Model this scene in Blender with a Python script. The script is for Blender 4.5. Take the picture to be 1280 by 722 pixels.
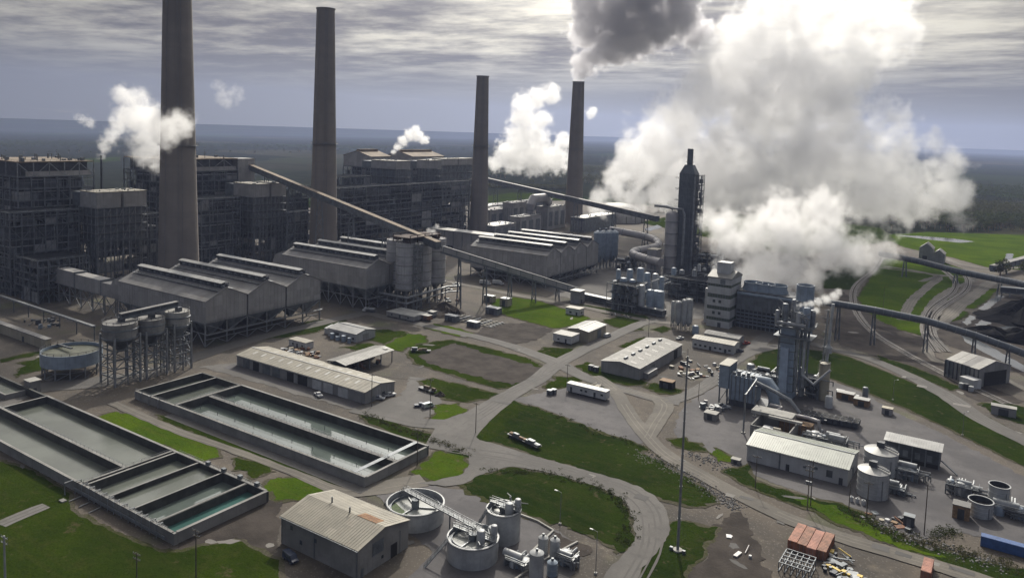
import bpy, bmesh, math, random
from math import sin, cos, pi, radians, hypot, atan2, sqrt
from mathutils import Vector, Matrix, noise
random.seed(11)
R = random.uniform
for _o in list(bpy.data.objects):
    bpy.data.objects.remove(_o)
SC = bpy.context.scene
COL = SC.collection

# ------------------------------------------------------------------ camera (fitted to the photograph's vanishing points)
CF, CY, PITCH, ROLL, YAW, H = 961.2, 246.15, .0845019, .0315929, .5856374, 112.0
HAZE = 5.2e-5
_cy, _sy, _cp, _sp, _cr, _sr = cos(YAW), sin(YAW), cos(PITCH), sin(PITCH), cos(ROLL), sin(ROLL)
RIGHT = Vector((_cy, _sy, 0)); FWD0 = Vector((-_sy, _cy, 0)); UPW = Vector((0, 0, 1))
FWD = FWD0 * _cp - UPW * _sp
UPC = FWD0 * _sp + UPW * _cp
AX = RIGHT * _cr + UPC * _sr
AY = UPC * _cr - RIGHT * _sr
cam_d = bpy.data.cameras.new('camera'); cam = bpy.data.objects.new('camera', cam_d); COL.objects.link(cam)
_m = Matrix.Identity(4)
for _i in range(3):
    _m[_i][0], _m[_i][1], _m[_i][2] = AX[_i], AY[_i], -FWD[_i]
_m[2][3] = H
cam.matrix_world = _m
cam_d.sensor_width = 36; cam_d.lens = CF / 1280 * 36
cam_d.shift_y = (CY - 361) / 1280
cam_d.clip_start = 1; cam_d.clip_end = 90000
SC.camera = cam

# ------------------------------------------------------------------ light
SUN_EL, SUN_OFF = radians(37.5), radians(6)          # elevation; angle right of the view direction
_hd = FWD0 * cos(SUN_OFF) + RIGHT * sin(SUN_OFF)
SUN = Vector((_hd.x * cos(SUN_EL), _hd.y * cos(SUN_EL), sin(SUN_EL)))
sun_d = bpy.data.lights.new('sun', 'SUN'); sun_d.energy = 3.9; sun_d.angle = radians(1.0); sun_d.color = (1, .93, .8)
sun = bpy.data.objects.new('sun', sun_d); COL.objects.link(sun)
sun.rotation_euler = SUN.to_track_quat('Z', 'Y').to_euler(); sun.location = (0, 0, 900)

W = bpy.data.worlds.new('World'); SC.world = W; W.use_nodes = True
nt = W.node_tree; nt.nodes.clear()

class NT:
    """tiny helper to wire nodes"""
    def __init__(s, t): s.t = t
    def n(s, typ, ins=None, **kw):
        nd = s.t.nodes.new(typ)
        for k, v in kw.items(): setattr(nd, k, v)
        for k, v in (ins or {}).items():
            i = nd.inputs[k]
            if hasattr(v, 'is_output') or hasattr(v, 'links') and not isinstance(v, (int, float, tuple)): s.t.links.new(v, i)
            else: i.default_value = v
        return nd
    def m(s, op, a, b=0.5, c=None, clamp=False):
        nd = s.t.nodes.new('ShaderNodeMath'); nd.operation = op; nd.use_clamp = clamp
        for i, v in enumerate((a, b) if c is None else (a, b, c)):
            if isinstance(v, (int, float)): nd.inputs[i].default_value = v
            else: s.t.links.new(v, nd.inputs[i])
        return nd.outputs[0]
    def vm(s, op, a, b=(0, 0, 0), out=0):
        nd = s.t.nodes.new('ShaderNodeVectorMath'); nd.operation = op
        for i, v in enumerate((a, b)):
            if isinstance(v, (tuple, list, Vector)): nd.inputs[i].default_value = v
            elif isinstance(v, (int, float)): nd.inputs['Scale'].default_value = v
            elif op == 'SCALE' and i == 1: s.t.links.new(v, nd.inputs['Scale'])
            else: s.t.links.new(v, nd.inputs[i])
        return nd.outputs['Value'] if out else nd.outputs[0]
    def mix(s, f, a, b, blend='MIX'):
        nd = s.t.nodes.new('ShaderNodeMix'); nd.data_type = 'RGBA'; nd.blend_type = blend; nd.clamp_factor = True
        for k, v in ((0, f), (6, a), (7, b)):
            i = nd.inputs[k]
            if isinstance(v, (int, float)): i.default_value = v
            elif isinstance(v, tuple): i.default_value = (*v[:3], 1)
            else: s.t.links.new(v, i)
        return nd.outputs[2]
    def ramp(s, x, a, b, lo=0.0, hi=1.0):
        nd = s.t.nodes.new('ShaderNodeMapRange'); nd.interpolation_type = 'SMOOTHSTEP'
        s.t.links.new(x, nd.inputs[0])
        for i, v in zip((1, 2, 3, 4), (a, b, lo, hi)): nd.inputs[i].default_value = v
        return nd.outputs[0]
    def noise(s, vec, scale, det=4, rough=.55, out=0, dim='3D'):
        nd = s.t.nodes.new('ShaderNodeTexNoise'); nd.noise_dimensions = dim
        if vec is not None: s.t.links.new(vec, nd.inputs['Vector'])
        nd.inputs['Scale'].default_value = scale; nd.inputs['Detail'].default_value = det; nd.inputs['Roughness'].default_value = rough
        return nd.outputs[out]
    def link(s, a, b): s.t.links.new(a, b)

# a broken deck of cloud over a blue sky, thin and bright towards the sun
w = NT(nt)
tc = w.n('ShaderNodeTexCoord')
dirv = tc.outputs['Generated']
sep = w.n('ShaderNodeSeparateXYZ', {0: dirv})
zz = w.m('ADD', w.m('MAXIMUM', sep.outputs[2], 0.0), .045)
flat = w.n('ShaderNodeCombineXYZ', {0: w.m('DIVIDE', sep.outputs[0], zz), 1: w.m('DIVIDE', sep.outputs[1], zz), 2: 0.0}).outputs[0]
rot = w.n('ShaderNodeMapping', {0: flat, 'Rotation': (0, 0, radians(-30)), 'Scale': (.75, 1.0, 1)}).outputs[0]
n1 = w.noise(rot, .62, 9, .6); n2 = w.noise(rot, .17, 4, .5); n3 = w.noise(rot, 2.2, 7, .62)
deck = w.m('ADD', w.m('MULTIPLY', n1, .60), w.m('ADD', w.m('MULTIPLY', n2, .5), w.m('MULTIPLY', n3, .34)))
thin = w.ramp(deck, .62, .86)                                        # thin bright places in the deck
low = w.ramp(sep.outputs[2], .015, .115)
sd = w.vm('DOT_PRODUCT', w.vm('NORMALIZE', dirv), tuple(SUN), 1); sdm = w.m('MAXIMUM', sd, 0.0)
sunside = w.m('ADD', w.m('MULTIPLY_ADD', w.m('POWER', sdm, 5.0), 2.0, .27), w.m('MULTIPLY', w.m('POWER', sdm, 30.0), 8.0))
high = w.ramp(sep.outputs[2], .13, .42)
dark_c = w.mix(high, w.mix(low, (.315, .322, .332), (.200, .196, .214)), (1.0, 1.0, 1.0))
lit_c = w.mix(high, w.mix(low, (.35, .37, .395), (.86, .835, .74)), (1.55, 1.5, 1.42))
cl = w.mix(w.m('MULTIPLY', thin, low), dark_c, lit_c)
cl = w.mix(1.0, cl, w.n('ShaderNodeCombineColor', {0: sunside, 1: sunside, 2: sunside}).outputs[0], 'MULTIPLY')
cl = w.mix(1.0, cl, w.mix(w.ramp(sd, -.5, .75), (.80, .93, 1.25), (1.03, 1.0, .95)), 'MULTIPLY')   # bluer away from the sun
sky = w.n('ShaderNodeTexSky', sky_type='NISHITA', sun_disc=False, sun_elevation=SUN_EL, sun_rotation=atan2(SUN.x, SUN.y))
b1 = w.n('ShaderNodeBackground', {0: sky.outputs[0], 1: .06})
b2 = w.n('ShaderNodeBackground', {0: cl, 1: 1.0})
mx = w.n('ShaderNodeMixShader', {0: w.ramp(deck, .80, .98, 1.0, .85)})
w.link(b1.outputs[0], mx.inputs[1]); w.link(b2.outputs[0], mx.inputs[2])
w.link(mx.outputs[0], w.n('ShaderNodeOutputWorld').inputs[0])

SC.view_settings.view_transform = 'Standard'; SC.view_settings.look = 'None'
SC.view_settings.exposure = 0.0; SC.view_settings.gamma = 1.0; SC.view_settings.use_curve_mapping = False
SC.render.engine = 'CYCLES'
SC.cycles.max_bounces = 6; SC.cycles.diffuse_bounces = 2; SC.cycles.glossy_bounces = 2; SC.cycles.volume_bounces = 5
SC.cycles.transparent_max_bounces = 8; SC.cycles.use_denoising = True
SC.cycles.volume_step_rate = 3.0; SC.cycles.volume_max_steps = 160

# ------------------------------------------------------------------ photograph geometry -> places on the ground
def ray(px, py):
    d = AX * ((px - 640) / CF) + AY * ((CY - py) / CF) + FWD
    return d
def G(px, py, z=0.0):
    d = ray(px, py); t = (z - H) / d.z
    return (d.x * t, d.y * t)
def P(x, y, z):
    v = Vector((x, y, z - H)); k = v.dot(FWD)
    return (640 + CF * v.dot(AX) / k, CY - CF * v.dot(AY) / k)
def bis(f, lo, hi):
    for _ in range(50):
        m = (lo + hi) / 2
        if f(m): lo = m
        else: hi = m
    return lo
def Zat(x, y, py): return bis(lambda z: P(x, y, z)[1] > py, -60, 400)
def onx(px, x, z=0): return bis(lambda y: P(x, y, z)[0] < px, 40, 3000)
def ony(px, y, z=0): return bis(lambda x: P(x, y, z)[0] < px, -3000, 400)
def foot(N, Lx, Rx, top=None):
    """footprint on the plant grid from the near corner and the columns of the two side corners"""
    x1, y0 = G(*N); x0 = ony(Lx, y0); y1 = onx(Rx, x1)
    return (x0, x1, y0, y1) + ((Zat(x1, y0, top),) if top else ())
def D3(px, py, dist):
    d = ray(px, py); t = dist / hypot(d.x, d.y); return Vector((d.x * t, d.y * t, H + d.z * t))

# ------------------------------------------------------------------ materials
MATS = {}
def mat(name, col, rough=.7, var=.25, scale=.25, metal=0., bump=0., streak=False, spec=.4, col2=None, fine=1.0, sheets=0., rust=0.):
    """procedural surface: broad patches, fine grain, optional rain streaks running down"""
    if name in MATS: return MATS[name]
    m = bpy.data.materials.new(name); m.use_nodes = True; t = NT(m.node_tree)
    b = m.node_tree.nodes['Principled BSDF']
    g = t.n('ShaderNodeNewGeometry').outputs['Position']
    a = t.noise(g, scale, 5, .6); f = t.noise(g, fine * 2.2, 3, .6)
    c2 = col2 or tuple(c * (1 - var * 1.6) for c in col)
    c = t.mix(t.ramp(a, .35, .68), col, c2)
    c = t.mix(t.m('MULTIPLY', t.ramp(f, .3, .75), var), c, tuple(x * .55 for x in col))
    if streak:
        mp = t.n('ShaderNodeMapping', {0: g, 'Scale': (1, 1, .06)}).outputs[0]
        s = t.noise(mp, .9, 4, .65)
        c = t.mix(t.m('MULTIPLY', t.ramp(s, .5, .78), .55), c, tuple(x * .5 for x in col2 or col))
    if sheets:                                                          # sheets of slightly different age
        sp = t.n('ShaderNodeSeparateXYZ', {0: g}); cell = t.n('ShaderNodeCombineXYZ', {0: t.m('FLOOR', t.m('DIVIDE', sp.outputs[0], sheets)), 1: t.m('FLOOR', t.m('DIVIDE', sp.outputs[1], sheets)), 2: t.m('FLOOR', t.m('DIVIDE', sp.outputs[2], 5.0))}).outputs[0]
        wn = t.n('ShaderNodeTexWhiteNoise', {'Vector': cell}).outputs['Value']; c = t.mix(t.m('MULTIPLY', t.ramp(wn, .35, 1.0), .32), c, tuple(x * .55 for x in col)); c = t.mix(t.m('MULTIPLY', t.ramp(wn, .12, .0), .3), c, tuple(min(1, x * 1.35) for x in col))
    if rust: c = t.mix(t.m('MULTIPLY', t.ramp(t.noise(g, .35, 6, .7), .58, .72), rust), c, (.16, .075, .035))
    t.link(c, b.inputs['Base Color'])
    b.inputs['Roughness'].default_value = rough; b.inputs['Metallic'].default_value = metal
    b.inputs['Specular IOR Level'].default_value = spec
    if bump:
        bp = t.n('ShaderNodeBump', {'Strength': bump, 'Distance': .3}); t.link(t.noise(g, fine * 1.3, 6, .65), bp.inputs['Height'])
        t.link(bp.outputs[0], b.inputs['Normal'])
    MATS[name] = m; return m
# ------------------------------------------------------------------ builders
def props(o, label=None, cat=None, group=None, kind=None):
    for k, v in (('label', label), ('category', cat), ('group', group), ('kind', kind)):
        if v: o[k] = v
    return o
def thing(name, label, cat, loc, group=None):
    o = bpy.data.objects.new(name, None); COL.objects.link(o); o.location = loc; o.empty_display_size = .5
    return props(o, label, cat, group)
def wloc(o):
    v = Vector((0, 0, 0))
    while o is not None: v += o.location; o = o.parent
    return v
class MB:
    def __init__(s): s.v = []; s.f = []
    def add(s, vs, fs):
        k = len(s.v); s.v += [tuple(p) for p in vs]; s.f += [tuple(i + k for i in f) for f in fs]; return s
    def box(s, x0, x1, y0, y1, z0, z1):
        return s.add([(x, y, z) for z in (z0, z1) for y in (y0, y1) for x in (x0, x1)],
                     [(0, 2, 3, 1), (4, 5, 7, 6), (0, 1, 5, 4), (2, 6, 7, 3), (0, 4, 6, 2), (1, 3, 7, 5)])
    def bc(s, x, y, z0, w, d, h): return s.box(x - w / 2, x + w / 2, y - d / 2, y + d / 2, z0, z0 + h)
    def obox(s, c, u, w, d, z0, z1):
        """box turned to lie along the flat direction u"""
        u = Vector((u[0], u[1], 0)).normalized(); n = Vector((-u.y, u.x, 0)); c = Vector((c[0], c[1], 0)); r = []
        for z in (z0, z1):
            for a, b in ((-1, -1), (1, -1), (1, 1), (-1, 1)): r.append(c + u * (a * w / 2) + n * (b * d / 2) + UPW * z)
        return s.add(r, [(3, 2, 1, 0), (4, 5, 6, 7), (0, 1, 5, 4), (1, 2, 6, 5), (2, 3, 7, 6), (3, 0, 4, 7)])
    def cyl(s, x, y, z0, z1, r0, r1=None, n=20, top=True, bot=False):
        r1 = r0 if r1 is None else r1; k = []
        for z, r in ((z0, r0), (z1, r1)): k += [(x + r * cos(2 * pi * i / n), y + r * sin(2 * pi * i / n), z) for i in range(n)]
        f = [(i, (i + 1) % n, n + (i + 1) % n, n + i) for i in range(n)]
        if top: f.append(tuple(range(n, 2 * n)))
        if bot: f.append(tuple(range(n - 1, -1, -1)))
        return s.add(k, f)
    def lathe(s, x, y, prof, n=24, top=True):
        """prof: [(r, z)] upward"""
        k = []
        for r, z in prof: k += [(x + r * cos(2 * pi * i / n), y + r * sin(2 * pi * i / n), z) for i in range(n)]
        f = []
        for j in range(len(prof) - 1):
            f += [(j * n + i, j * n + (i + 1) % n, (j + 1) * n + (i + 1) % n, (j + 1) * n + i) for i in range(n)]
        if top: f.append(tuple(range((len(prof) - 1) * n, len(prof) * n)))
        return s.add(k, f)
    def path(s, pts, r, n=6, cap=True):
        pts = [Vector(p) for p in pts]; k = []
        for i, p in enumerate(pts):
            d = ((pts[i] - pts[i - 1]).normalized() if i else Vector()) + ((pts[i + 1] - pts[i]).normalized() if i < len(pts) - 1 else Vector())
            d = d.normalized() if d.length > 1e-6 else Vector((0, 0, 1))
            if i and i < len(pts) - 1:
                c = max(.5, d.dot((pts[i] - pts[i - 1]).normalized()))
            else: c = 1
            a = d.cross(UPW if abs(d.z) < .95 else RIGHT).normalized(); b = a.cross(d).normalized()
            k += [p + (a * cos(2 * pi * j / n) + b * sin(2 * pi * j / n)) * r / (c ** .5) for j in range(n)]
        f = []
        for i in range(len(pts) - 1):
            f += [(i * n + j, i * n + (j + 1) % n, (i + 1) * n + (j + 1) % n, (i + 1) * n + j) for j in range(n)]
        if cap: f += [tuple(range(n - 1, -1, -1)), tuple(range((len(pts) - 1) * n, len(pts) * n))]
        return s.add(k, f)
    def bar(s, p, q, w, h=None):
        """rectangular bar from p to q"""
        p, q = Vector(p), Vector(q); h = h or w; d = (q - p).normalized()
        a = d.cross(UPW if abs(d.z) < .95 else Vector((1, 0, 0))).normalized(); b = a.cross(d).normalized()
        r = [e + a * (i * w / 2) + b * (j * h / 2) for e in (p, q) for i, j in ((-1, -1), (1, -1), (1, 1), (-1, 1))]
        return s.add(r, [(3, 2, 1, 0), (4, 5, 6, 7), (0, 1, 5, 4), (1, 2, 6, 5), (2, 3, 7, 6), (3, 0, 4, 7)])
    def ext(s, prof, axis, a0, a1):
        """prof [(t, z)] counter-clockwise, swept along 'x' or 'y' from a0 to a1"""
        n = len(prof); g = (lambda a, t, z: (a, t, z)) if axis == 'x' else (lambda a, t, z: (t, a, z))
        return s.add([g(a0, t, z) for t, z in prof] + [g(a1, t, z) for t, z in prof],
                     [(i, (i + 1) % n, n + (i + 1) % n, n + i) for i in range(n)] + [tuple(range(n - 1, -1, -1)), tuple(range(n, 2 * n))])
    def gable(s, x0, x1, y0, y1, ze, zr, axis='x', t=.25, o=.35):
        """two roof slopes with thickness; the ridge runs along axis"""
        if axis == 'x': b0, b1, a0, a1 = y0, y1, x0, x1
        else: b0, b1, a0, a1 = x0, x1, y0, y1
        m = (b0 + b1) / 2; sl = (zr - ze) / (m - b0)
        return s.ext([(b0 - o, ze - o * sl + .02), (m, zr + .02), (b1 + o, ze - o * sl + .02), (b1 + o, ze - o * sl + t), (m, zr + t), (b0 - o, ze - o * sl + t)], axis, a0 - o, a1 + o)
    def house(s, x0, x1, y0, y1, z0, ze, zr, axis='x'):
        if axis == 'x': b0, b1, a0, a1 = y0, y1, x0, x1
        else: b0, b1, a0, a1 = x0, x1, y0, y1
        return s.ext([(b0, z0), (b1, z0), (b1, ze), ((b0 + b1) / 2, zr), (b0, ze)], axis, a0, a1)
    def rail(s, pts, h=1.1, r=.05, step=2.5, closed=False):
        pts = [Vector(p) for p in pts]
        if closed: pts = pts + [pts[0]]
        for a, b in zip(pts, pts[1:]):
            for k in (h, h * .5): s.bar(a + UPW * k, b + UPW * k, r * 2)
            n = max(1, int((b - a).length / step))
            for i in range(n + 1):
                p = a.lerp(b, i / n); s.bar(p, p + UPW * h, r * 2)
        return s
    def ladder(s, p, h, w=.6, u=(1, 0, 0)):
        p = Vector(p); u = Vector(u)
        for k in (-1, 1): s.bar(p + u * k * w / 2, p + u * k * w / 2 + UPW * h, .09)
        for i in range(int(h / .6)): s.bar(p - u * w / 2 + UPW * i * .6, p + u * w / 2 + UPW * i * .6, .06)
        return s
    def build(s, name, m, parent=None, label=None, kind=None, smooth=False):
        me = bpy.data.meshes.new(name); org = wloc(parent) if parent else Vector()
        me.from_pydata([tuple(Vector(p) - org) for p in s.v], [], s.f)
        me.materials.append(m)
        if smooth:
            me.polygons.foreach_set('use_smooth', [True] * len(me.polygons))
            try: me.set_sharp_from_angle(angle=radians(38))
            except Exception: pass
        me.update()
        o = bpy.data.objects.new(name, me); COL.objects.link(o)
        if parent: o.parent = parent
        if label: o['label'] = label
        if kind: o['kind'] = kind
        return o
_unit = {}
def member(parent, name, p, q, w, m, h=None):
    """one steel member (column, beam, brace): a shared bar mesh placed from p to q"""
    key = m.name
    if key not in _unit:
        me = bpy.data.meshes.new('steel_bar'); b = MB().box(-.5, .5, -.5, .5, -.5, .5); me.from_pydata(b.v, [], b.f); me.materials.append(m); _unit[key] = me
    p, q = Vector(p), Vector(q); d = q - p; L = d.length
    o = bpy.data.objects.new(name, _unit[key]); COL.objects.link(o); o.parent = parent
    o.rotation_mode = 'QUATERNION'; o.rotation_quaternion = d.to_track_quat('Z', 'Y')
    o.scale = (w, h or w, L); o.location = (p + q) / 2 - wloc(parent)
    return o
def cube(parent, name, x0, x1, y0, y1, z0, z1, m, label=None):
    return MB().box(x0, x1, y0, y1, z0, z1).build(name, m, parent, label)
def copy_thing(o, loc, rz=0, label=None, group=None):
    c = o.copy(); COL.objects.link(c); c.location = loc; c.rotation_euler = (0, 0, rz)
    if label: c['label'] = label
    if group: c['group'] = group
    for ch in list(o.children):
        d = ch.copy(); COL.objects.link(d); d.parent = c
        for g in list(ch.children):
            e = g.copy(); COL.objects.link(e); e.parent = d
    return c

# palettes
C_CONC = mat('concrete', (0.224, 0.22, 0.211), .85, .22, .12, bump=.25, streak=True)
C_STACK = mat('stack_concrete', (.196, .172, .152), .85, .14, .04, bump=.2)
def _bands(m):
    t = NT(m.node_tree); b = m.node_tree.nodes['Principled BSDF']; old = b.inputs['Base Color'].links[0].from_socket
    g = t.n('ShaderNodeNewGeometry').outputs['Position']; sp = t.n('ShaderNodeSeparateXYZ', {0: g})
    lift = t.noise(t.n('ShaderNodeMapping', {0: g, 'Scale': (.004, .004, 1)}).outputs[0], .22, 4, .7)   # lifts of poured concrete
    run = t.noise(t.n('ShaderNodeMapping', {0: g, 'Scale': (1, 1, .03)}).outputs[0], .5, 4, .65)
    c = t.mix(t.m('MULTIPLY', t.ramp(lift, .42, .62), .38), old, (.15, .135, .125)); c = t.mix(t.m('MULTIPLY', t.ramp(run, .52, .75), .30), c, (.11, .10, .095))
    t.link(c, b.inputs['Base Color'])
_bands(C_STACK)
M_TUBE = mat('dark_tube_cladding', (.085, .10, .12), .55, .2, .3, streak=True)
C_OLD = mat('stained_concrete', (0.212, 0.208, 0.2), .85, .28, .2, bump=.2, streak=True)
C_PALE = mat('pale_concrete', (0.322, 0.315, 0.294), .8, .22, .2, bump=.2, streak=True)
M_STEEL = mat('grey_steel', (0.147, 0.164, 0.182), .5, .25, .3, metal=.25)
M_GRATE = mat('dark_grating', (.02, .022, .026), 1, .3, .4, spec=0.)
C_SILO = mat('silo_concrete', (.36, .355, .36), .85, .2, .15, bump=.15, streak=True)
M_RUSTD = mat('dark_rust', (.075, .05, .042), .9, .4, .5)
M_DARK = mat('dark_steel', (.065, .072, .085), .55, .3, .3, metal=.2)
M_GALV = mat('galvanised_steel', (0.24, 0.252, 0.264), .5, .25, .5, metal=.35)
M_POLE = mat('pole_timber', (.10, .085, .07), .85, .3, .8)
M_RUST = mat('rusty_steel', (.22, .10, .055), .8, .4, .6)
M_SIDE = mat('grey_siding', (0.24, 0.24, 0.24), .55, .15, .15, streak=True, sheets=2.2, rust=.2)
M_BAG = mat('warm_grey_siding', (0.295, 0.287, 0.279), .6, .14, .08, streak=True, sheets=3.2, rust=.15)
M_TAN = mat('tan_siding', (0.315, 0.285, 0.217), .6, .15, .15, streak=True, sheets=2.2, rust=.2)
M_WHITE = mat('white_siding', (0.404, 0.41, 0.416), .5, .12, .2, streak=True, sheets=2.4, rust=.15)
M_WHITEP = mat('white_paint', (0.44, 0.447, 0.453), .45, .15, .4, streak=True)
M_ROOFT = mat('tan_roof', (0.238, 0.22, 0.176), .6, .16, .12, streak=False, bump=.1, sheets=2.6, rust=.3)
M_ROOFG = mat('grey_roof', (0.216, 0.211, 0.196), .6, .18, .15, sheets=2.4, rust=.25)
M_ROOFW = mat('white_roof', (0.307, 0.307, 0.298), .45, .15, .2, sheets=2.2, rust=.15)
M_ROOFGR = mat('pale_green_roof', (0.254, 0.274, 0.239), .45, .12, .2, sheets=2.4, rust=.2)
M_ROOFD = mat('weathered_roof', (0.178, 0.174, 0.172), .7, .25, .12, sheets=3.0, rust=.35)
M_BLUEG = mat('blue_grey_paint', (.22, .27, .33), .5, .18, .3, streak=True)
M_TANK = mat('tank_paint', (0.337, 0.348, 0.355), .45, .18, .3, streak=True)
M_BLACK = mat('black_rubber', (.02, .02, .022), .7, .2, 1)
M_OPEN = mat('dark_interior', (.018, .018, .02), .9, .2, 1)
M_GLASS = mat('window_glass', (.05, .06, .07), .1, .1, 1, spec=.7)
M_ORANGE = mat('orange_container_paint', (.33, .125, .07), .65, .3, .5, streak=True)
M_BLUE = mat('blue_container_paint', (.04, .10, .27), .5, .2, .5, streak=True)
M_YEL = mat('yellow_paint', (.6, .42, .06), .5, .2, .5)
M_BROWN = mat('brown_timber', (.25, .16, .09), .8, .3, 1.0)
M_GREENB = mat('dark_green_band', (.055, .075, .055), .5, .15, .3)
M_DUCT = mat('duct_cladding', (0.33, 0.315, 0.315), .5, .15, .1, metal=.15)
M_COAL = mat('coal', (.010, .010, .011), .95, .3, .4, bump=.5, spec=.05)
M_SOIL = mat('dark_soil', (0.0558, 0.0477, 0.0423), .95, .3, .12, bump=.5, spec=.1)
M_SKYL = mat('skylight_sheet', (0.389, 0.383, 0.356), .5, .1, .5)
# ------------------------------------------------------------------ the ground
def sheet(name, pts, z, m, jit=.6, step=1.2, label=None, kind='structure', parent=None):
    """a flat piece of ground with an uneven edge (the unevenness is eased where the edge would cross itself)"""
    n = len(pts)
    for jj in (jit, jit * .4, 0):
        out = []
        for i in range(n):
            a, b = Vector((*pts[i], 0)), Vector((*pts[(i + 1) % n], 0)); k = max(1, min(160, int((b - a).length / step)))
            for j in range(k):
                p = a.lerp(b, j / k)
                if jj:
                    p = p + Vector((noise.noise(p * .21), noise.noise(p * .21 + Vector((31, 7, 3))), 0)) * jj * 2.2 + Vector((noise.noise(p * .9), noise.noise(p * .9 + Vector((9, 5, 3))), 0)) * jj * 1.2
                out.append((p.x, p.y, z))
        bm = bmesh.new(); vs = [bm.verts.new(p) for p in out]; f = bm.faces.new(vs); bmesh.ops.triangulate(bm, faces=[f])
        tot = sum(f.calc_area() for f in bm.faces); sh = abs(sum(a[0] * b[1] - b[0] * a[1] for a, b in zip(out, out[1:] + out[:1]))) / 2
        if abs(tot - sh) < max(.05, sh * 2e-5) or jj == 0: break
        bm.free()
    for f in bm.faces:
        f.normal_update()
        if f.normal.z < 0: f.normal_flip()
    me = bpy.data.meshes.new(name); bm.to_mesh(me); bm.free(); me.materials.append(m); me['overlap'] = abs(tot - sh)
    o = bpy.data.objects.new(name, me); COL.objects.link(o)
    if parent: o.parent = parent
    return props(o, label, None, None, kind)
_z = [0.0]
def lawn(px, z=.136, m=None, name='lawn', jit=1.0):
    _z[0] += .0031; pts = [Vector((*G(*p), 0)) for p in px]; c = sum(pts, Vector()) / len(pts); ar = 0
    for a, b in zip(pts, pts[1:] + pts[:1]): ar += a.x * b.y - b.x * a.y
    out = []; n = len(pts)
    for i in range(n):                                                  # thin worn turf a little beyond the edge
        e1, e2 = (pts[i] - pts[i - 1]).normalized(), (pts[(i + 1) % n] - pts[i]).normalized(); nn = Vector((e1.y + e2.y, -e1.x - e2.x, 0)); nn = nn.normalized() if nn.length > .1 else Vector()
        q = pts[i] + nn * (1.3 if ar > 0 else -1.3); out.append((q.x, q.y))
    o = sheet('worn_turf', out, .122 + _z[0] % .0123, M_FRINGE, jit * 1.5)
    if o.data['overlap'] > .5: bpy.data.objects.remove(o)
    return sheet(name, [(p.x, p.y) for p in pts], z + _z[0] % .0287, m or M_GRASS, jit)
def ribbon(name, pts, wd, z, m, jit=.25, wpx=None):
    """a road along a line of ground points, wd metres wide (one number or one per point)"""
    P2 = [Vector((*p, 0)) for p in pts]; fine = []
    ws = wd if isinstance(wd, (list, tuple)) else [wd] * len(P2)
    n = len(P2)
    for i in range(n - 1):
        p0, p1, p2, p3 = P2[max(i - 1, 0)], P2[i], P2[i + 1], P2[min(i + 2, n - 1)]
        k = max(2, min(60, int((p2 - p1).length / 4)))
        for j in range(k):
            t = j / k
            q = .5 * ((2 * p1) + (p2 - p0) * t + (2 * p0 - 5 * p1 + 4 * p2 - p3) * t * t + (3 * p1 - p0 - 3 * p2 + p3) * t ** 3)
            fine.append((q, ws[i] * (1 - t) + ws[i + 1] * t))
    fine.append((P2[-1], ws[-1]))
    L, Rr = [], []
    for i, (p, wv) in enumerate(fine):
        d = (fine[min(i + 1, len(fine) - 1)][0] - fine[max(i - 1, 0)][0]).normalized(); nn = Vector((-d.y, d.x, 0))
        a = noise.noise(p * .15) * jit * 2; b = noise.noise(p * .15 + Vector((50, 0, 0))) * jit * 2
        L.append(p + nn * (wv / 2 + a)); Rr.append(p - nn * (wv / 2 + b))
    mb = MB(); k = len(L)
    mb.add([(p.x, p.y, z) for p in L + Rr], [(i, k + i, k + i + 1, i + 1) for i in range(k - 1)])
    return props(mb.build(name, m), kind='structure'), [f[0] for f in fine]
def tracks(line, z, m, off=(.95, -.95), w=.55):
    """wheel tracks worn into a road, broken here and there"""
    mb = MB()
    for o in off:
        L = []
        for i, p in enumerate(line):
            d = (line[min(i + 1, len(line) - 1)] - line[max(i - 1, 0)]).normalized(); nn = Vector((-d.y, d.x, 0)); ww = w * (.6 + .8 * abs(noise.noise(p * .08 + Vector((o, 0, 0))))); c = p + nn * (o + .5 * noise.noise(p * .05)); L.append((c + nn * ww / 2, c - nn * ww / 2))
        for i in range(len(L) - 1):
            if noise.noise(line[i] * .03 + Vector((o * 9, 4, 0))) > -.25: mb.add([(q.x, q.y, z) for q in (L[i][0], L[i][1], L[i + 1][1], L[i + 1][0])], [(0, 1, 2, 3)])
    if mb.v: props(mb.build('tyre_tracks', m), kind='structure')
def ground_mat():
    m = bpy.data.materials.new('site_ground'); m.use_nodes = True; t = NT(m.node_tree); b = m.node_tree.nodes['Principled BSDF']
    g = t.n('ShaderNodeNewGeometry').outputs['Position']
    a = t.noise(g, .018, 6, .62); c = t.noise(g, .09, 6, .65); f = t.noise(g, .9, 5, .7); d = t.noise(g, .035, 4, .5)
    col = t.mix(t.ramp(a, .38, .62), (.086, .072, .058), (.043, .038, .033))
    col = t.mix(t.m('MULTIPLY', t.ramp(c, .52, .72), .75), col, (.128, .109, .084))
    col = t.mix(t.m('MULTIPLY', t.ramp(c, .46, .30), .7), col, (0.044, 0.04, 0.0368))
    col = t.mix(t.m('MULTIPLY', t.ramp(d, .56, .70), .55), col, (0.068, 0.08, 0.032))
    col = t.mix(t.m('MULTIPLY', t.ramp(f, .35, .8), .5), col, (0.072, 0.064, 0.056))
    vr = t.n('ShaderNodeTexVoronoi', {'Vector': g, 'Scale': 1.1}); col = t.mix(t.m('MULTIPLY', t.ramp(vr.outputs['Distance'], .32, .1), .25), col, (0.272, 0.256, 0.232))
    t.link(col, b.inputs['Base Color']); b.inputs['Roughness'].default_value = .92; b.inputs['Specular IOR Level'].default_value = .25
    bp = t.n('ShaderNodeBump', {'Strength': .5, 'Distance': .25}); t.link(f, bp.inputs['Height']); t.link(bp.outputs[0], b.inputs['Normal'])
    return m
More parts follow.
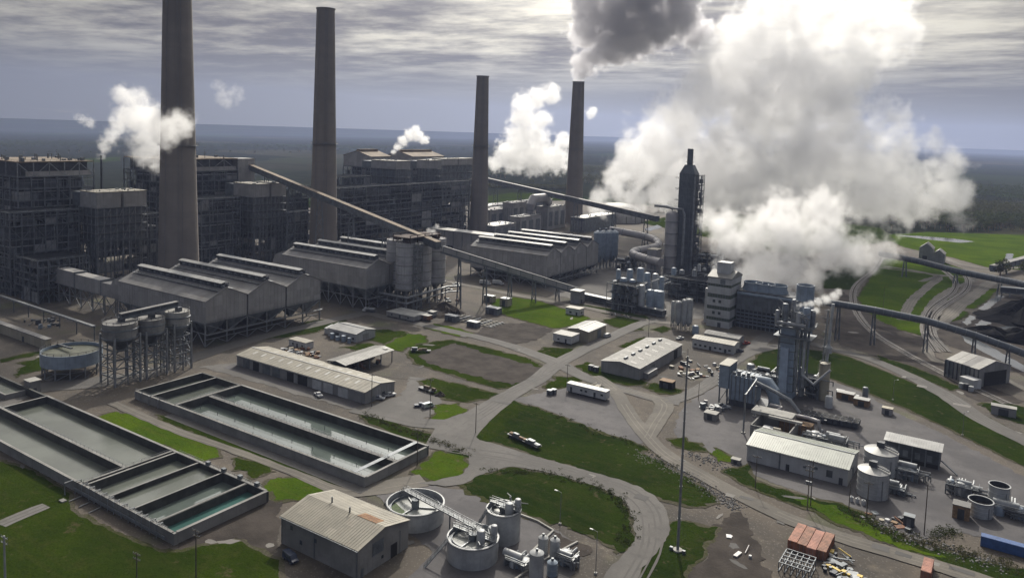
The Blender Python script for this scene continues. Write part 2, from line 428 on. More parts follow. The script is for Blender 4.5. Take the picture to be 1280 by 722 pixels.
def grass_mat(name, c1, c2, c3, dirt):
    m = bpy.data.materials.new(name); m.use_nodes = True; t = NT(m.node_tree); b = m.node_tree.nodes['Principled BSDF']
    g = t.n('ShaderNodeNewGeometry').outputs['Position']
    a = t.noise(g, .03, 6, .6); c = t.noise(g, .16, 6, .65); f = t.noise(g, 1.6, 5, .7); h = t.noise(g, .5, 4, .6)
    col = t.mix(t.ramp(a, .36, .64), c1, c2)
    col = t.mix(t.m('MULTIPLY', t.ramp(c, .50, .70), .75), col, c3)
    col = t.mix(t.m('MULTIPLY', t.ramp(h, .55, .75), .5), col, tuple(x * .45 for x in c1))
    st = t.noise(t.n('ShaderNodeMapping', {0: g, 'Rotation': (0, 0, .62), 'Scale': (.05, 1, 1)}).outputs[0], .42, 3, .5)
    col = t.mix(t.m('MULTIPLY', t.ramp(st, .5, .66), .35), col, c3)
    col = t.mix(t.m('MULTIPLY', t.ramp(t.m('ADD', t.m('MULTIPLY', c, .7), t.m('MULTIPLY', h, .3)), .43, .33), .85), col, dirt)
    col = t.mix(t.m('MULTIPLY', t.ramp(f, .35, .75), .55), col, tuple(x * .4 for x in c1))
    t.link(col, b.inputs['Base Color']); b.inputs['Roughness'].default_value = 1; b.inputs['Specular IOR Level'].default_value = 0
    bp = t.n('ShaderNodeBump', {'Strength': .7, 'Distance': .35}); t.link(t.m('ADD', f, h), bp.inputs['Height']); t.link(bp.outputs[0], b.inputs['Normal'])
    return m
def plain_mat():
    """open country far off: woods, pasture and ploughed fields"""
    m = bpy.data.materials.new('countryside'); m.use_nodes = True; t = NT(m.node_tree); b = m.node_tree.nodes['Principled BSDF']
    g = t.n('ShaderNodeNewGeometry').outputs['Position']
    gw = t.vm('ADD', g, t.vm('SCALE', t.noise(g, .002, 4, .6, 1), 260.0))
    v = t.n('ShaderNodeTexVoronoi', {'Vector': gw, 'Scale': .0016}, voronoi_dimensions='2D')
    sp = t.n('ShaderNodeSeparateColor', {0: v.outputs['Color']})
    wood = t.noise(g, .0011, 5, .55); f = t.noise(g, .03, 6, .7); h = t.noise(g, .012, 4, .6)
    fld = t.mix(sp.outputs[0], (0.0236, 0.0304, 0.0147), (0.0446, 0.0394, 0.0273)); fld = t.mix(t.ramp(sp.outputs[1], .6, .7), fld, (0.0199, 0.0326, 0.0116))
    wd = t.mix(t.ramp(f, .3, .72), (0.0221, 0.0241, 0.0147), (0.0063, 0.0084, 0.00525))
    mask = t.m('MULTIPLY', t.ramp(sp.outputs[2], .48, .56), t.ramp(wood, .46, .52))
    col = t.mix(mask, wd, fld); col = t.mix(t.m('MULTIPLY', t.ramp(h, .5, .62), .35), col, (0.0105, 0.0137, 0.00788))
    t.link(col, b.inputs['Base Color']); b.inputs['Roughness'].default_value = 1; b.inputs['Specular IOR Level'].default_value = 0
    return m
def road_mat(name, c1, c2):
    m = bpy.data.materials.new(name); m.use_nodes = True; t = NT(m.node_tree); b = m.node_tree.nodes['Principled BSDF']
    g = t.n('ShaderNodeNewGeometry').outputs['Position']
    a = t.noise(g, .05, 5, .6); c = t.noise(g, .3, 6, .65); f = t.noise(g, 2.0, 4, .7)
    col = t.mix(t.ramp(a, .35, .65), c1, c2); col = t.mix(t.m('MULTIPLY', t.ramp(c, .5, .75), .5), col, tuple(x * .6 for x in c2))
    col = t.mix(t.m('MULTIPLY', t.ramp(f, .4, .8), .3), col, tuple(x * .5 for x in c2))
    t.link(col, b.inputs['Base Color']); b.inputs['Roughness'].default_value = .85; b.inputs['Specular IOR Level'].default_value = .3
    return m
def water_mat(name, col, rough=.06, rip=.12, sc=.7):
    m = bpy.data.materials.new(name); m.use_nodes = True; t = NT(m.node_tree); b = m.node_tree.nodes['Principled BSDF']
    g = t.n('ShaderNodeNewGeometry').outputs['Position']
    t.link(t.mix(t.ramp(t.noise(g, .07, 4, .5), .3, .7), col, tuple(c * .72 for c in col)), b.inputs['Base Color'])
    b.inputs['Roughness'].default_value = rough; b.inputs['IOR'].default_value = 1.5 if 'still' in name else 1.36; b.inputs['Specular IOR Level'].default_value = .5
    bp = t.n('ShaderNodeBump', {'Strength': rip, 'Distance': .12}); t.link(t.noise(g, sc, 4, .6), bp.inputs['Height']); t.link(bp.outputs[0], b.inputs['Normal'])
    return m
M_GROUND = ground_mat()
M_GRASS = grass_mat('mown_grass', (0.018, 0.0302, 0.00432), (0.0302, 0.0475, 0.00576), (0.0374, 0.0432, 0.0115), (0.072, 0.0576, 0.036))
M_GRASSD = grass_mat('coarse_grass', (0.014, 0.0253, 0.00562), (0.0244, 0.0394, 0.00655), (0.0355, 0.0394, 0.0131), (0.0796, 0.0636, 0.0421))
M_GRASSB = grass_mat('bright_grass', (0.039, 0.0702, 0.0078), (0.0644, 0.102, 0.00877), (0.0683, 0.08, 0.0146), (0.0975, 0.0829, 0.0439))  # lighter green, brightened to paint sunlit patches into the turf colour
M_FRINGE = grass_mat('worn_turf', (.048, .052, .022), (.085, .077, .062), (.10, .09, .075), (.075, .066, .055))
M_ROAD = road_mat('dusty_asphalt', (0.0977, 0.0918, 0.0866), (0.0681, 0.0644, 0.0614))
M_DIRT = road_mat('dirt_track', (0.115, 0.104, 0.0888), (0.0777, 0.0703, 0.0607))
M_TRACK = road_mat('worn_track', (0.0663, 0.0624, 0.0593), (0.0858, 0.0811, 0.0757))
M_TRACKL = road_mat('pale_track', (0.148, 0.135, 0.115), (0.111, 0.101, 0.0866))
M_PAD = road_mat('limestone_pad', (0.0874, 0.0827, 0.0858), (0.0499, 0.0476, 0.0515))
M_ASPH = road_mat('dark_asphalt', (.13, .125, .12), (.09, .085, .08))
M_WATER = water_mat('settling_water', (.105, .115, .10), .12, .3, 1.2)
M_WATERB = water_mat('still_water', (.095, .115, .105), .03, .02, .5)
M_WATERG = water_mat('teal_water', (.05, .11, .10), .1, .15, 1.0)
M_POND = water_mat('pond_water', (.10, .11, .12), .12, .05, .5)

def big(name, r, z, m, c=(0, 0), n=64):
    mb = MB(); mb.add([(c[0] + r * cos(2 * pi * i / n), c[1] + r * sin(2 * pi * i / n), z) for i in range(n)], [tuple(range(n))])
    return props(mb.build(name, m), kind='structure')
big('countryside', 42000, -.4, plain_mat())
sheet('ground', [(-900, -250), (380, -250), (520, 300), (380, 700), (150, 900), (-350, 1180), (-640, 1150), (-800, 800), (-860, 300)], 0, M_GROUND, 12, 20)
# ------------------------------------------------------------------ lawns, roads, pads
lawn([(-120, 560), (0, 578), (40, 588), (85, 618), (88, 638), (140, 666), (200, 690), (228, 690), (255, 682), (300, 676), (322, 690), (350, 700), (346, 760), (300, 860), (-160, 860)])
lawn([(121, 520), (140, 516), (165, 517), (195, 527), (235, 543), (270, 559), (273, 571), (255, 575), (226, 566), (180, 549), (140, 533)], m=M_GRASSB)
lawn([(197, 519), (217, 526), (320, 561), (375, 583), (437, 605), (430, 611), (377, 592), (320, 571), (262, 548), (205, 527)])
lawn([(335, 599), (372, 597), (411, 612), (385, 624), (345, 624), (330, 612)], m=M_GRASSB)
lawn([(293, 574), (318, 577), (338, 589), (322, 597), (298, 586)])
lawn([(515, 592), (530, 578), (547, 565), (575, 570), (587, 580), (580, 592), (546, 601)], m=M_GRASSB)
lawn([(450, 516), (470, 518), (500, 532), (560, 549), (589, 562), (586, 572), (560, 566), (540, 556), (490, 541), (460, 528)], m=M_GRASSD)
lawn([(523, 477), (541, 473), (580, 482), (619, 492), (612, 498), (583, 502), (558, 499), (535, 488)])
lawn([(545, 507), (572, 505), (585, 511), (578, 517), (553, 526), (541, 524)], m=M_GRASSB)
lawn([(510, 442), (520, 432), (545, 427), (566, 425), (620, 438), (660, 448), (682, 460), (676, 474), (641, 484), (622, 485), (570, 470), (520, 454)])
sheet('dark_field', [G(*p) for p in [(522, 446), (545, 437), (568, 429), (602, 440), (640, 450), (676, 459), (678, 468), (660, 478), (638, 480), (614, 475), (570, 464), (535, 454)]], .1675, M_SOIL, 1.0)
lawn([(466, 412), (505, 414), (508, 418), (480, 429), (466, 426)])
lawn([(482, 431), (510, 417), (533, 420), (534, 426), (500, 438), (487, 437)], m=M_GRASSB)
lawn([(432, 434), (460, 429), (468, 432), (446, 438)])
lawn([(385, 402), (430, 397), (432, 401), (395, 415), (355, 422), (330, 424)], m=M_GRASSD)
lawn([(534, 410), (546, 405), (592, 416), (596, 422), (570, 420)], m=M_GRASSB)
lawn([(612, 375), (640, 371), (672, 376), (705, 386), (724, 393), (737, 398), (720, 407), (690, 410), (660, 402), (625, 392)], m=M_GRASSB)
sheet('dark_field', [G(*p) for p in [(590, 420), (612, 406), (660, 403), (690, 412), (672, 424), (640, 432)]], .1665, M_SOIL, 1.0)
lawn([(722, 380), (760, 386), (826, 399), (815, 401), (760, 392), (725, 384)])
lawn([(752, 402), (776, 395), (812, 402), (800, 412), (781, 413)])
lawn([(816, 412), (830, 407), (838, 411), (828, 416)])
lawn([(670, 442), (681, 434), (722, 437), (722, 445), (704, 451), (684, 449)])
lawn([(773, 433), (804, 421), (811, 424), (788, 435)])
lawn([(720, 457), (734, 452), (752, 462), (800, 475), (812, 478), (790, 482), (762, 476), (730, 464)])
lawn([(805, 484), (817, 479), (852, 487), (850, 492), (826, 492)])
lawn([(681, 484), (696, 472), (722, 470), (728, 474), (704, 482), (690, 486)])
lawn([(588, 540), (601, 520), (622, 508), (640, 501), (665, 507), (740, 537), (778, 549), (812, 560), (800, 566), (846, 589), (890, 620), (897, 629), (862, 632), (828, 624), (800, 611), (740, 590), (690, 575), (640, 560), (600, 550)], m=M_GRASSD)
lawn([(588, 540), (601, 520), (622, 508), (640, 504), (655, 512), (632, 530), (625, 545), (606, 549)])
lawn([(576, 607), (608, 592), (641, 584), (690, 593), (740, 608), (774, 622), (788, 645), (790, 664), (782, 690), (764, 681), (702, 655), (665, 645), (638, 632), (608, 624)], m=M_GRASSD)
lawn([(580, 607), (608, 594), (640, 588), (660, 600), (690, 625), (694, 648), (665, 642), (638, 630), (608, 622)])
lawn([(838, 654), (856, 652), (898, 662), (880, 684), (860, 712), (835, 745), (770, 745), (800, 722)], m=M_GRASSD)
lawn([(837, 550), (850, 547), (878, 559), (880, 563), (858, 562)])
lawn([(887, 567), (900, 562), (913, 571), (915, 577), (896, 577)], m=M_GRASSB)
lawn([(903, 588), (935, 580), (942, 600), (985, 614), (1060, 634), (1085, 645), (1130, 672), (1180, 688), (1290, 716), (1290, 742), (1180, 702), (1130, 688), (1080, 662), (1000, 632), (940, 610)], m=M_GRASSD)
lawn([(985, 618), (1040, 632), (1082, 652), (1120, 676), (1180, 697), (1165, 697), (1110, 680), (1040, 650)], m=M_GRASSB)
lawn([(940, 452), (955, 440), (985, 434), (1035, 440), (1060, 446), (1120, 470), (1180, 496), (1240, 525), (1290, 553), (1290, 588), (1240, 562), (1180, 532), (1120, 505), (1085, 490), (1040, 473), (1000, 466), (950, 462)], m=M_GRASSD)
lawn([(1098, 444), (1150, 462), (1200, 484), (1190, 488), (1140, 468), (1100, 449)], m=M_GRASSD)
lawn([(1226, 507), (1248, 500), (1290, 512), (1290, 535), (1250, 520)], m=M_GRASSD)
# pastures between the tracks
lawn([(1072, 374), (1092, 340), (1104, 325), (1132, 320), (1182, 329), (1217, 341), (1196, 362), (1180, 382), (1162, 397), (1156, 420), (1125, 412), (1095, 398)], m=M_GRASSB)
lawn([(1024, 344), (1060, 327), (1086, 334), (1080, 347), (1062, 362), (1030, 360)], m=M_GRASSD)
lawn([(1199, 383), (1230, 361), (1248, 361), (1232, 376), (1216, 386)], m=M_GRASSB)
lawn([(1182, 392), (1198, 387), (1210, 390), (1206, 396), (1190, 402)], m=M_GRASSB)
lawn([(1098, 294), (1160, 290), (1290, 294), (1290, 338), (1258, 336), (1234, 334), (1192, 322), (1130, 309)], m=M_GRASSB)
lawn([(800, 278), (850, 268), (960, 268), (1100, 285), (1120, 300), (1000, 320), (900, 300)])
lawn([(600, 246), (640, 241), (720, 243), (725, 250), (660, 252), (640, 258), (600, 254)])
lawn([(-20, 205), (150, 196), (150, 201), (-20, 213)], m=M_GRASS)
lawn([(20, 470), (32, 452), (58, 446), (60, 462), (36, 466)])
lawn([(0, 450), (30, 443), (57, 438), (57, 441), (0, 453)])

def road(pts, wd, m=None, z=.2, name='road', jit=.3):
    o, line = ribbon(name, [G(*p) for p in pts], wd, z, m or M_ROAD, jit); _z[0] += .0017
    wm = min(wd) if isinstance(wd, list) else wd
    if wm >= 3.6: tracks(line, z + .02 + _z[0] % .01, M_TRACKL if m is M_DIRT else M_TRACK, (.95, -.95) if wm < 6 else (-2.6, -.8, .9, 2.5), .6)
    return o, line
road([(-40, 520), (45, 486), (120, 478), (180, 468), (230, 451), (280, 435), (340, 418), (400, 404), (455, 391), (500, 378)], [14, 13, 15, 13, 10, 9, 9, 9, 9, 8], z=.17)
road([(440, 386), (480, 396), (520, 404), (560, 413), (600, 422), (640, 433), (690, 451), (730, 471), (770, 484), (815, 497), (850, 503)], [7, 7, 7, 7, 7, 7.5, 9, 8, 7, 7.5, 8], z=.185)
road([(548, 562), (570, 540), (600, 518), (640, 492), (672, 474), (694, 456), (722, 441), (760, 423), (800, 405), (830, 398)], [10, 17, 12, 8.5, 8.5, 9, 8, 8, 8, 8], z=.20)
sheet('road', [G(*p) for p in [(735, 760), (760, 712), (783, 690), (793, 670), (792, 650), (785, 635), (775, 622), (755, 612), (735, 605), (705, 596), (675, 588), (640, 583), (607, 591), (577, 606), (556, 608), (520, 603), (545, 601), (580, 592), (587, 580), (586, 570), (540, 553), (552, 526), (578, 517), (592, 532), (588, 542), (600, 550), (640, 562), (690, 576), (740, 590), (765, 597), (795, 607), (815, 617), (830, 632), (837, 650), (836, 668), (822, 690), (805, 710), (770, 765)]], .215, M_ROAD, .35)
road([(440, 512), (480, 519), (520, 528), (560, 530)], [5, 8, 9, 9], z=.19)
sheet('shed_yard', [G(*p) for p in [(250, 458), (300, 452), (456, 507), (500, 495), (512, 470), (540, 474), (552, 500), (540, 522), (505, 524), (440, 512)]], .10, M_ROAD, .8)
road([(745, 470), (768, 488), (785, 515), (808, 545), (835, 570), (870, 590), (910, 612), (950, 632), (990, 650), (1050, 671), (1110, 689), (1200, 716), (1300, 750)], [5, 6.5, 6.5, 6.5, 6.5, 6.5, 6.5, 6.5, 6.5, 6.5, 6.5, 6.5, 6.5], M_DIRT, .225)
road([(760, 486), (800, 492), (830, 505), (815, 535), (808, 548)], [4, 5, 8, 7, 5], M_DIRT, .21)
road([(830, 502), (860, 494), (895, 473), (915, 452), (940, 437), (955, 423), (975, 412), (1000, 404)], [8, 7, 7, 8, 9, 9, 9, 9], M_ROAD, .205)
road([(940, 440), (1000, 428), (1040, 437), (1085, 448), (1135, 469), (1185, 496), (1225, 523), (1300, 560)], [7, 7, 7, 7, 8, 9, 9, 9], M_ROAD, .21)
road([(140, 503), (175, 519), (225, 540), (275, 557), (320, 573), (375, 594), (430, 615), (480, 609), (530, 600)], [4, 4, 4, 3.6, 3.6, 3.6, 5, 9, 9], M_DIRT, .19)
road([(560, 352), (600, 360), (640, 368), (690, 377), (740, 386), (780, 395), (826, 403), (850, 404)], [6, 6, 6, 6, 6, 6, 7, 8], M_DIRT, .19)
road([(0, 656), (30, 643), (58, 632)], [5, 5, 4], M_ASPH, .19, 'path')
sheet('gravel_pad', [G(*p) for p in [(640, 500), (668, 492), (700, 486), (750, 482), (770, 500), (785, 525), (808, 553), (795, 560), (740, 536), (672, 508)]], .09, M_PAD, .8)
sheet('gravel_pad', [G(*p) for p in [(842, 530), (856, 506), (885, 488), (950, 468), (1040, 476), (1085, 493), (1112, 512), (1180, 543), (1240, 574), (1300, 606), (1300, 690), (1200, 664), (1150, 676), (1080, 640), (950, 598), (880, 562), (845, 546)]], .08, M_PAD, .8)
sheet('concrete_yard', [G(*p) for p in [(470, 618), (520, 604), (576, 612), (665, 648), (735, 684), (690, 760), (480, 760), (540, 690), (505, 660)]], .085, M_PAD, .5)
sheet('dark_soil_yard', [G(*p) for p in [(895, 655), (925, 640), (938, 655), (945, 685), (965, 720), (930, 760), (840, 745), (870, 710)]], .12, M_SOIL, 1.2)
sheet('dark_soil_yard', [G(*p) for p in [(220, 690), (270, 640), (300, 622), (345, 626), (350, 655), (340, 700), (322, 688), (290, 674)]], .12, M_SOIL, 1.0)
sheet('dark_soil_yard', [G(*p) for p in [(690, 664), (740, 684), (720, 705), (680, 690)]], .12, M_SOIL, .8)
sheet('coal_yard', [G(*p) for p in [(1140, 400), (1200, 404), (1225, 385), (1262, 368), (1300, 366), (1300, 480), (1240, 450), (1180, 430)]], .13, M_SOIL, 2)
sheet('rail_yard', [G(*p) for p in [(1020, 372), (1050, 362), (1072, 378), (1095, 400), (1130, 415), (1160, 424), (1170, 445), (1230, 480), (1290, 505), (1220, 500), (1120, 455), (1050, 430), (1030, 400)]], .11, M_SOIL, 2)
sheet('plant_yard', [G(*p) for p in [(640, 345), (700, 335), (770, 320), (830, 320), (900, 345), (930, 390), (860, 400), (760, 385), (700, 370)]], .10, M_ROAD, 2)
for pts, wd in (([(1150, 404), (1168, 376), (1188, 362), (1215, 350), (1180, 345), (1150, 352)], 5), ([(1128, 400), (1140, 376), (1160, 358), (1172, 346), (1140, 338), (1105, 333)], 7), ([(1160, 412), (1185, 396), (1200, 382), (1222, 366), (1240, 352), (1262, 344)], 9), ([(1095, 334), (1160, 342), (1220, 348)], 4), ([(1280, 334), (1240, 336), (1200, 330), (1180, 322)], 7), ([(1180, 372), (1160, 440), (1220, 460), (1290, 490)], 5)):
    road(pts, wd, M_DIRT, .2, 'dirt_road', .6)
# shallow water lying in the fields and along the coal yard
for pts in ([(1119, 294), (1150, 295), (1190, 298), (1219, 302), (1200, 303.5), (1160, 299.5)], [(1258, 317), (1266, 317), (1264, 331), (1248, 335), (1240, 335.5), (1255, 329)], [(1222, 386), (1248, 368), (1256, 371), (1232, 388)], [(1203, 403), (1212, 394), (1220, 396), (1210, 407)],
            [(1196, 413), (1204, 411), (1220, 424), (1250, 440), (1290, 462), (1290, 470), (1240, 446), (1208, 428)], [(1219, 408), (1226, 399), (1240, 403), (1229, 411)], [(1250, 408), (1272, 405), (1268, 416), (1254, 412)], [(1096, 347), (1106, 343), (1104, 348)], [(805, 286), (822, 281), (828, 284), (812, 289)]):
    sheet('shallow_water', [G(*p) for p in pts], .16, M_POND, .8)
# two bending railway tracks
M_BALLAST = mat('ballast', (.16, .15, .14), .95, .3, .6, bump=.4); M_RAIL = mat('rail_steel', (.30, .28, .27), .35, .2, 1, metal=.7)
for k, pts in enumerate(([(1102, 322), (1092, 338), (1072, 355), (1066, 370), (1072, 392), (1092, 416), (1130, 440), (1190, 472), (1260, 505)], [(1200, 338), (1210, 350), (1206, 364), (1180, 382), (1166, 396), (1166, 418), (1184, 440)], [(1180, 338), (1194, 352), (1190, 366), (1170, 380), (1158, 394), (1156, 416), (1170, 440)])):
    lb = ['railway track bending beside the pasture at the foot of the steam', 'railway track curving between the pasture and the coal yard, the outer of the pair', 'railway track curving between the pasture and the coal yard, the inner of the pair'][k]
    t = thing('railway_track', lb, 'railway track', (*G(*pts[2]), 0), 'railway tracks')
    o, line = ribbon('ballast_bed', [G(*p) for p in pts], 5.0, .26, M_BALLAST, .2); o['kind'] = 'thing'; del o['kind']
    o.parent = t; o.location = -t.location
    for s in (-1, 1):
        mb = MB(); q = []
        for i, p in enumerate(line):
            d = (line[min(i + 1, len(line) - 1)] - line[max(i - 1, 0)]).normalized(); q.append(p + Vector((-d.y, d.x, 0)) * s * .78 + UPW * .42)
        for a, b in zip(q, q[1:]): mb.bar(a, b, .18, .2)
        mb.build('rail', M_RAIL, t)
    mb = MB()
    for i in range(len(line) - 1):
        a, b = line[i], line[i + 1]; d = (b - a).normalized()
        for j in range(4): mb.obox(a.lerp(b, j / 4), (-d.y, d.x), 2.5, .35, .25, .36)
    mb.build('sleepers', M_POLE, t, kind='stuff')

_o, _line = ribbon('road', [G(*p) for p in [(782, 745), (812, 690), (815, 655), (808, 634), (785, 615), (740, 599), (690, 584), (640, 573), (590, 565), (560, 560)]], 3, .05, M_ROAD, 0)
bpy.data.objects.remove(_o); tracks(_line, .245, M_TRACK, (-2.7, -.9, .9, 2.6), .7)
# ------------------------------------------------------------------ settling basins
def wall_piece(t, x0, x1, y0, y1, z0, z1, m=None, name='basin_wall'):
    return cube(t, name, x0, x1, y0, y1, z0, z1, m or C_CONC)
def water(x0, x1, y0, y1, z, m):
    return props(MB().add([(x0, y0, z), (x1, y0, z), (x1, y1, z), (x0, y1, z)], [(0, 1, 2, 3)]).build('water', m), kind='structure')
C_WETSHADE = mat('shaded_wet_concrete', (.05, .052, .048), .7, .35, .3, streak=True)  # stained inner basin walls, colour darkened further to paint in their shade
ZB = 3.2
XE = G(217.5, 667, ZB)[0]; YB0 = G(217.5, 667, ZB)[1]; YB1 = G(335, 613, ZB)[1]; XL = G(55, 496, ZB)[0] - .5
xs = [G(p, q, ZB)[0] for p, q in ((107, 604), (137, 620), (165, 636), (195, 652))]
ym = G(147, 579, ZB)[1]
b1 = thing('settling_basin', 'large concrete settling basin on the lawn, two long pools and four short cells', 'basin', (XE, YB0, 0))
TW = .8
for nm, x0, x1, y0, y1, z1 in (('basin_wall', XL - 45, XE, YB0, YB0 + TW, ZB), ('basin_wall', XL - 45, XE, YB1 - TW, YB1, ZB - .004), ('end_wall', XE - TW, XE + .003, YB0 + TW, YB1 - TW, ZB),
                               ('end_wall', XL, XL + TW, ym + .5, YB1 - TW, ZB), ('dividing_wall', XL - 45, xs[0], ym - .5, ym + .5, ZB - .1), ('channel_wall', xs[0] - 1.4, xs[0] - .6, YB0 + TW, YB1 - TW, ZB + .1),
                               ('channel_wall', xs[0] + .6, xs[0] + 1.4, YB0 + TW, YB1 - TW, ZB + .1), ('cell_wall', xs[1] - .35, xs[1] + .35, YB0 + TW, YB1 - TW, ZB - .2), ('cell_wall', xs[2] - .35, xs[2] + .35, YB0 + TW, YB1 - TW, ZB - .004), ('cell_wall', xs[3] - .6, xs[3] + .6, YB0 + TW, YB1 - TW, ZB)):
    wall_piece(b1, x0, x1, y0, y1, -.1, z1, C_CONC if (nm == 'basin_wall' and y0 < YB0 + .1) or x1 > XE else C_WETSHADE, nm)
cube(b1, 'coping', XE - TW - .1, XE + .15, YB0 + TW + .2, YB1 - .2, ZB + .002, ZB + .16, C_CONC)
cube(b1, 'coping', xs[0] + 2, XE - 1, YB0 - .15, YB0 + TW - .1, ZB + .002, ZB + .16, C_CONC)
cube(b1, 'coping', XL - 45, xs[0] - 2, YB0 - .15, YB0 + TW - .1, ZB + .002, ZB + .12, C_CONC)
cube(b1, 'coping', XL, XE - 1, YB1 - .7, YB1 + .15, ZB + .002, ZB + .14, C_CONC)
for x in xs[1:]: cube(b1, 'coping', x - .3, x + .3, YB0 + 1, YB1 - 1, ZB + .004, ZB + .1, C_CONC)
water(XL - 45, xs[0] - 1.4, YB0 + TW, ym - .5, .42, M_WATER); water(XL + TW, xs[0] - 1.4, ym + .5, YB1 - TW, .55, M_WATER)
for a, b, z, m in ((xs[0] + 1.4, xs[1] - .35, .7, M_WATER), (xs[1] + .35, xs[2] - .35, 1.7, M_WATER), (xs[2] + .35, xs[3] - .6, .5, M_WATERB), (xs[3] + .6, XE - TW, .7, M_WATERG)):
    water(a, b, YB0 + TW, YB1 - TW, z, m)
rb = MB()
for y in (YB0 + .1, YB1 - .1): rb.rail([(xs[0] + 2, y, ZB), (XE - 3, y, ZB)], 1.0, .03, 2.5)
rb.rail([(XL - 30, ym, ZB), (xs[0] - 3, ym, ZB)], 1.0, .03, 2.5); rb.rail([(xs[0] - 1, YB0 + 1, ZB), (xs[0] - 1, YB1 - 1, ZB)], 1.0, .03)
rb.build('handrails', M_GALV, b1, kind='stuff')
for i in range(13):                                                     # bent feed pipes hung over the near wall
    x = xs[0] - 2.5 + (XE - 4 - xs[0]) * i / 12 + R(-.5, .5)
    MB().path([(x, YB0 + 1.1, ZB - .6), (x, YB0 + 1.1, ZB + .6), (x, YB0 - .7, ZB + .6), (x, YB0 - .7, .2)], .16, 6).build('feed_pipe', M_GALV, b1)
for k, z in ((.6, 1.0), (.75, 1.7)):
    MB().path([(xs[0] - 3, YB0 - k, z), (XE - 3, YB0 - k, z)], .18, 6).build('header_pipe', M_STEEL, b1)
MB().path([(xs[0] - 4, YB0 - .5, ZB + .5), (xs[0] - 4, YB0 - 3, ZB + .5), (xs[0] - 4, YB0 - 3, 0)], .22, 6).build('feed_pipe', M_GALV, b1)
for i in range(3):
    x = xs[0] + 1 + i * 5.5
    MB().path([(x, YB0 - 1, .35), (x + .6, YB0 - 4.6, .35)], .17, 6).build('drain_pipe', M_GALV, b1)
for i in range(4): cube(b1, 'valve_box', XE - 30 + i * 8, XE - 28.6 + i * 8, YB1 - .6, YB1 + .5, ZB + .15, ZB + 1.2, M_STEEL)
MB().box(G(118, 612)[0] - 1, G(118, 612)[0] + 1, YB0 - 6, YB0 - 4.6, 0, .5).build('valve_slab', C_CONC, b1)

ZC = 3.3
X2E = G(456, 596.5, ZC)[0]; Y20 = G(456, 596.5, ZC)[1]; Y21 = G(537, 557, ZC)[1]; X2L = G(165, 489, ZC)[0]; X2m = G(214, 507.5, ZC)[0]; X2d = G(200, 496, ZC)[0] - 4; Y2m = G(262, 492, ZC)[1] - 1
b2 = thing('settling_basin', 'concrete basin beside the long shed, two long mirror-like pools and two narrow cells', 'basin', (X2E, Y20, 0))
for nm, x0, x1, y0, y1, z1 in (('basin_wall', X2L, X2E, Y20, Y20 + TW, ZC), ('basin_wall', X2L, X2E, Y21 - TW, Y21, ZC - .004), ('end_wall', X2E - TW, X2E + .003, Y20 + TW, Y21 - TW, ZC - .25), ('end_wall', X2L, X2L + TW, Y20 + TW, Y21 - TW, ZC),
                               ('cell_wall', X2d - .4, X2d + .4, Y20 + TW, Y21 - TW, ZC - .1), ('cell_wall', X2m - .8, X2m + .8, Y20 + TW, Y21 - TW, ZC + .1), ('dividing_wall', X2m + .8, X2E - TW, Y2m - .9, Y2m + .9, ZC - .15)):
    wall_piece(b2, x0, x1, y0, y1, -.1, z1, C_CONC if (nm == 'basin_wall' and y0 < Y20 + .1) or x1 > X2E else C_WETSHADE, nm)
for x0, x1, y0, y1 in ((X2m, X2E, Y20 - .15, Y20 + TW), (X2m, X2E, Y21 - TW, Y21 + .15)): cube(b2, 'coping', x0, x1, y0, y1, ZC + .003, ZC + .15, C_CONC)
cube(b2, 'coping', X2m + 1, X2E - TW - .1, Y2m - .8, Y2m + .8, ZC - .148, ZC - .05, C_CONC); cube(b2, 'coping', X2m - .7, X2m + .7, Y20 + 1, Y21 - 1, ZC + .102, ZC + .2, C_CONC); cube(b2, 'coping', X2d - .4, X2d + .4, Y20 + 1, Y21 - 1, ZC - .098, ZC, C_CONC); cube(b2, 'coping', X2L, X2L + TW, Y20 + 1, Y21 - 1, ZC + .003, ZC + .1, C_CONC)
cube(b1, 'coping', XL - 45, xs[0] - 1.5, ym - .5, ym + .5, ZB - .098, ZB, C_CONC); cube(b1, 'coping', XL, XL + TW, ym + .6, YB1 - .8, ZB + .003, ZB + .1, C_CONC); cube(b1, 'coping', xs[0] - 1.4, xs[0] - .6, YB0 + 1, YB1 - 1, ZB + .102, ZB + .2, C_CONC); cube(b1, 'coping', xs[0] + .6, xs[0] + 1.4, YB0 + 1, YB1 - 1, ZB + .102, ZB + .2, C_CONC)
cube(b2, 'coping', X2E - TW, X2E + .15, Y20 + 1, Y21 - 1, ZC - .24, ZC - .1, C_CONC)
water(X2L + TW, X2d - .4, Y20 + TW, Y21 - TW, .6, M_WATER); water(X2d + .4, X2m - .8, Y20 + TW, Y21 - TW, .45, M_WATER)
water(X2m + .8, X2E - TW, Y20 + TW, Y2m - .9, .4, M_WATERB); water(X2m + .8, X2E - TW, Y2m + .9, Y21 - TW, .4, M_WATERB)
rb = MB()
for y in (Y2m - .7, Y2m + .7): rb.rail([(X2m + 2, y, ZC - .15), (X2E - 2, y, ZC - .15)], 1.0, .035, 3)
rb.rail([(X2L, Y20 + .4, ZC), (X2E - 2, Y20 + .4, ZC)], .9, .025, 4); rb.rail([(X2m, Y20 + 1, ZC), (X2m, Y21 - 1, ZC)], 1.0, .03)
rb.build('handrails', M_GALV, b2, kind='stuff')
for i in range(9):
    for y in (Y20 + 7.5, Y2m + 7.5):
        x = X2m + 6 + i * 10.5; MB().bar((x, y, 1), (x, y, 2.6), .14).build('marker_post', M_STEEL, b2)
cube(b2, 'walkway', X2E - 6, X2E - 4.4, Y20 + .5, Y21 - .5, ZC + .1, ZC + .22, M_STEEL)
